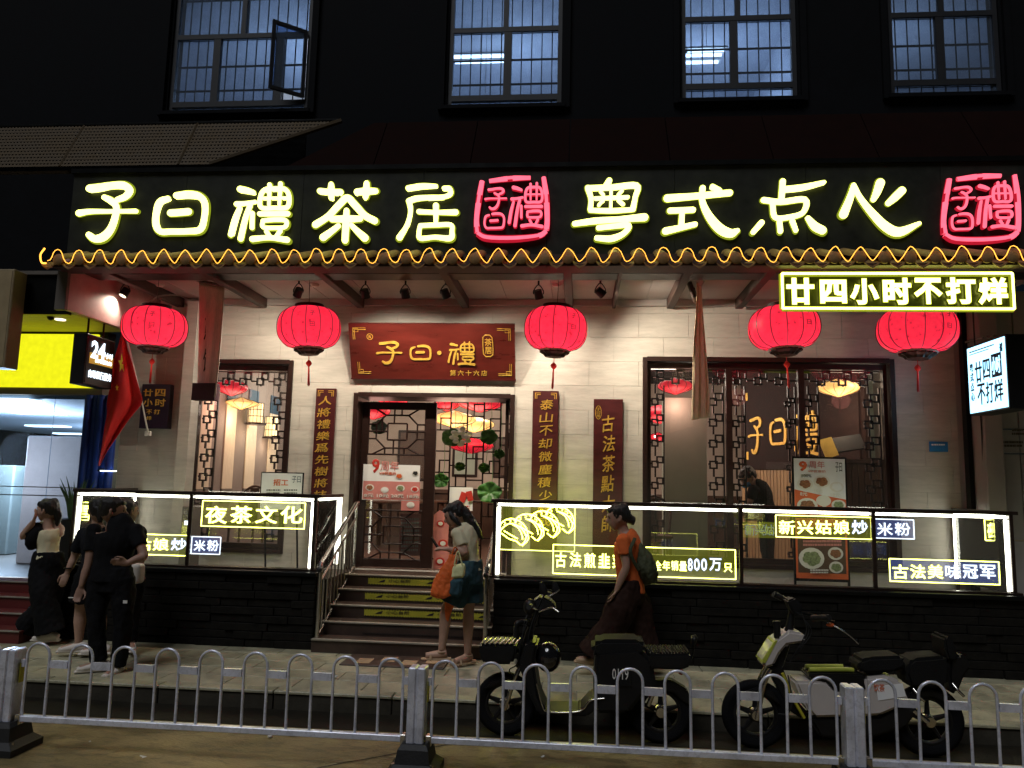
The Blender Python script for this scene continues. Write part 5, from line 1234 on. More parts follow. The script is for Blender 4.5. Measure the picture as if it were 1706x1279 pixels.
# ================================================================== cyan box sign on the right
xR = 4.17; yn, yf = 7.90, 8.68; zA, zB = 2.73, 3.47
SR = sidebox('glowing pale cyan box sign reading 廿四小时不打烊 on the right', (xR, zA, zB), yn, yf, .22, 'face_panel', 'Lbox', -1)
F = lambda s, u0, u1, v0, v1, m='inkblue', off=.0: st(SR, s, xR-.012, yf-.03-(yf-yn-.06)*u1, yf-.03-(yf-yn-.06)*u0, zA+(zB-zA)*v0, zA+(zB-zA)*v1, m, off, -1)
for ch, u0, u1, v0, v1 in (('廿', .20, .40, .44, .74), ('四', .43, .62, .46, .74), ('不', .24, .46, .12, .42), ('打', .48, .68, .12, .42), ('烊', .70, .93, .12, .42)): F(ch, u0, u1, v0, v1, 'inkblue', .012)
def fb(name, u0, u1, v0, v1, m): MB().box((xR-.008, yf-.03-(yf-yn-.06)*u1, zA+(zB-zA)*v0), (xR-.0115, yf-.03-(yf-yn-.06)*u0, zA+(zB-zA)*v1)).build(name, M[m], SR)
fb('printed_block', .66, .92, .46, .78, 'inkblue'); st(SR, '小时', xR-.015, yf-.03-(yf-yn-.06)*.90, yf-.03-(yf-yn-.06)*.68, zA+(zB-zA)*.50, zA+(zB-zA)*.74, 'Lbox', .01, -1)
fb('printed_line', .06, .75, .90, .915, 'inkblue'); fb('printed_line', .06, .60, .865, .875, 'inkblue'); F('子曰禮', .90, .97, .78, .9, 'inkblue'); 
for i, ch in enumerate('粤式点心'): F(ch, .06, .15, .62-.14*i, .74-.14*i, 'inkblue')
MB().tube([(xR+.1, 8.3, zB), (xR+.25, 8.6, zB+.12), (xR+.2, 9.1, zB+.14)], .016, n=8, sm=3).build('support_arm', M['steel'], SR)

# ================================================================== upper building: hoardings, facade, windows
HD = thing('perforated_hoarding', 'dull gold perforated metal hoarding above the left part of the sign', 'hoarding', (-5, 8, 5.3))
hx = lambda p, y, Y: at(p, y, Y).x
bzH, tzH = at(300, 274, 7.9).z, at(300, 206, 8.25).z
def slope(x, s): return (x, 7.9+.35*s, bzH+(tzH-bzH)*s)
xb1, xt1 = hx(352, 272, 7.9), hx(566, 202, 8.25)
mb = MB(); r_ = 12; x = -12.
cols = 3
k = 0
cells = MB()
pitch = .042
xs = -7.9
# frame panels with real perforations approximated by crossed metal strips
for i in range(int((xt1-xs)/pitch)):
    xx = xs+i*pitch; e = min(1, max(0, (xx-xb1)/(xt1-xb1))) if xx > xb1 else 0
    if e >= 1: break
    a_, b_ = slope(xx, e), slope(xx, 1); cells.add([a_, (a_[0]+.022, a_[1], a_[2]), (b_[0]+.022, b_[1], b_[2]), b_], [(0, 1, 2, 3)])
for j in range(13):
    s0 = j/13; s1 = s0+.045; xe = xb1+(xt1-xb1)*s0; a_, b_ = slope(xs, s0), slope(xs, s1); o_ = .003
    cells.add([(xs, a_[1]-o_, a_[2]), (xe, a_[1]-o_, a_[2]), (xe+.05, b_[1]-o_, b_[2]), (xs, b_[1]-o_, b_[2])], [(0, 1, 2, 3)])
tag(cells.build('perforated_sheet', M['mesh'], HD), kind='stuff')
MB().tube([slope(xb1-.02, 0), slope(xt1+.02, 1)], .03, n=6).build('edge_bar', M['mesh'], HD); MB().box((xs, 8.02, bzH-.05), (xb1, 8.06, bzH)).build('bottom_bar', M['mesh'], HD); MB().tube([slope(xs, 1.02), slope(xt1, 1.02)], .02, n=6).build('top_bar', M['black'], HD)
for i in range(3): xx = xs+.6+i*1.4; MB().tube([slope(xx, 0), slope(xx, 1)], .014, n=5).build('panel_seam', M['mesh'], HD)
box1('backing_sheet', (xs, 8.28, bzH-.05), (xt1-.4, 8.30, tzH-.1), 'black', HD)
AW = thing('maroon_awning', 'dark maroon sloping awning above the right part of the sign', 'awning', (2, 8, 5.3))
mb = MB(); xa_, xb_ = hx(470, 245, 7.9), 6.2; zz0, zz1 = at(1200, 275, 7.8).z, at(1200, 190, 8.3).z
for i in range(9):
    p = xa_+(xb_-xa_)*i/9; q = xa_+(xb_-xa_)*(i+1)/9-.01; o_ = .9 if i == 0 else 0
    MB().add([(p, 7.8, zz0), (q, 7.8, zz0), (q, 8.35, zz1), (p+o_, 8.35, zz1), (p, 7.85, zz0-.03), (q, 7.85, zz0-.03), (q, 8.4, zz1-.03), (p+o_, 8.4, zz1-.03)], [(0, 1, 2, 3), (4, 5, 6, 7), (0, 1, 5, 4), (1, 2, 6, 5), (2, 3, 7, 6), (3, 0, 4, 7)]).build('awning_panel', M['maroonroof'], AW)
MB().tube([(xa_-.1, 7.8, zz0), (xb_, 7.8, zz0)], .025, n=6).build('edge_bar', M['black'], AW)
UY = 8.6
WU = []
def U(x, y): return at(x, y, UY)
UW = [(285, 516, 185), (747, 936, 176), (1136, 1328, 165), (1483, 1668, 157)]
holes = []
for x0, x1, yb in UW: holes.append((U(x0, 100).x, U(x1, 100).x, U((x0+x1)/2, yb).z, 8.25))
fb_ = MB()
for (x0, x1, z0, z1) in cut([(-14, 9, 5.2, 11)], holes): fb_.box((x0, UY+.0, z0), (x1, UY+.25, z1))
fb_.build('upper_wall', M['facade'], BL)
cnt = 0
for wi, (h, (p0, p1, pb_)) in enumerate(zip(holes, UW)):
    x0, x1, z0, z1 = h
    wn = bpy.data.objects.new('upper_window', None); COL.objects.link(wn); wn.location = ((x0+x1)/2, UY, z0); adopt(wn, BL)
    wn['label'] = ['leftmost upper window with one casement swung open', 'second upper window with bright tube lights reflected', 'third upper window with a blurred bright lamp glow', 'rightmost dim upper window'][wi]
    t = .05; Y0 = UY+.06; zs = z0+.10; zt = z0+(at((p0+p1)/2, (140 if wi == 0 else 118)/2.47+ (0 if wi else 0), UY).z-z0) if 0 else at((p0+p1)/2, [57, 46, 27, 20][wi], UY).z; zl = at((p0+p1)/2, [170, 160, 140, 134][wi], UY).z
    f = MB(); f.box((x0, Y0-.03, z0), (x0+t, Y0+.03, z1)).box((x1-t, Y0-.03, z0), (x1, Y0+.03, z1)).box((x0+t, Y0-.03, z0), (x1-t, Y0+.03, z0+.03)).box((x0+t, Y0-.03, z1-t), (x1-t, Y0+.03, z1))
    f.box((x0+t, Y0-.032, zt-.03), (x1-t, Y0+.028, zt+.03)).box((x0+t, Y0-.031, zl-.035), (x1-t, Y0+.031, zl+.035))
    if wi == 0: ms = [U(358, 100).x, U(463, 100).x]
    elif wi == 1: ms = [U(845, 100).x]
    elif wi == 2: ms = [U(1224, 90).x]
    else: ms = [U(1570, 90).x]
    for m_ in ms: f.box((m_-.045, Y0-.029, zl+.036), (m_+.045, Y0+.029, zt-.031))
    f.box(((x0+x1)/2-.03, Y0-.028, zt+.031), ((x0+x1)/2+.03, Y0+.028, z1-t)); f.build('frame', M['bar'], wn)
    ed = [x0+t]+[v for m_ in ms for v in (m_-.045, m_+.045)]+[x1-t]
    for a, b in zip(ed[::2], ed[1::2]):
        if wi == 0 and a > ms[1]: continue
        MB().box((a, Y0-.004, zl+.036), (b, Y0+.004, zt-.032)).build('pane', M['upglass'], wn)
    for a, b, c_, d_ in ((x0+t, x1-t, z0+.03, zl-.036), (x0+t, (x0+x1)/2-.03, zt+.03, z1-t), ((x0+x1)/2+.03, x1-t, zt+.03, z1-t)): MB().box((a, Y0-.004, c_), (b, Y0+.004, d_)).build('pane', M['upglass'], wn)
    if wi == 0:   # open casement swung outwards
        hx_ = x1-t; ang = R(38); wd = x1-t-ms[1]-.045; ca = MB(); g_ = MB(); rot = Matrix.Rotation(ang, 3, 'Z')
        def pv(u, z, d=0): v = rot @ Vector((-u, -d, 0)); return Vector((hx_+v.x, Y0-.05+v.y, z))
        def bx_(mb_, u0, u1, za, zb3, d):
            vs = [pv(u, z, dd) for u in (u0, u1) for dd in (-d, d) for z in (za, zb3)]; mb_.add(vs, [(0, 1, 3, 2), (4, 6, 7, 5), (0, 4, 5, 1), (2, 3, 7, 6), (0, 2, 6, 4), (1, 5, 7, 3)])
        za, zb3 = zl+.04, zt+.02; bx_(ca, 0, .04, za, zb3, .02); bx_(ca, wd+.08, wd+.12, za, zb3, .02); bx_(ca, .04, wd+.08, za, za+.04, .019); bx_(ca, .04, wd+.08, zb3-.04, zb3, .019); bx_(g_, .04, wd+.08, za+.04, zb3-.04, .003)
        ca.build('casement_frame', M['bar'], wn); g_.build('pane', M['upglass'], wn)
    n_ = int((x1-x0)/.122)
    for i in range(1, n_):   # security bars behind the glass
        xx = x0+(x1-x0)*i/n_; MB().box((xx-.006, Y0+.10, z0+.03), (xx+.006, Y0+.112, z1)).build('security_bar', M['bar'], wn)
    for zz_ in (zl+(zt-zl)*.28, zl+(zt-zl)*.64, z1-.35): MB().box((x0, Y0+.112, zz_-.012), (x1, Y0+.124, zz_+.012)).build('security_bar', M['bar'], wn)
    box1('sill', (x0-.05, UY-.07, z0-.05), (x1+.05, UY-.001, z0-.005), 'facade', wn)
    for (a, b) in ((x0-.10, x0-.03), (x1+.03, x1+.10)): box1('surround', (a, UY-.05, z0-.05), (b, UY-.001, 9), 'facade', wn)
# classroom-like rooms behind them with tube lamps
UR = thing('upper_room', None, None, (0, 11, 6)); UR['kind'] = 'structure'
box1('upper_floor', (-8, UY+.26, 5.6), (8, 14, 5.7), 'upwall', UR); box1('upper_ceiling', (-8, UY+.26, 8.6), (8, 14, 8.7), 'upwall', UR); box1('upper_back_wall', (-8, 14, 5.6), (8, 14.1, 8.7), 'upwall', UR)
for xx in (-8, -2.4, .4, 2.9, 7.9): box1('upper_side_wall', (xx, UY+.27, 5.7), (xx+.1, 14, 8.6), 'upwall', UR)
TU = [(490, 68, 11.2), (500, 128, 12.6), (502, 147, 13.3), (800, 94, 10.8), (803, 103, 11.3), (800, 112, 11.9), (808, 168, 10.2), (1172, 92, 10.9), (1168, 104, 11.5), (1177, 84, 10.4), (1622, 120, 12.5)]
for i, (x, y, Y) in enumerate(TU):
    c = at(x, y, Y); T_ = thing('tube_lamp', ['upper tube lamp seen in the open casement of the leftmost window', 'middle tube lamp low in the open casement', 'lowest tube lamp in the open casement', 'top tube lamp of three in the second upper window', 'middle tube lamp of three in the second upper window', 'bottom tube lamp of three in the second upper window', 'tube lamp under the rail of the second upper window', 'middle tube lamp in the third upper window', 'lowest tube lamp in the third upper window', 'top tube lamp in the third upper window', 'single tube lamp in the rightmost upper window'][i], 'lamp', tuple(c), 'tube lamps in the upper rooms')
    w_ = .42 if i < 7 else .26; MB().tube([c+Vector((-w_, 0, 0)), c+Vector((w_, 0, 0))], .022, n=8).build('tube', M['Ltube'], T_); MB().box(c+Vector((-w_-.03, -.03, .024)), c+Vector((w_+.03, .03, .05))).build('batten', M['white'], T_)
    MB().tube([c+Vector((0, 0, .05)), Vector((c.x, c.y, 8.6))], .004, n=4).build('stem', M['white'], T_)
for x_, e_ in ((-4.2, 20), (-1, 15), (1.8, 15), (4.4, 8)): point('room_glow', (x_, 11.2, 7.6), e_*4.2, (.80, .90, 1), .4)
# ================================================================== poster stands on the terrace
PS = thing('poster_stand', 'tall black-framed ninth anniversary food poster stand before the right window', 'poster stand', tuple(at(1370, 960, 8.9))); Y = 8.85
a = at(1327, 966, Y); b = at(1407, 764, Y); mid = at(1370, 862, Y).z
a.z = at(1367, 964, Y).z; b.z = at(1367, 764, Y).z
f = MB(); f.box((a.x-.02, Y, LZ), (a.x, Y+.03, b.z+.02)).box((b.x, Y, LZ), (b.x+.02, Y+.03, b.z+.02)).box((a.x, Y, b.z), (b.x, Y+.03, b.z+.02)).box((a.x, Y, a.z-.03), (b.x, Y+.03, a.z)).box((a.x, Y, mid-.01), (b.x, Y+.028, mid+.01)); f.build('stand_frame', M['black'], PS)
for sx in (a.x-.01, b.x+.01): MB().box((sx-.012, Y-.22, LZ), (sx+.012, Y+.25, LZ+.02)).build('foot', M['black'], PS)
p = MB().use(M['paper']).box((a.x, Y-.003, mid+.01), (b.x, Y+.002, b.z)); p.use(M['orange']).add([(a.x, Y-.0045, mid+.01), (b.x, Y-.0045, mid+.01), (b.x, Y-.0045, mid+.20), (a.x+.25, Y-.0045, mid+.25), (a.x, Y-.0045, mid+.30)], [(0, 1, 2, 3, 4)]); p.build('upper_print', None, PS)
p = MB().use(M['orange']).box((a.x, Y-.003, a.z), (b.x, Y+.002, mid-.01)); p.use(M['counter']).box((a.x+.02, Y-.005, a.z+.06), (b.x-.02, Y-.0032, mid-.10)); p.build('lower_print', None, PS)
text('9', (1331, 768, 1345, 785), Y-.008, M['orange'], 'printed_figure', PS, offset=.04, depth=.003)
text('周年', (1348, 768, 1374, 780), Y-.008, M['pink'], 'lettering', PS, offset=.01, depth=.003)
text('VIP优惠价', (1346, 783, 1376, 787), Y-.008, M['orange'], 'lettering', PS, depth=.003); text('100%', (1336, 790, 1352, 795), Y-.008, M['ink'], 'lettering', PS, depth=.003)
text('子曰', (1392, 770, 1403, 786), Y-.008, M['ink'], 'lettering', PS, depth=.003)
for x, y, r, m in ((1341, 806, .085, 'food'), (1369, 802, .09, 'food'), (1394, 811, .075, 'paper'), (1345, 842, .11, 'food'), (1372, 834, .08, 'white'), (1397, 841, .075, 'greenfood')): dish(x, y, r, Y-.007, PS, m)
for s, b_ in (('8元', (1333, 819, 1345, 826)), ('16元', (1357, 814, 1371, 821)), ('18元', (1384, 821, 1400, 828)), ('28元', (1360, 843, 1378, 850))): text(s, b_, Y-.012, M['white'], 'lettering', PS, offset=.02, depth=.003)
printrows((1338, 899, 1402, 911), Y-.0085, 'pink', 2, PS)
for x, y, r, m in ((1352, 930, .10, 'greenfood'), (1392, 922, .06, 'food'), (1393, 945, .055, 'greenfood')): dish(x, y, r*1.35, Y-.008, PS, m, e=.85)
printrows((1350, 948, 1380, 956), Y-.03, 'white', 2, PS)
RS = thing('notice_stand', 'white recruiting notice 招工 on a stand behind the left railing', 'notice', tuple(at(470, 830, 8.9))); Y = 8.8
a = at(434, 832, Y); b = at(504, 789, Y); a.z -= .12
rot = None
MB().box((a.x-.012, Y+.004, a.z), (b.x+.012, Y+.03, b.z+.012), c=.003).build('frame', M['black'], RS); MB().box((a.x, Y, a.z+.01), (b.x, Y+.0035, b.z)).build('sheet', M['paper'], RS)
text('招工', (455, 798, 480, 809), Y-.003, M['orange'], 'lettering', RS, offset=.02, depth=.003)
for k in range(4):
    for (x0, x1) in ((444, 467), (473, 495)): printrows((x0, 815+5*k, x1, 818+5*k), Y-.003, 'ink', 1, RS)
text('子曰', (486, 793, 501, 804), Y-.003, M['inkblue'], 'lettering', RS, depth=.002)
for sx in (a.x+.05, b.x-.05): MB().tube([(sx, Y+.02, a.z), (sx, Y+.15, LZ)], .012, n=6).build('leg', M['black'], RS)
# small stanchion poster by the doorway
DP = thing('promotion_stand', 'white card with red packet picture standing inside the open doorway', 'sign', tuple(at(775, 880, 9.9))); Y = 9.9
a = at(748, 850, Y); b = at(788, 812, Y); MB().box((a.x, Y, a.z), (b.x, Y+.02, b.z)).build('card', M['paper'], DP)
m1 = MB(); m1.box(at(766, 836, Y)+Vector((0, -.02, 0)), at(777, 820, Y)+Vector((0, -.002, 0)), rot=Matrix.Rotation(R(18), 3, 'Y')); m1.box(at(778, 834, Y)+Vector((0, -.03, 0)), at(788, 818, Y)+Vector((0, -.021, 0)), rot=Matrix.Rotation(R(-14), 3, 'Y')); m1.build('printed_packet', M['red'], DP)
printrows((752, 842, 782, 849), Y-.004, 'red', 2, DP); MB().tube([at(768, 850, Y+.01), (at(768, 850, Y).x, Y+.01, LZ)], .02, n=8).build('pole', M['steel'], DP); MB().lathe((at(768, 850, Y).x, Y+.01, LZ), [(.001, .03), (.14, .02), (.15, 0)], n=20).build('base', M['steel'], DP)
RB = thing('standing_card', 'red and white cut-out card at the left side of the open doorway', 'sign', tuple(at(735, 900, 9.8))); Y = 9.75
MB().prism(px([(722, 858), (732, 850), (742, 854), (748, 868), (746, 905), (752, 948), (722, 948)], Y), Y, Y+.02).build('card', M['pink'], RB); r1 = MB()
for (x, y, r) in ((734, 872, .05), (738, 905, .06), (733, 935, .06)): disc(r1.use(M['red']), at(x, y, Y)+Vector((0, -.001, 0)), r, .004); disc(r1.use(M['white']), at(x, y, Y)+Vector((0, -.006, 0)), r*.6, .003)
r1.build('printed_disc', None, RB)
# glass cabinet behind the left railing and steel bin at the door
CB = thing('cabinet', 'grey steel cabinet behind the left glass railing', 'cabinet', tuple(at(308, 930, 8.9))); a = at(297, 930, 8.9); b = at(318, 843, 8.9)
MB().box((a.x, 8.9, LZ), (b.x, 9.2, b.z), c=.01).build('body', M['greypanel'], CB); MB().box((a.x+.02, 8.885, LZ+.4), (b.x-.02, 8.898, b.z-.04)).build('door_panel', M['steel'], CB); MB().box((a.x+.05, 8.882, b.z-.22), (a.x+.12, 8.884, b.z-.17)).build('label', M['Lblue'], CB)

# ================================================================== street fence
fz_b, fz_t, pz = .232, .715, .655
FYc = 5.3
posts_x = [-6.75, -3.93, -1.055, 1.74, 4.55]
def fence_post(x, lab):
    P_ = thing('fence_post', lab, 'post', (x, FYc, 0))
    f = MB(); f.box((x-.058, FYc-.06, .19), (x-.004, FYc+.06, pz+.02), c=.008).box((x+.004, FYc-.06, .19), (x+.058, FYc+.06, pz+.02), c=.008).box((x-.01, FYc-.05, .19), (x+.01, FYc+.05, pz+.014)); f.build('column', M['fence'], P_)
    b_ = MB(); vs = []
    prof = [(.165, .16, 0), (.165, .16, .045), (.115, .12, .085), (.10, .105, .17), (.082, .085, .20)]
    for (hx_, hy_, z) in prof: vs += [(x-hx_, FYc-hy_, z), (x+hx_, FYc-hy_, z), (x+hx_, FYc+hy_, z), (x-hx_, FYc+hy_, z)]
    fs = [(0, 1, 2, 3), (16, 17, 18, 19)]
    for i in range(4):
        for k in range(4): fs.append((i*4+k, i*4+(k+1) % 4, i*4+4+(k+1) % 4, i*4+4+k))
    b_.add(vs, fs).build('base', M['rubber'], P_)
    for s in (-1, 1): MB().tube([(x+s*.125, FYc-.10, .05), (x+s*.125, FYc-.10, .085)], .014, n=6).build('bolt', M['steel'], P_)
    MB().box((x+.067, FYc-.02, .45), (x+.072, FYc+.03, .58)).build('reflector', M['yellowtape'], P_)
for x, lab in zip(posts_x[1:4], ('grey fence post at the left edge of the view', 'grey fence post in the middle, in front of the entrance steps', 'grey fence post on the right before the white scooter')): fence_post(x, lab)
hoopm = None
for bi, (xa, xb) in enumerate(zip(posts_x, posts_x[1:])):
    lab = ['short end of the white hoop fence left of the first post', 'white hoop fence bay between the left and middle posts', 'white hoop fence bay in front of the black scooter', 'white hoop fence bay right of the right post'][bi]
    F_ = thing('street_fence', lab, 'fence', ((xa+xb)/2, FYc, .2), 'bays of the hoop fence along the road')
    MB().box((xa+.09, FYc-.022, fz_b-.040), (xb-.09, FYc+.022, fz_b), c=.004).build('bottom_rail', M['fence'], F_)
    nh = 9; d = (xb-xa-.06)/nh; hw = .082; zr = fz_t-hw
    MBr = []
    for i in range(nh):
        c = xa+.03+d*(i+.5); j = random.uniform(-.007, .007); pts = [(c-hw+j, FYc, fz_b)]+[(c-hw*math.cos(math.pi*k/10)+j*.3, FYc, zr+hw*math.sin(math.pi*k/10)) for k in range(11)]+[(c+hw+j*.6, FYc, fz_b)]
        MB().tube(pts, .0098, n=10).build('hoop', M['fence'], F_, smooth=40)
        x0 = c+hw+.011; x1 = c+d-hw-.011
        if i < nh-1: MB().box((x0, FYc-.012, .555), (x1, FYc+.012, .604)).build('spacer_bar', M['fence'], F_)
        else: MB().box((x0, FYc-.012, .555), (xb-.068, FYc+.012, .604)).build('spacer_bar', M['fence'], F_)
        if i == 0: MB().box((xa+.068, FYc-.012, .555), (c-hw-.011, FYc+.012, .604)).build('spacer_bar', M['fence'], F_)
    for xe in (xa+.085, xb-.085): MB().box((xe-.018, FYc-.03, fz_b-.06), (xe+.018, FYc+.03, fz_b+.01), c=.003).build('clamp', M['steel'], F_)
# litter
c = at(478, 1224, 5.0); c.z = .012
for nm, lab, p0, dx, m in (('bottle_cap', 'pale crumpled scrap on the road under the fence', at(450, 1226, 1), .02, 'white'), ('carton_scrap', 'small dark red carton scrap on the road below the fence', at(487, 1223, 1), .035, 'red')):
    d = np.array(p0)-CAM; q = Vector(CAM+d*(CAM[2]-.012)/(-d[2])); tag(MB().ball(q, (dx, .02, .012), 8).build(nm, M[m]), lab, 'litter')

for x, y, sx, lab in ((150, 1236, .012, 'dry leaf scrap on the road near the left fence post'), (238, 1262, .018, 'white paper scrap on the road at the lower left'), (905, 1262, .014, 'small pale scrap on the road right of the middle post'), (560, 1128, .02, 'crumpled tissue on the pavement before the steps')):
    q = atz(x, y, .014 if y > 1200 else SZ+.014); mb = MB(); vs = [q+Vector((random.uniform(-1, 1)*sx*1.6, random.uniform(-1, 1)*sx*1.6, random.uniform(0, 1)*sx)) for _ in range(9)]
    mb.add(vs, [(0, 1, 2), (2, 3, 4), (1, 4, 5), (5, 6, 7), (7, 8, 0), (3, 6, 8), (0, 4, 7)]); tag(mb.build('paper_scrap', M['paper']), lab, 'litter')

# ================================================================== scooters
def wheel(par, x, y, r, Y, w_=.085):
    c = at(x, y, Y); c.z = r; W_ = bpy.data.objects.new('wheel', None); COL.objects.link(W_); W_.location = c; adopt(W_, par); prof = []
    for k in range(13): a = math.pi*k/12; prof.append((r-w_*.45+w_*.45*math.sin(a), -w_/2*math.cos(a)))
    MB().lathe(c, [(r*.66, -w_*.3)]+prof+[(r*.66, w_*.3)], n=40, axis='y').build('tyre', M['tyre'], W_, smooth=50)
    MB().lathe(c, [(r*.67, -w_*.28), (r*.60, -w_*.30), (r*.56, -.01), (r*.56, .01), (r*.60, w_*.30), (r*.67, w_*.28)], n=36, axis='y').build('rim', M['blackplastic'], W_, smooth=50)
    for k in range(5): a = 2*math.pi*k/5+.3; MB().tube([c+Vector((.04*math.cos(a), 0, .04*math.sin(a))), c+Vector((r*.58*math.cos(a), 0, r*.58*math.sin(a)))], [.022, .014], n=6).build('spoke', M['blackplastic'], W_)
    MB().lathe(c, [(.001, -.06), (.035, -.06), (.05, -.03), (.05, .03), (.035, .06), (.001, .06)], n=18, axis='y').build('hub', M['steel'], W_, smooth=30); return c
SY = 6.15
P_ = lambda x, y, d=0.: at(x, y, SY)+Vector((0, d, 0))
def pr(par, name, poly, hw, m, c=.01, y0=None, y1=None):
    return MB().prism(px(poly, SY), SY-hw if y0 is None else SY+y0, SY+hw if y1 is None else SY+y1, c=c, seg=2).build(name, M[m], par, smooth=35)
def tb(par, name, pts, r, m, sm=3, n=8, **k): return MB().tube([P_(*q) for q in pts], r, n=n, sm=sm, **k).build(name, M[m], par, smooth=50)
# --- black scooter
BS = thing('scooter', 'black electric scooter with a hanging round helmet behind the fence', 'scooter', tuple(P_(960, 1218)))
BS.location.z = 0
wc = wheel(BS, 842, 1175, .232, SY); wc2 = wheel(BS, 1100, 1180, .232, SY)
pr(BS, 'front_fender', [(806, 1146), (818, 1132), (842, 1124), (862, 1132), (874, 1146), (864, 1143), (842, 1133), (822, 1142)], .055, 'blackplastic')
for s in (-.065, .065): tb(BS, 'fork', [(842, 1178, s), (858, 1130, s), (868, 1108, s*.7)], .016, 'steel')
tb(BS, 'steering_column', [(866, 1112, 0), (880, 1060, 0), (896, 1015, 0)], [.035, .03, .022], 'blackplastic')
pr(BS, 'leg_shield', [(866, 1100), (878, 1064), (898, 1064), (892, 1100), (900, 1150), (912, 1176), (898, 1180), (884, 1150)], .16, 'blackplastic', .02)
pr(BS, 'floorboard', [(898, 1166), (912, 1176), (966, 1176), (984, 1156), (1000, 1152), (1000, 1166), (978, 1184), (900, 1182)], .15, 'blackplastic', .012)
tb(BS, 'floor_trim', [(896, 1130, -.155), (905, 1165, -.155), (916, 1176, -.155), (966, 1175, -.155), (982, 1158, -.155), (1006, 1154, -.155)], .006, 'steel')
pr(BS, 'body_shell', [(992, 1078), (1062, 1072), (1084, 1092), (1092, 1140), (1070, 1150), (1046, 1180), (990, 1180), (988, 1130)], .15, 'blackplastic', .03)
pr(BS, 'rear_fender', [(1050, 1164), (1060, 1142), (1082, 1130), (1118, 1130), (1144, 1146), (1152, 1172), (1140, 1168), (1120, 1150), (1088, 1146), (1064, 1160)], .06, 'blackplastic')
pr(BS, 'seat', [(986, 1066), (1000, 1060), (1064, 1060), (1076, 1068), (1074, 1082), (1060, 1090), (994, 1090), (984, 1082)], .14, 'seat', .03)
pr(BS, 'rear_box', [(1076, 1082), (1144, 1082), (1148, 1088), (1146, 1102), (1132, 1108), (1080, 1106)], .16, 'blackplastic', .02)
for k in range(14): tb(BS, 'ribbed_edge', [(1078+k*5, 1081.5, -.14), (1078+k*5, 1081.5, .14)], .009, 'seat', 1, 6)
pr(BS, 'front_basket', [(802, 1066), (862, 1066), (864, 1080), (856, 1100), (810, 1100), (802, 1084)], .15, 'blackplastic', .02)
for k in range(8): tb(BS, 'basket_rim_wire', [(804+k*8, 1066, -.15), (810+k*8, 1063, 0), (804+k*8, 1066, .15)], .006, 'steel', 3, 5)
tb(BS, 'basket_bracket', [(858, 1084, 0), (872, 1086, 0)], .018, 'black', 1)
tb(BS, 'handlebar', [(888, 1000, -.30), (896, 1008, -.16), (900, 1014, 0), (908, 1008, .16), (912, 998, .30)], .013, 'steel')
tb(BS, 'grip', [(886, 999, -.36), (889, 1001, -.26)], .02, 'rubber', 1); tb(BS, 'grip', [(911, 999, .26), (914, 996, .36)], .02, 'rubber', 1)
pr(BS, 'instrument_pod', [(888, 1000), (902, 990), (922, 1000), (928, 1014), (912, 1026), (894, 1020)], .09, 'blackplastic', .015)
MB().ball(P_(884, 1008, -.08), (.05, .05, .062), 14).build('headlamp', M['blackplastic'], BS, smooth=60)
tb(BS, 'brake_lever', [(900, 1012, -.2), (920, 1004, -.24), (932, 1010, -.27)], .006, 'steel'); tb(BS, 'brake_lever', [(906, 1004, .2), (924, 994, .24), (930, 990, .27)], .006, 'steel')
for x, y, d in ((908, 974, -.28), (924, 988, .28)):
    tb(BS, 'mirror_stem', [(900, 1004, d), (906, 990, d), (x+2, y+8, d)], .006, 'black'); MB().tube([P_(x-3, y-12, d), P_(x, y, d), P_(x+4, y+8, d)], [.012, .03, .016], rb=[.008, .014, .010], n=10, sm=4).build('mirror', M['blackplastic'], BS, smooth=50)
tb(BS, 'shield_hook', [(862, 1040, -.1), (864, 1034, -.1), (876, 1034, -.06), (884, 1042, 0)], .02, 'blackplastic')
tb(BS, 'shield_hook', [(862, 1058, -.1), (861, 1040, -.1)], .02, 'blackplastic')
tb(BS, 'cable', [(884, 1020, -.06), (870, 1060, -.09), (864, 1100, -.08), (850, 1112, -.07), (858, 1126, -.05)], .005, 'rubber', 5, 5)
tb(BS, 'mirror_stem', [(1146, 1098, 0), (1152, 1096, 0), (1157, 1070, 0)], .008, 'black'); MB().tube([P_(1155, 1058), P_(1156, 1064), P_(1153, 1080)], [.018, .026, .01], rb=[.012, .05, .01], n=8, sm=3).build('tail_reflector', M['blackplastic'], BS, smooth=50)
pr(BS, 'number_plate', [(1017, 1111), (1050, 1111), (1050, 1134), (1017, 1134)], .1, 'seat', 0, -.160, -.152)
for k, (x, y) in enumerate(((876, 1030), (884, 1046), (892, 1030))): tb(BS, 'cable', [(x+14, 1004, -.05-.03*k), (x, y, -.11), (x-4, y+34, -.10), (876, 1100, -.06)], .004, 'rubber', 5, 5)
text('0119', (1020, 1114, 1047, 1132), SY-.165, M['white'], 'lettering', BS, offset=.0, depth=.003)
tb(BS, 'shock_absorber', [(1078, 1170, -.09), (1090, 1140, -.09)], .018, 'steel'); tb(BS, 'tail_lamp', [(1134, 1118, -.03), (1134, 1118, .03)], .022, 'red', 1)
HM = thing('helmet', 'glossy round black helmet hanging from the black scooter', 'helmet', tuple(P_(914, 1090))); c = P_(914, 1092, -.05); r_ = .098
K = 12; MB().lathe(c, [(r_*math.sin(math.pi*k/K*.86), r_*1.12*math.cos(math.pi*k/K*.86)) for k in range(K+1)], n=28).build('shell', mat('gloss_helmet', (.01, .01, .011), .12, coat=1), HM, smooth=60); MB().tube([c+Vector((-.06, 0, .09)), P_(884, 1070), P_(888, 1060)], .006, n=5, sm=3).build('strap', M['rubber'], HM)
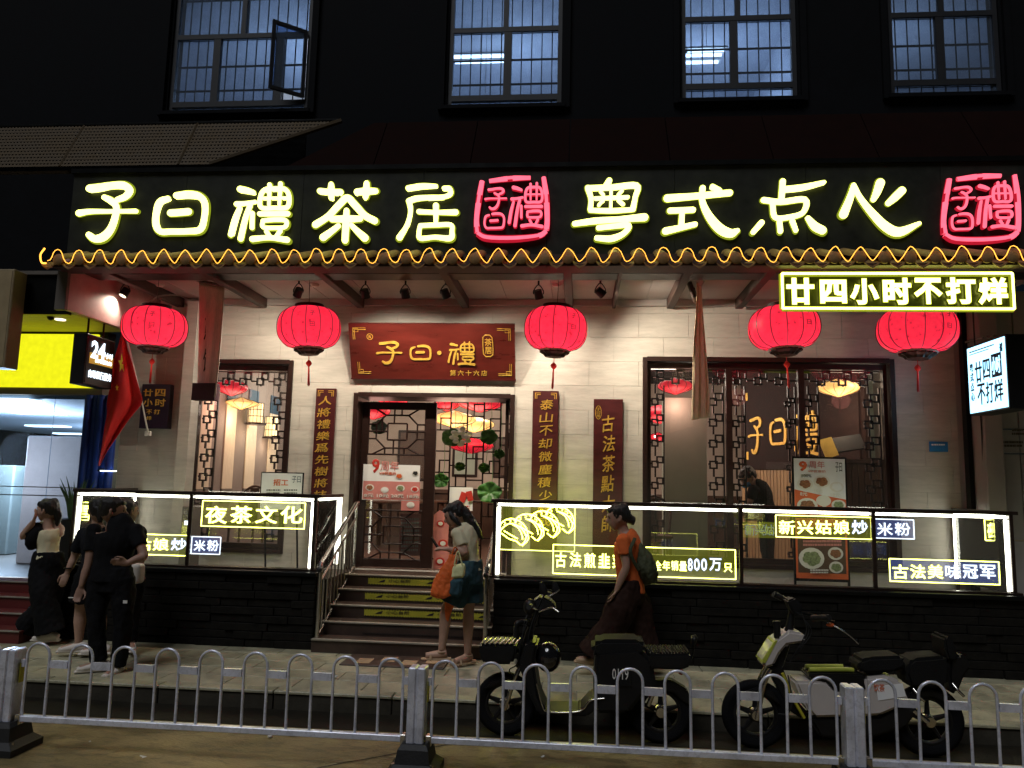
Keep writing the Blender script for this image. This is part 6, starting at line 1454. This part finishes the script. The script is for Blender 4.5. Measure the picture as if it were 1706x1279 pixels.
# --- white scooter
WS = thing('scooter', 'white and black electric scooter with lime trim parked at the right', 'scooter', (P_(1400, 1230).x, SY, 0))
wheel(WS, 1258, 1194, .245, SY); wheel(WS, 1545, 1205, .255, SY, .10)
pr(WS, 'front_fender', [(1226, 1163), (1236, 1150), (1262, 1141), (1284, 1146), (1298, 1172), (1280, 1160), (1258, 1150), (1240, 1156)], .06, 'blackplastic')
for s in (-.07, .07): tb(WS, 'fork', [(1258, 1194, s), (1268, 1140, s), (1280, 1112, s*.8)], .018, 'steel')
pr(WS, 'front_cowl', [(1263, 1098), (1284, 1064), (1302, 1052), (1308, 1047), (1332, 1050), (1337, 1058), (1333, 1066), (1306, 1070), (1294, 1084), (1284, 1104), (1270, 1108)], .10, 'whitepaint', .02)
pr(WS, 'lime_edge', [(1263.5, 1098), (1284.5, 1064), (1290, 1062), (1270, 1100)], .104, 'limebar', .003)
tb(WS, 'steering_column', [(1292, 1118, 0), (1312, 1060, 0), (1321, 1010, 0)], [.04, .035, .022], 'blackplastic')
pr(WS, 'frame_spine', [(1276, 1110), (1300, 1104), (1322, 1160), (1345, 1186), (1335, 1196), (1310, 1180)], .035, 'blackplastic', .012)
tb(WS, 'lime_frame_tube', [(1300, 1118, -.06), (1318, 1160, -.06), (1336, 1192, -.06)], .012, 'yellowtape')
tb(WS, 'cable', [(1308, 1120, -.08), (1312, 1160, -.12), (1306, 1182, -.1), (1292, 1184, -.08)], .006, 'rubber', 5, 5)
pr(WS, 'battery_panel', [(1316, 1128), (1364, 1128), (1386, 1142), (1418, 1138), (1424, 1186), (1350, 1188), (1334, 1170)], .12, 'whitepaint', .02)
pr(WS, 'battery_box', [(1340, 1117), (1430, 1117), (1436, 1142), (1420, 1150), (1380, 1146), (1368, 1130), (1342, 1126)], .11, 'blackplastic', .01)
tb(WS, 'lime_top_bar', [(1345, 1113, -.05), (1408, 1113, -.05), (1418, 1114, -.05)], .018, 'limebar', 1); tb(WS, 'lime_top_bar', [(1345, 1113, .05), (1408, 1113, .05)], .018, 'limebar', 1)
pr(WS, 'underseat_panel', [(1432, 1122), (1470, 1118), (1490, 1128), (1500, 1150), (1504, 1164), (1456, 1184), (1424, 1186), (1430, 1160)], .125, 'whitepaint', .02)
pr(WS, 'chassis', [(1340, 1188), (1456, 1186), (1500, 1164), (1520, 1180), (1500, 1206), (1440, 1224), (1360, 1222)], .10, 'blackplastic', .02)
pr(WS, 'seat', [(1419, 1110), (1424, 1094), (1440, 1089), (1494, 1087), (1500, 1096), (1498, 1106), (1480, 1114), (1430, 1116)], .12, 'seat', .03)
pr(WS, 'rear_seat', [(1503, 1098), (1512, 1091), (1564, 1087), (1572, 1096), (1568, 1136), (1540, 1142), (1506, 1140), (1498, 1116)], .12, 'seat', .03)
pr(WS, 'backrest', [(1561, 1058), (1566, 1054), (1574, 1058), (1584, 1082), (1582, 1096), (1568, 1094), (1563, 1078)], .12, 'seat', .02)
pr(WS, 'rear_rack', [(1572, 1092), (1590, 1084), (1604, 1092), (1609, 1104), (1596, 1122), (1586, 1150), (1574, 1150), (1570, 1120)], .10, 'blackplastic', .02)
pr(WS, 'rear_fender', [(1500, 1172), (1512, 1150), (1540, 1144), (1576, 1154), (1592, 1180), (1576, 1170), (1546, 1156), (1518, 1162)], .07, 'blackplastic', .01)
tb(WS, 'handlebar', [(1322, 1004, .32), (1326, 1010, .12), (1322, 1018, 0), (1344, 1020, -.12), (1370, 1026, -.30)], .014, 'black'); tb(WS, 'grip', [(1304, 998, .28), (1320, 1006, .30)], .024, 'rubber', 1); tb(WS, 'grip', [(1340, 1022, -.2), (1358, 1016, -.34)], .022, 'rubber', 1)
tb(WS, 'brake_lever', [(1360, 1026, -.28), (1378, 1036, -.32), (1392, 1046, -.34), (1403, 1057, -.35)], .005, 'steel'); MB().ball(P_(1362, 1029, -.3), (.03, .02, .014), 8).build('indicator_lamp', M['orange'], WS)
pr(WS, 'instrument_pod', [(1308, 998), (1320, 994), (1334, 1006), (1332, 1020), (1320, 1024), (1312, 1010)], .07, 'blackplastic', .012); tb(WS, 'side_hook', [(1290, 1032, -.06), (1292, 1060, -.06)], [.03, .026], 'blackplastic', 1)
pr(WS, 'sticker', [(1449, 1136), (1492, 1131), (1497, 1152), (1452, 1159)], .1, 'paper', 0, -.1285, -.1255)
for k in range(3): tb(WS, 'cable', [(1322+k*3, 1016, -.08-.02*k), (1344-k*4, 1044, -.12), (1330-k*3, 1072, -.11), (1312, 1100, -.06)], .004, 'rubber', 5, 5)
text('饮茶', (1456, 1139, 1474, 1152), SY-.131, M['orange'], 'lettering', WS, depth=.002)
tb(WS, 'centre_stand', [(1410, 1215, -.06), (1403, 1240, -.09)], .014, 'steel', 1); tb(WS, 'shock_absorber', [(1512, 1176, -.1), (1536, 1196, -.1)], .02, 'steel', 1)
for x, y in ((1510, 1140), (1574, 1132)): tb(WS, 'footpeg', [(x, y, -.12), (x+6, y+10, -.16), (x+14, y+18, -.16)], .010, 'steel', 2)

# ================================================================== people
def organic(name, mb, m, parent=None, vox=.008, wob=0., freq=9, sm=2, lap=None):
    me = mb.mesh(name); o = bpy.data.objects.new(name, me); COL.objects.link(o)
    md = o.modifiers.new('r', 'REMESH'); md.mode = 'VOXEL'; md.voxel_size = vox; md.use_smooth_shade = True
    s = o.modifiers.new('s', 'SMOOTH'); s.factor = .6; s.iterations = sm
    dg = bpy.context.evaluated_depsgraph_get(); nm = bpy.data.meshes.new_from_object(o.evaluated_get(dg)); o.modifiers.clear(); o.data = nm
    if wob:
        n = len(nm.vertices); co = np.empty(n*3); nm.vertices.foreach_get('co', co); co = co.reshape(-1, 3); no = np.empty(n*3); nm.vertices.foreach_get('normal', no); no = no.reshape(-1, 3)
        d = np.array([noise.noise(Vector((c[0]*freq, c[1]*freq, c[2]*freq*.45)))+.5*noise.noise(Vector((c[0]*freq*2.3+5, c[1]*freq*2.3, c[2]*freq*1.6))) for c in co])
        co += no*(d*wob)[:, None]; nm.vertices.foreach_set('co', co.ravel()); nm.update()
    nm.materials.clear(); nm.materials.append(M[m]); nm.polygons.foreach_set('use_smooth', [True]*len(nm.polygons)); nm.polygons.foreach_set('material_index', [0]*len(nm.polygons))
    return adopt(o, parent)


def hand(mb, wrist, direc, palm_n, s=1., curl=.5, side=1):
    """palm, four unequal bent fingers and a thumb leaving the side of the palm"""
    d = Vector(direc).normalized(); n = Vector(palm_n); n = (n-d*n.dot(d)).normalized(); t = d.cross(n)*side; w_ = Vector(wrist)
    mb.tube([w_-d*.02*s, w_+d*.03*s, w_+d*.085*s], [.024*s, .038*s, .040*s], rb=[.018*s, .015*s, .013*s], hint=t, n=10, sm=3)
    for k, (o_, L) in enumerate(((-.030, .068), (-.010, .078), (.010, .073), (.029, .056))):
        p = w_+d*.08*s+t*o_*s; a = curl*.9; q = p+(d*math.cos(a*.4)+n*math.sin(a*.4))*L*.42*s; r_ = q+(d*math.cos(a*1.2)+n*math.sin(a*1.2))*L*.33*s; e = r_+(d*math.cos(a*1.9)+n*math.sin(a*1.9))*L*.27*s
        mb.tube([p-d*.02*s, p, q, r_, e], [.009*s, .0095*s, .009*s, .008*s, .006*s], n=7)
    p = w_+d*.025*s-t*.030*s; mb.tube([p, p+(d*.6-t*.7+n*.2)*.035*s, p+(d*1.3-t*.7+n*.5)*.045*s, p+(d*2.0-t*.5+n*.8)*.043*s], [.013*s, .012*s, .010*s, .007*s], n=7)


def person(lab, Y, J, look, facing, skin='skin', head_r=.098, legs=True, cloth='shirt', vox=.008):
    """J: joints given as photograph pixels with a depth offset; look: head direction; facing: chest direction"""
    g = {k: at(v[0], v[1], Y+(v[2] if len(v) > 2 else 0)) for k, v in J.items()}
    F_ = Vector(facing).normalized(); Sx = Vector((0, 0, 1)).cross(F_).normalized(); mb = MB()
    L_ = Vector(look).normalized(); h = g['head']; r = head_r; rt = L_.cross(Vector((0, 0, 1))).normalized(); upv = rt.cross(L_)
    # skull, jaw, nose, brow, ears, neck
    def hp(a, b, c): return h+L_*a*r+rt*b*r+upv*c*r
    mb.tube([hp(-.1, 0, -1.0), hp(-.12, 0, -.5), hp(-.1, 0, .1), hp(-.1, 0, .7), hp(-.12, 0, 1.08), hp(-.12, 0, 1.2)], [r*.42, r*.88, r*1.02, r*.92, r*.5, r*.1], rb=[r*.38, r*.74, r*.84, r*.76, r*.42, r*.1], hint=L_, n=18, sm=4)
    mb.tube([hp(.30, 0, -1.12), hp(.42, 0, -.85), hp(.48, 0, -.3), hp(.45, 0, .35)], [r*.20, r*.34, r*.44, r*.42], rb=[r*.24, r*.48, r*.60, r*.62], hint=L_, n=14, sm=3)
    mb.tube([hp(.88, 0, .22), hp(1.0, 0, -.05), hp(1.14, 0, -.22), hp(.9, 0, -.30)], [r*.08, r*.12, r*.15, r*.12], n=8, sm=3)
    mb.tube([hp(.80, -.4, .30), hp(.90, 0, .33), hp(.80, .4, .30)], r*.13, n=8, sm=3)
    mb.tube([hp(.82, -.22, -.58), hp(.92, 0, -.56), hp(.82, .22, -.58)], r*.10, n=8, sm=3)
    for s in (-1, 1): mb.tube([hp(-.1, s*.82, .18), hp(-.2, s*.95, .1), hp(-.12, s*.92, -.22), hp(-.0, s*.82, -.3)], r*.11, n=7, sm=3)
    nk = g['neck']; mb.tube([h-upv*r*.5-L_*.15*r, nk.lerp(h, .25), nk-Vector((0, 0, .05))], [.052, .050, .062], n=14, sm=3)
    sl, sr = g['shl'], g['shr']; ch = (sl+sr)/2; hipc = (g['hipl']+g['hipr'])/2; sw_ = max((sl-sr).length/2, .12)
    sdir = (sr-sl).normalized() if (sr-sl).length > .12 else Sx
    T = [(nk-Vector((0, 0, .02)), .07, .06), (ch+Vector((0, 0, .01)), sw_*.86, .085), (ch.lerp(hipc, .22), sw_*.90, .105), (ch.lerp(hipc, .6), sw_*.74, .092), (ch.lerp(hipc, .85), sw_*.80, .10), (hipc, sw_*.88, .112), (hipc-Vector((0, 0, .09)), sw_*.70, .09)]
    mb.tube([t[0] for t in T], [t[1] for t in T], rb=[t[2] for t in T], hint=sdir, n=22, sm=4)
    for s in 'lr':
        a, e, w_ = g['sh'+s], g['el'+s], g['wr'+s]; mb.tube([a, a.lerp(e, .5), e, e.lerp(w_, .4), w_], [.054, .046, .038, .038, .024], n=12, sm=3); mb.ball(a, .058, 12)
        hd = (w_-e).normalized(); hv = J.get('hd'+s); hd = Vector(hv) if hv else hd; hand(mb, w_, hd, F_*.6+(hipc-w_)*.8, head_r/.098*.92, .55, 1 if s == 'l' else -1)
        if legs:
            hp_, k_, an = g['hip'+s], g['kn'+s], g['an'+s]; mb.tube([hp_, hp_.lerp(k_, .4), k_, k_.lerp(an, .3), k_.lerp(an, .7), an], [.088, .080, .054, .056, .042, .034], n=14, sm=3)
            tf_ = Vector(J.get('foot'+s, facing)).normalized(); mb.tube([an-tf_*.05-Vector((0, 0, .03)), an+tf_*.03-Vector((0, 0, .045)), an+tf_*.15-Vector((0, 0, .06))], [.034, .040, .030], n=10, sm=3)
    P = organic('person', mb, skin, None, vox)
    tag(P, lab, 'person')
    for s in (-1, 1):
        MB().ball(hp(.80, s*.34, .08), r*.085, 8).build('eye', M['ink'], P, smooth=60)
    MB().tube([hp(.90, -.18, -.55), hp(.965, 0, -.55), hp(.90, .18, -.55)], r*.035, n=5, sm=3).build('mouth', mat('lips', (.25, .08, .06), .5) if 'lips' not in bpy.data.materials else bpy.data.materials['lips'], P)
    P['_h'] = 0; del P['_h']
    return P, g, hp, sdir, T, F_


def sleeve_mb(mb, g, s, frac, r0=.066, r1=.058):
    a, e = g['sh'+s], g['el'+s]; d = (e-a); mb.tube([a-d.normalized()*.02, a+d*.3, a+d*frac], [r0, (r0+r1)/2, r1], n=14, sm=3); mb.ball(a, r0*1.02, 12)


def top(P, g, T, sdir, m, hem=.95, sl=(.55, .55), ext=0., grow=.018, wob=.012, name='shirt', r1=.058):
    mb = MB(); TT = [t for t in T[:-1]]; TT[0] = (TT[0][0]-Vector((0, 0, .025)), .075, .065)
    pts = [t[0] for t in TT]; pts[-1] = pts[-1]-Vector((0, 0, ext)); mb.tube(pts, [t[1]+grow for t in TT], rb=[t[2]+grow for t in TT], hint=sdir, n=24, sm=4)
    for s, f in zip('lr', sl):
        if f: sleeve_mb(mb, g, s, f, .068, r1)
    return organic(name, mb, m, P, .009, wob)


def trousers(P, g, m, wide=1., frac=1., wob=.013, flare=0., name='trousers', wr_=.02):
    mb = MB(); hipc = (g['hipl']+g['hipr'])/2; w_ = (g['hipl']-g['hipr']).length/2+.10
    sd_ = (g['hipr']-g['hipl']).normalized() if (g['hipr']-g['hipl']).length > .06 else Vector((1, 0, 0))
    mb.tube([hipc+Vector((0, 0, .10)), hipc, hipc-Vector((0, 0, .12))], [w_*.86, w_, w_*.9], rb=[.115, .13, .12], hint=sd_, n=22, sm=3)
    for s in 'lr':
        h, k, a = g['hip'+s], g['kn'+s], g['an'+s]; full = [h, h.lerp(k, .5), k, k.lerp(a, .5), a+Vector((0, 0, .0))]; rr = [.105, .095*wide, .075*wide+flare*.3, .070*wide+flare*.6, .066*wide+flare]
        if frac < 1: full = [h, h.lerp(k, frac)]; rr = [.112, .108+flare]
        mb.tube(full, rr, n=16, sm=4)
    return organic(name, mb, m, P, .009, wob, 12)


def shoes(P, g, J, facing, m, sole='white'):
    for s in 'lr':
        an = g['an'+s]; t = Vector(J.get('foot'+s, facing)).normalized(); mb = MB()
        mb.tube([an-t*.085-Vector((0, 0, .045)), an-t*.03-Vector((0, 0, .035)), an+t*.06-Vector((0, 0, .05)), an+t*.17-Vector((0, 0, .065))], [.036, .046, .046, .032], rb=[.03, .045, .036, .022], n=14, sm=4, hint=t.cross(Vector((0, 0, 1))))
        mb.tube([an-t*.10-Vector((0, 0, .078)), an-Vector((0, 0, .08)), an+t*.19-Vector((0, 0, .082))], [.040, .042, .034], rb=[.014, .013, .012], n=12, sm=3, hint=t.cross(Vector((0, 0, 1)))); organic('shoe', mb, m, P, .006)


def hair(P, hp, r, style, m='hair'):
    mb = MB()
    mb.tube([hp(-.25, 0, -.55), hp(-.32, 0, -.1), hp(-.30, 0, .4), hp(-.18, 0, .9), hp(-.1, 0, 1.22), hp(-.1, 0, 1.30)], [r*.62, r*.98, r*1.02, r*.98, r*.6, r*.2], rb=[r*.60, r*.88, r*.96, r*.90, r*.55, r*.2], hint=(hp(1, 0, 0)-hp(0, 0, 0)), n=20, sm=4)
    mb.tube([hp(.55, -.45, .72), hp(.72, 0, .82), hp(.55, .45, .72)], r*.26, n=10, sm=3)
    for pts, rr in style: mb.tube([hp(*p) for p in pts], [r*q for q in rr], n=12, sm=4)
    st_ = MB(); rg = random.Random(int(r*1000)+len(style))
    for k in range(46):
        a = rg.uniform(0, 6.28); c0 = rg.uniform(-.6, 1.1); q = math.sqrt(max(.1, 1.2-c0*c0*.7)); p = (-.25+math.cos(a)*q*.75, math.sin(a)*q*.8, c0)
        if p[0] > .35 and c0 < .6: continue
        st_.tube([hp(*p), hp(p[0]*1.12-.06, p[1]*1.12, p[2]-.10), hp(p[0]*1.2-.12, p[1]*1.18, p[2]-rg.uniform(.25, .6))], [.0016, .0013, .0006], n=3, sm=2)
    tag(st_.build('loose_strands', M[m], P), kind='stuff')
    return organic('hair', mb, m, P, .008, .008, 38)


# man in black, back to us, head turned right
J = dict(head=(190, 851), neck=(188, 872), shl=(158, 884), shr=(226, 884), ell=(147, 940, -.06), wrl=(135, 978, -.1), elr=(240, 926, -.06), wrr=(212, 938, -.17), hipl=(165, 962), hipr=(205, 962), knl=(160, 1036, -.04), knr=(205, 1040), anl=(165, 1100, -.02), anr=(196, 1108),
         hdr=(-1, -.1, .12), footl=(-.9, -.6, 0), footr=(-.1, -1, 0))
MY = 6.85
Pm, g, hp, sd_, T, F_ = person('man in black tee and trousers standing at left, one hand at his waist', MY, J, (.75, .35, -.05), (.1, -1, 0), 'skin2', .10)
top(Pm, g, T, sd_, 'blackcloth', sl=(.62, .62), ext=.03, grow=.026, r1=.064); trousers(Pm, g, 'blackcloth', 1.05); shoes(Pm, g, J, (0, -1, 0), 'shoe'); hair(Pm, hp, .10, [])
c = g['wrl']+Vector((-.02, -.02, -.09)); tag(MB().tube([c, c+Vector((-.07, -.01, .0))], .005, n=6).build('cigarette', M['white']), 'white cigarette held in the lowered hand of the man in black', 'cigarette')
MB().box(at(205, 1000, MY-.13), at(212, 1005, MY-.125)).build('trouser_logo', M['white'], Pm)
# woman behind him with bare legs and watch
J = dict(head=(164, 851), neck=(162, 872), shl=(140, 890), shr=(182, 890), ell=(124, 928), wrl=(112, 955, -.05), elr=(186, 930), wrr=(180, 960), hipl=(146, 958), hipr=(170, 958), knl=(134, 1020), knr=(168, 1018), anl=(131, 1070), anr=(168, 1074), footl=(-1, -.3, 0), footr=(-1, -.3, 0))
Pw, g, hp, sd_, T, F_ = person('woman in dark top and short skirt half hidden left of the man in black', 7.35, J, (-.6, .6, -.1), (-.6, .7, 0), 'skin')
top(Pw, g, T, sd_, 'greycloth', sl=(.75, .75), ext=.02, grow=.024, r1=.066); trousers(Pw, g, 'blackcloth', 1.1, .72, flare=.02, name='skirt'); shoes(Pw, g, J, (-1, 0, 0), 'shoe'); hair(Pw, hp, .098, [([(-.6, 0, .3), (-1.0, 0, -.4), (-.95, 0, -1.2)], [.5, .45, .2])])
MB().tube([g['wrl']+Vector((-.0, 0, .05))+Vector((math.cos(a)*.03, math.sin(a)*.03, 0)) for a in [i*math.pi/6 for i in range(12)]], .007, n=5, closed=True).build('watch', M['black'], Pw)
# third person behind on the right
J = dict(head=(213, 852), neck=(213, 873), shl=(196, 888), shr=(232, 888), ell=(198, 925), wrl=(200, 955), elr=(236, 922), wrr=(232, 950), hipl=(202, 958), hipr=(224, 958), knl=(205, 1015), knr=(220, 1016), anl=(204, 1068), anr=(218, 1066), footl=(.5, -1, 0), footr=(.8, -1, 0))
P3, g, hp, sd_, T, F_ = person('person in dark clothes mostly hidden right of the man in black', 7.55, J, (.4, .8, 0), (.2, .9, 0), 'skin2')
top(P3, g, T, sd_, 'blackcloth', ext=.03, grow=.02); trousers(P3, g, 'blackcloth'); shoes(P3, g, J, (1, -.6, 0), 'shoe'); hair(P3, hp, .098, [([(-.5, 0, .3), (-.8, 0, -.5), (-.7, 0, -1.1)], [.5, .4, .2])])
tag(organic('handbag', MB().box(at(222, 970, 7.42), at(233, 940, 7.30), c=.02), 'shoe', None, .01, .004), 'small white bag at the hip of the half hidden person', 'bag')
# woman with ponytail, hands at her ears
J = dict(head=(78, 850), neck=(81, 872), shl=(62, 880, -.05), shr=(98, 882, .08), ell=(38, 894, -.1), wrl=(56, 868, -.12), elr=(100, 892, .05), wrr=(95, 866, .05), hipl=(70, 935), hipr=(90, 935), knl=(72, 995, -.08), knr=(84, 998, .08), anl=(84, 1053, -.06), anr=(48, 1046, .1),
         hdl=(.25, 0, 1), hdr=(-.1, 0, 1), footl=(-1, -.1, 0), footr=(-1, 0, -.5))
P4, g, hp, sd_, T, F_ = person('woman with ponytail raising both hands to her ears at far left', 7.85, J, (-.95, -.1, -.05), (-.8, -.3, 0), 'skin', .095)
top(P4, g, T, sd_, 'creamcloth', sl=(0, 0), ext=-.03, grow=.016); tp_ = MB(); sleeve_mb(tp_, g, 'l', .75, .064, .062); tp_.tube([g['neck']+Vector((-.04, -.05, -.04)), g['shl'].lerp(g['hipl'], .35)+Vector((-.04, -.04, 0)), g['shl'].lerp(g['hipl'], .62)+Vector((-.05, -.03, 0))], [.06, .075, .05], n=12, sm=3); organic('sleeve_panel', tp_, 'blackcloth', P4, .009, .006)
trousers(P4, g, 'blackcloth', 1.35, flare=.055); shoes(P4, g, J, (-1, 0, 0), 'shoe'); hair(P4, hp, .095, [([(-.8, 0, .35), (-1.15, 0, -.1), (-1.25, .1, -.9), (-1.15, .2, -1.9)], [.35, .38, .36, .12])])
# woman with shopping bags looking at her phone
J = dict(head=(757, 858), neck=(766, 879), shl=(762, 889, -.10), shr=(786, 889, .10), ell=(775, 921, -.14), wrl=(745, 914, -.18), elr=(780, 920, .1), wrr=(748, 916, -.02), hipl=(778, 950, -.07), hipr=(786, 950, .07), knl=(744, 1014, -.06), knr=(781, 1014, .06), anl=(736, 1082, -.06), anr=(779, 1088, .06),
         hdl=(-1, 0, .05), hdr=(-1, 0, .1), footl=(-1, -.1, 0), footr=(-.6, -.6, 0))
P5, g, hp, sd_, T, F_ = person('woman in cream tee and denim shorts looking down at her phone by the steps', 7.62, J, (-.93, -.05, -.42), (-1, -.15, 0), 'skin', .095)
top(P5, g, T, sd_, 'creamcloth', sl=(.62, .62), ext=.01, grow=.022, wob=.009); trousers(P5, g, 'bluecloth', 1.15, .80, flare=.035, name='shorts'); hair(P5, hp, .095, [([(-.7, 0, .5), (-1.05, 0, -.2), (-1.35, 0, -1.3), (-1.6, 0, -2.6), (-1.75, 0, -3.4)], [.55, .6, .5, .34, .1]), ([(.2, -.75, .4), (.1, -.88, -.3), (-.3, -.8, -1.2)], [.24, .28, .18])])
for s in 'lr':
    an = g['an'+s]; t = Vector(J['foot'+s]).normalized(); mb = MB(); mb.tube([an-t*.09-Vector((0, 0, .085)), an+t*.06-Vector((0, 0, .085)), an+t*.19-Vector((0, 0, .088))], [.034, .042, .034], rb=[.016, .012, .011], n=12, sm=3, hint=t.cross(Vector((0, 0, 1)))); mb.tube([an+t*.10-Vector((0, 0, .09))+t.cross(Vector((0, 0, 1)))*q*.045+Vector((0, 0, .05*(1-q*q))) for q in (-1, -.5, 0, .5, 1)], .014, n=6, sm=2)
    mb.tube([an+Vector((math.cos(a)*.042, math.sin(a)*.042, -.02)) for a in [i*math.pi/6 for i in range(12)]], .008, n=5, closed=True); mb.build('sandal', M['sandal'], P5, smooth=50)
c = at(731, 911, 7.5); tag(MB().box(c+Vector((-.045, -.03, -.035)), c+Vector((-.03, .04, .10)), rot=Matrix.Rotation(R(-35), 3, 'Y'), c=.004).build('mobile_phone', M['blackplastic']), 'dark phone held by the woman in cream tee', 'phone')
BG = thing('shopping_bag', 'orange drawstring bag hanging from the arm of the woman in shorts', 'bag', tuple(at(742, 965, 7.45)))
Yb = 7.40; b_ = MB(); b_.tube([at(754, 924, Yb), at(751, 940, Yb), at(742, 965, Yb), at(737, 988, Yb), at(737, 996, Yb)], [.03, .06, .10, .115, .05], rb=[.02, .04, .055, .06, .03], hint=(1, 0, 0), n=20, sm=4); organic('bag_body', b_, 'orangebag', BG, .009, .012, 22)
MB().tube([at(753, 926, Yb), at(757, 912, Yb+.0), at(762, 916, Yb+.03), at(757, 928, Yb)], .007, n=6, sm=4).build('handle', M['orangebag'], BG)
b_ = MB(); b_.tube([at(752, 992, Yb+.1), at(748, 1010, Yb+.1), at(744, 1036, Yb+.12)], [.05, .045, .02], rb=[.02, .015, .01], hint=(1, 0, 0), n=12, sm=3); organic('hanging_cloth', b_, 'orangebag', BG, .009, .006, 22)
TB = thing('tote_bag', 'pale yellow and teal tote bag beside the orange bag', 'bag', tuple(at(765, 960, 7.5))); Yb = 7.33
b_ = MB(); b_.prism(px([(755, 941), (776, 938), (774, 962), (752, 964)], Yb), Yb-.03, Yb+.03, c=.015, seg=2); organic('upper_panel', b_, 'tote', TB, .009, .006, 20); b_ = MB(); b_.prism(px([(751, 964), (773, 962), (768, 995), (748, 992)], Yb), Yb-.035, Yb+.035, c=.02, seg=2); organic('lower_panel', b_, 'bluecloth', TB, .009, .008, 20)
MB().tube([at(757, 941, Yb-.03), at(763, 918, Yb-.05), at(770, 940, Yb-.03)], .007, n=6, sm=4).build('handle', M['tote'], TB)
# woman in orange walking left
J = dict(head=(1029, 862), neck=(1040, 884), shl=(1038, 900, -.13), shr=(1052, 900, .13), ell=(1043, 944, -.17), wrl=(1027, 984, -.17), elr=(1046, 940, .15), wrr=(1034, 975, .15), hipl=(1046, 982, -.08), hipr=(1054, 982, .08), knl=(1022, 1040, -.08), knr=(1066, 1040, .08), anl=(990, 1092, -.06), anr=(1076, 1098, .08),
         hdl=(-.5, 0, -1), footl=(-1, -.1, .15), footr=(-1, 0, -.3))
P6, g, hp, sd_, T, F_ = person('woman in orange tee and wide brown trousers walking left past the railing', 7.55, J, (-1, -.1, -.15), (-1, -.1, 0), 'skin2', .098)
top(P6, g, T, sd_, 'orangecloth', sl=(.55, .55), ext=.03, grow=.028, wob=.010, r1=.066); trousers(P6, g, 'browncloth', 1.55, flare=.06, wob=.014); shoes(P6, g, J, (-1, 0, 0), 'sandal'); hair(P6, hp, .098, [([(-.85, 0, -.1), (-1.25, 0, -.35), (-1.6, 0, -.55)], [.42, .45, .42])])
MB().ball(hp(-.78, 0, -.12), (.03, .03, .02), 8).build('hair_tie', M['leaf'], P6)
BP = thing('backpack', 'olive mottled backpack slung behind the woman in orange', 'backpack', tuple(at(1080, 945, 7.55))); Yb = 7.5
b_ = MB(); b_.tube([at(1062, 905, Yb), at(1070, 925, Yb), at(1078, 950, Yb), at(1084, 972, Yb)], [.03, .075, .10, .05], rb=[.03, .10, .13, .06], hint=(1, 0, 0), n=18, sm=4); organic('pack', b_, 'olive', BP, .009, .014, 26)
MB().tube([at(1058, 896, Yb-.1), at(1050, 920, Yb-.16), at(1064, 950, Yb-.12)], [.016, .016, .016], rb=.006, n=6, sm=4, hint=(1, 0, 0)).build('strap', M['olive'], BP)
# staff member bending inside the right window
J = dict(head=(1246, 796), neck=(1258, 806), shl=(1256, 816, -.16), shr=(1272, 812, .16), ell=(1248, 838, -.18), wrl=(1236, 850, -.22), elr=(1262, 842, .16), wrr=(1244, 852, .1), hipl=(1276, 858, -.08), hipr=(1280, 858, .08), knl=(1276, 900, -.08), knr=(1280, 900, .08), anl=(1278, 935, -.08), anr=(1282, 935, .08))
P7, g, hp, sd_, T, F_ = person('staff member in black bending over inside the right window, wearing a mask', 10.15, J, (-.75, -.3, -.62), (-.9, -.3, 0), 'skin', .100, vox=.010)
top(P7, g, T, sd_, 'blackcloth', sl=(.7, .7), grow=.03); trousers(P7, g, 'blackcloth'); hair(P7, hp, .10, [])
m_ = MB(); m_.tube([hp(.5, -.6, -.5), hp(.98, 0, -.45), hp(.5, .6, -.5)], .035, n=8, sm=4); m_.build('face_mask', M['blueplate'], P7, smooth=60)
tag(MB().box(at(1238, 866, 10.0), at(1272, 842, 9.8), c=.02).build('steel_tray', M['steel']), 'shiny steel container in front of the bending staff member', 'container')
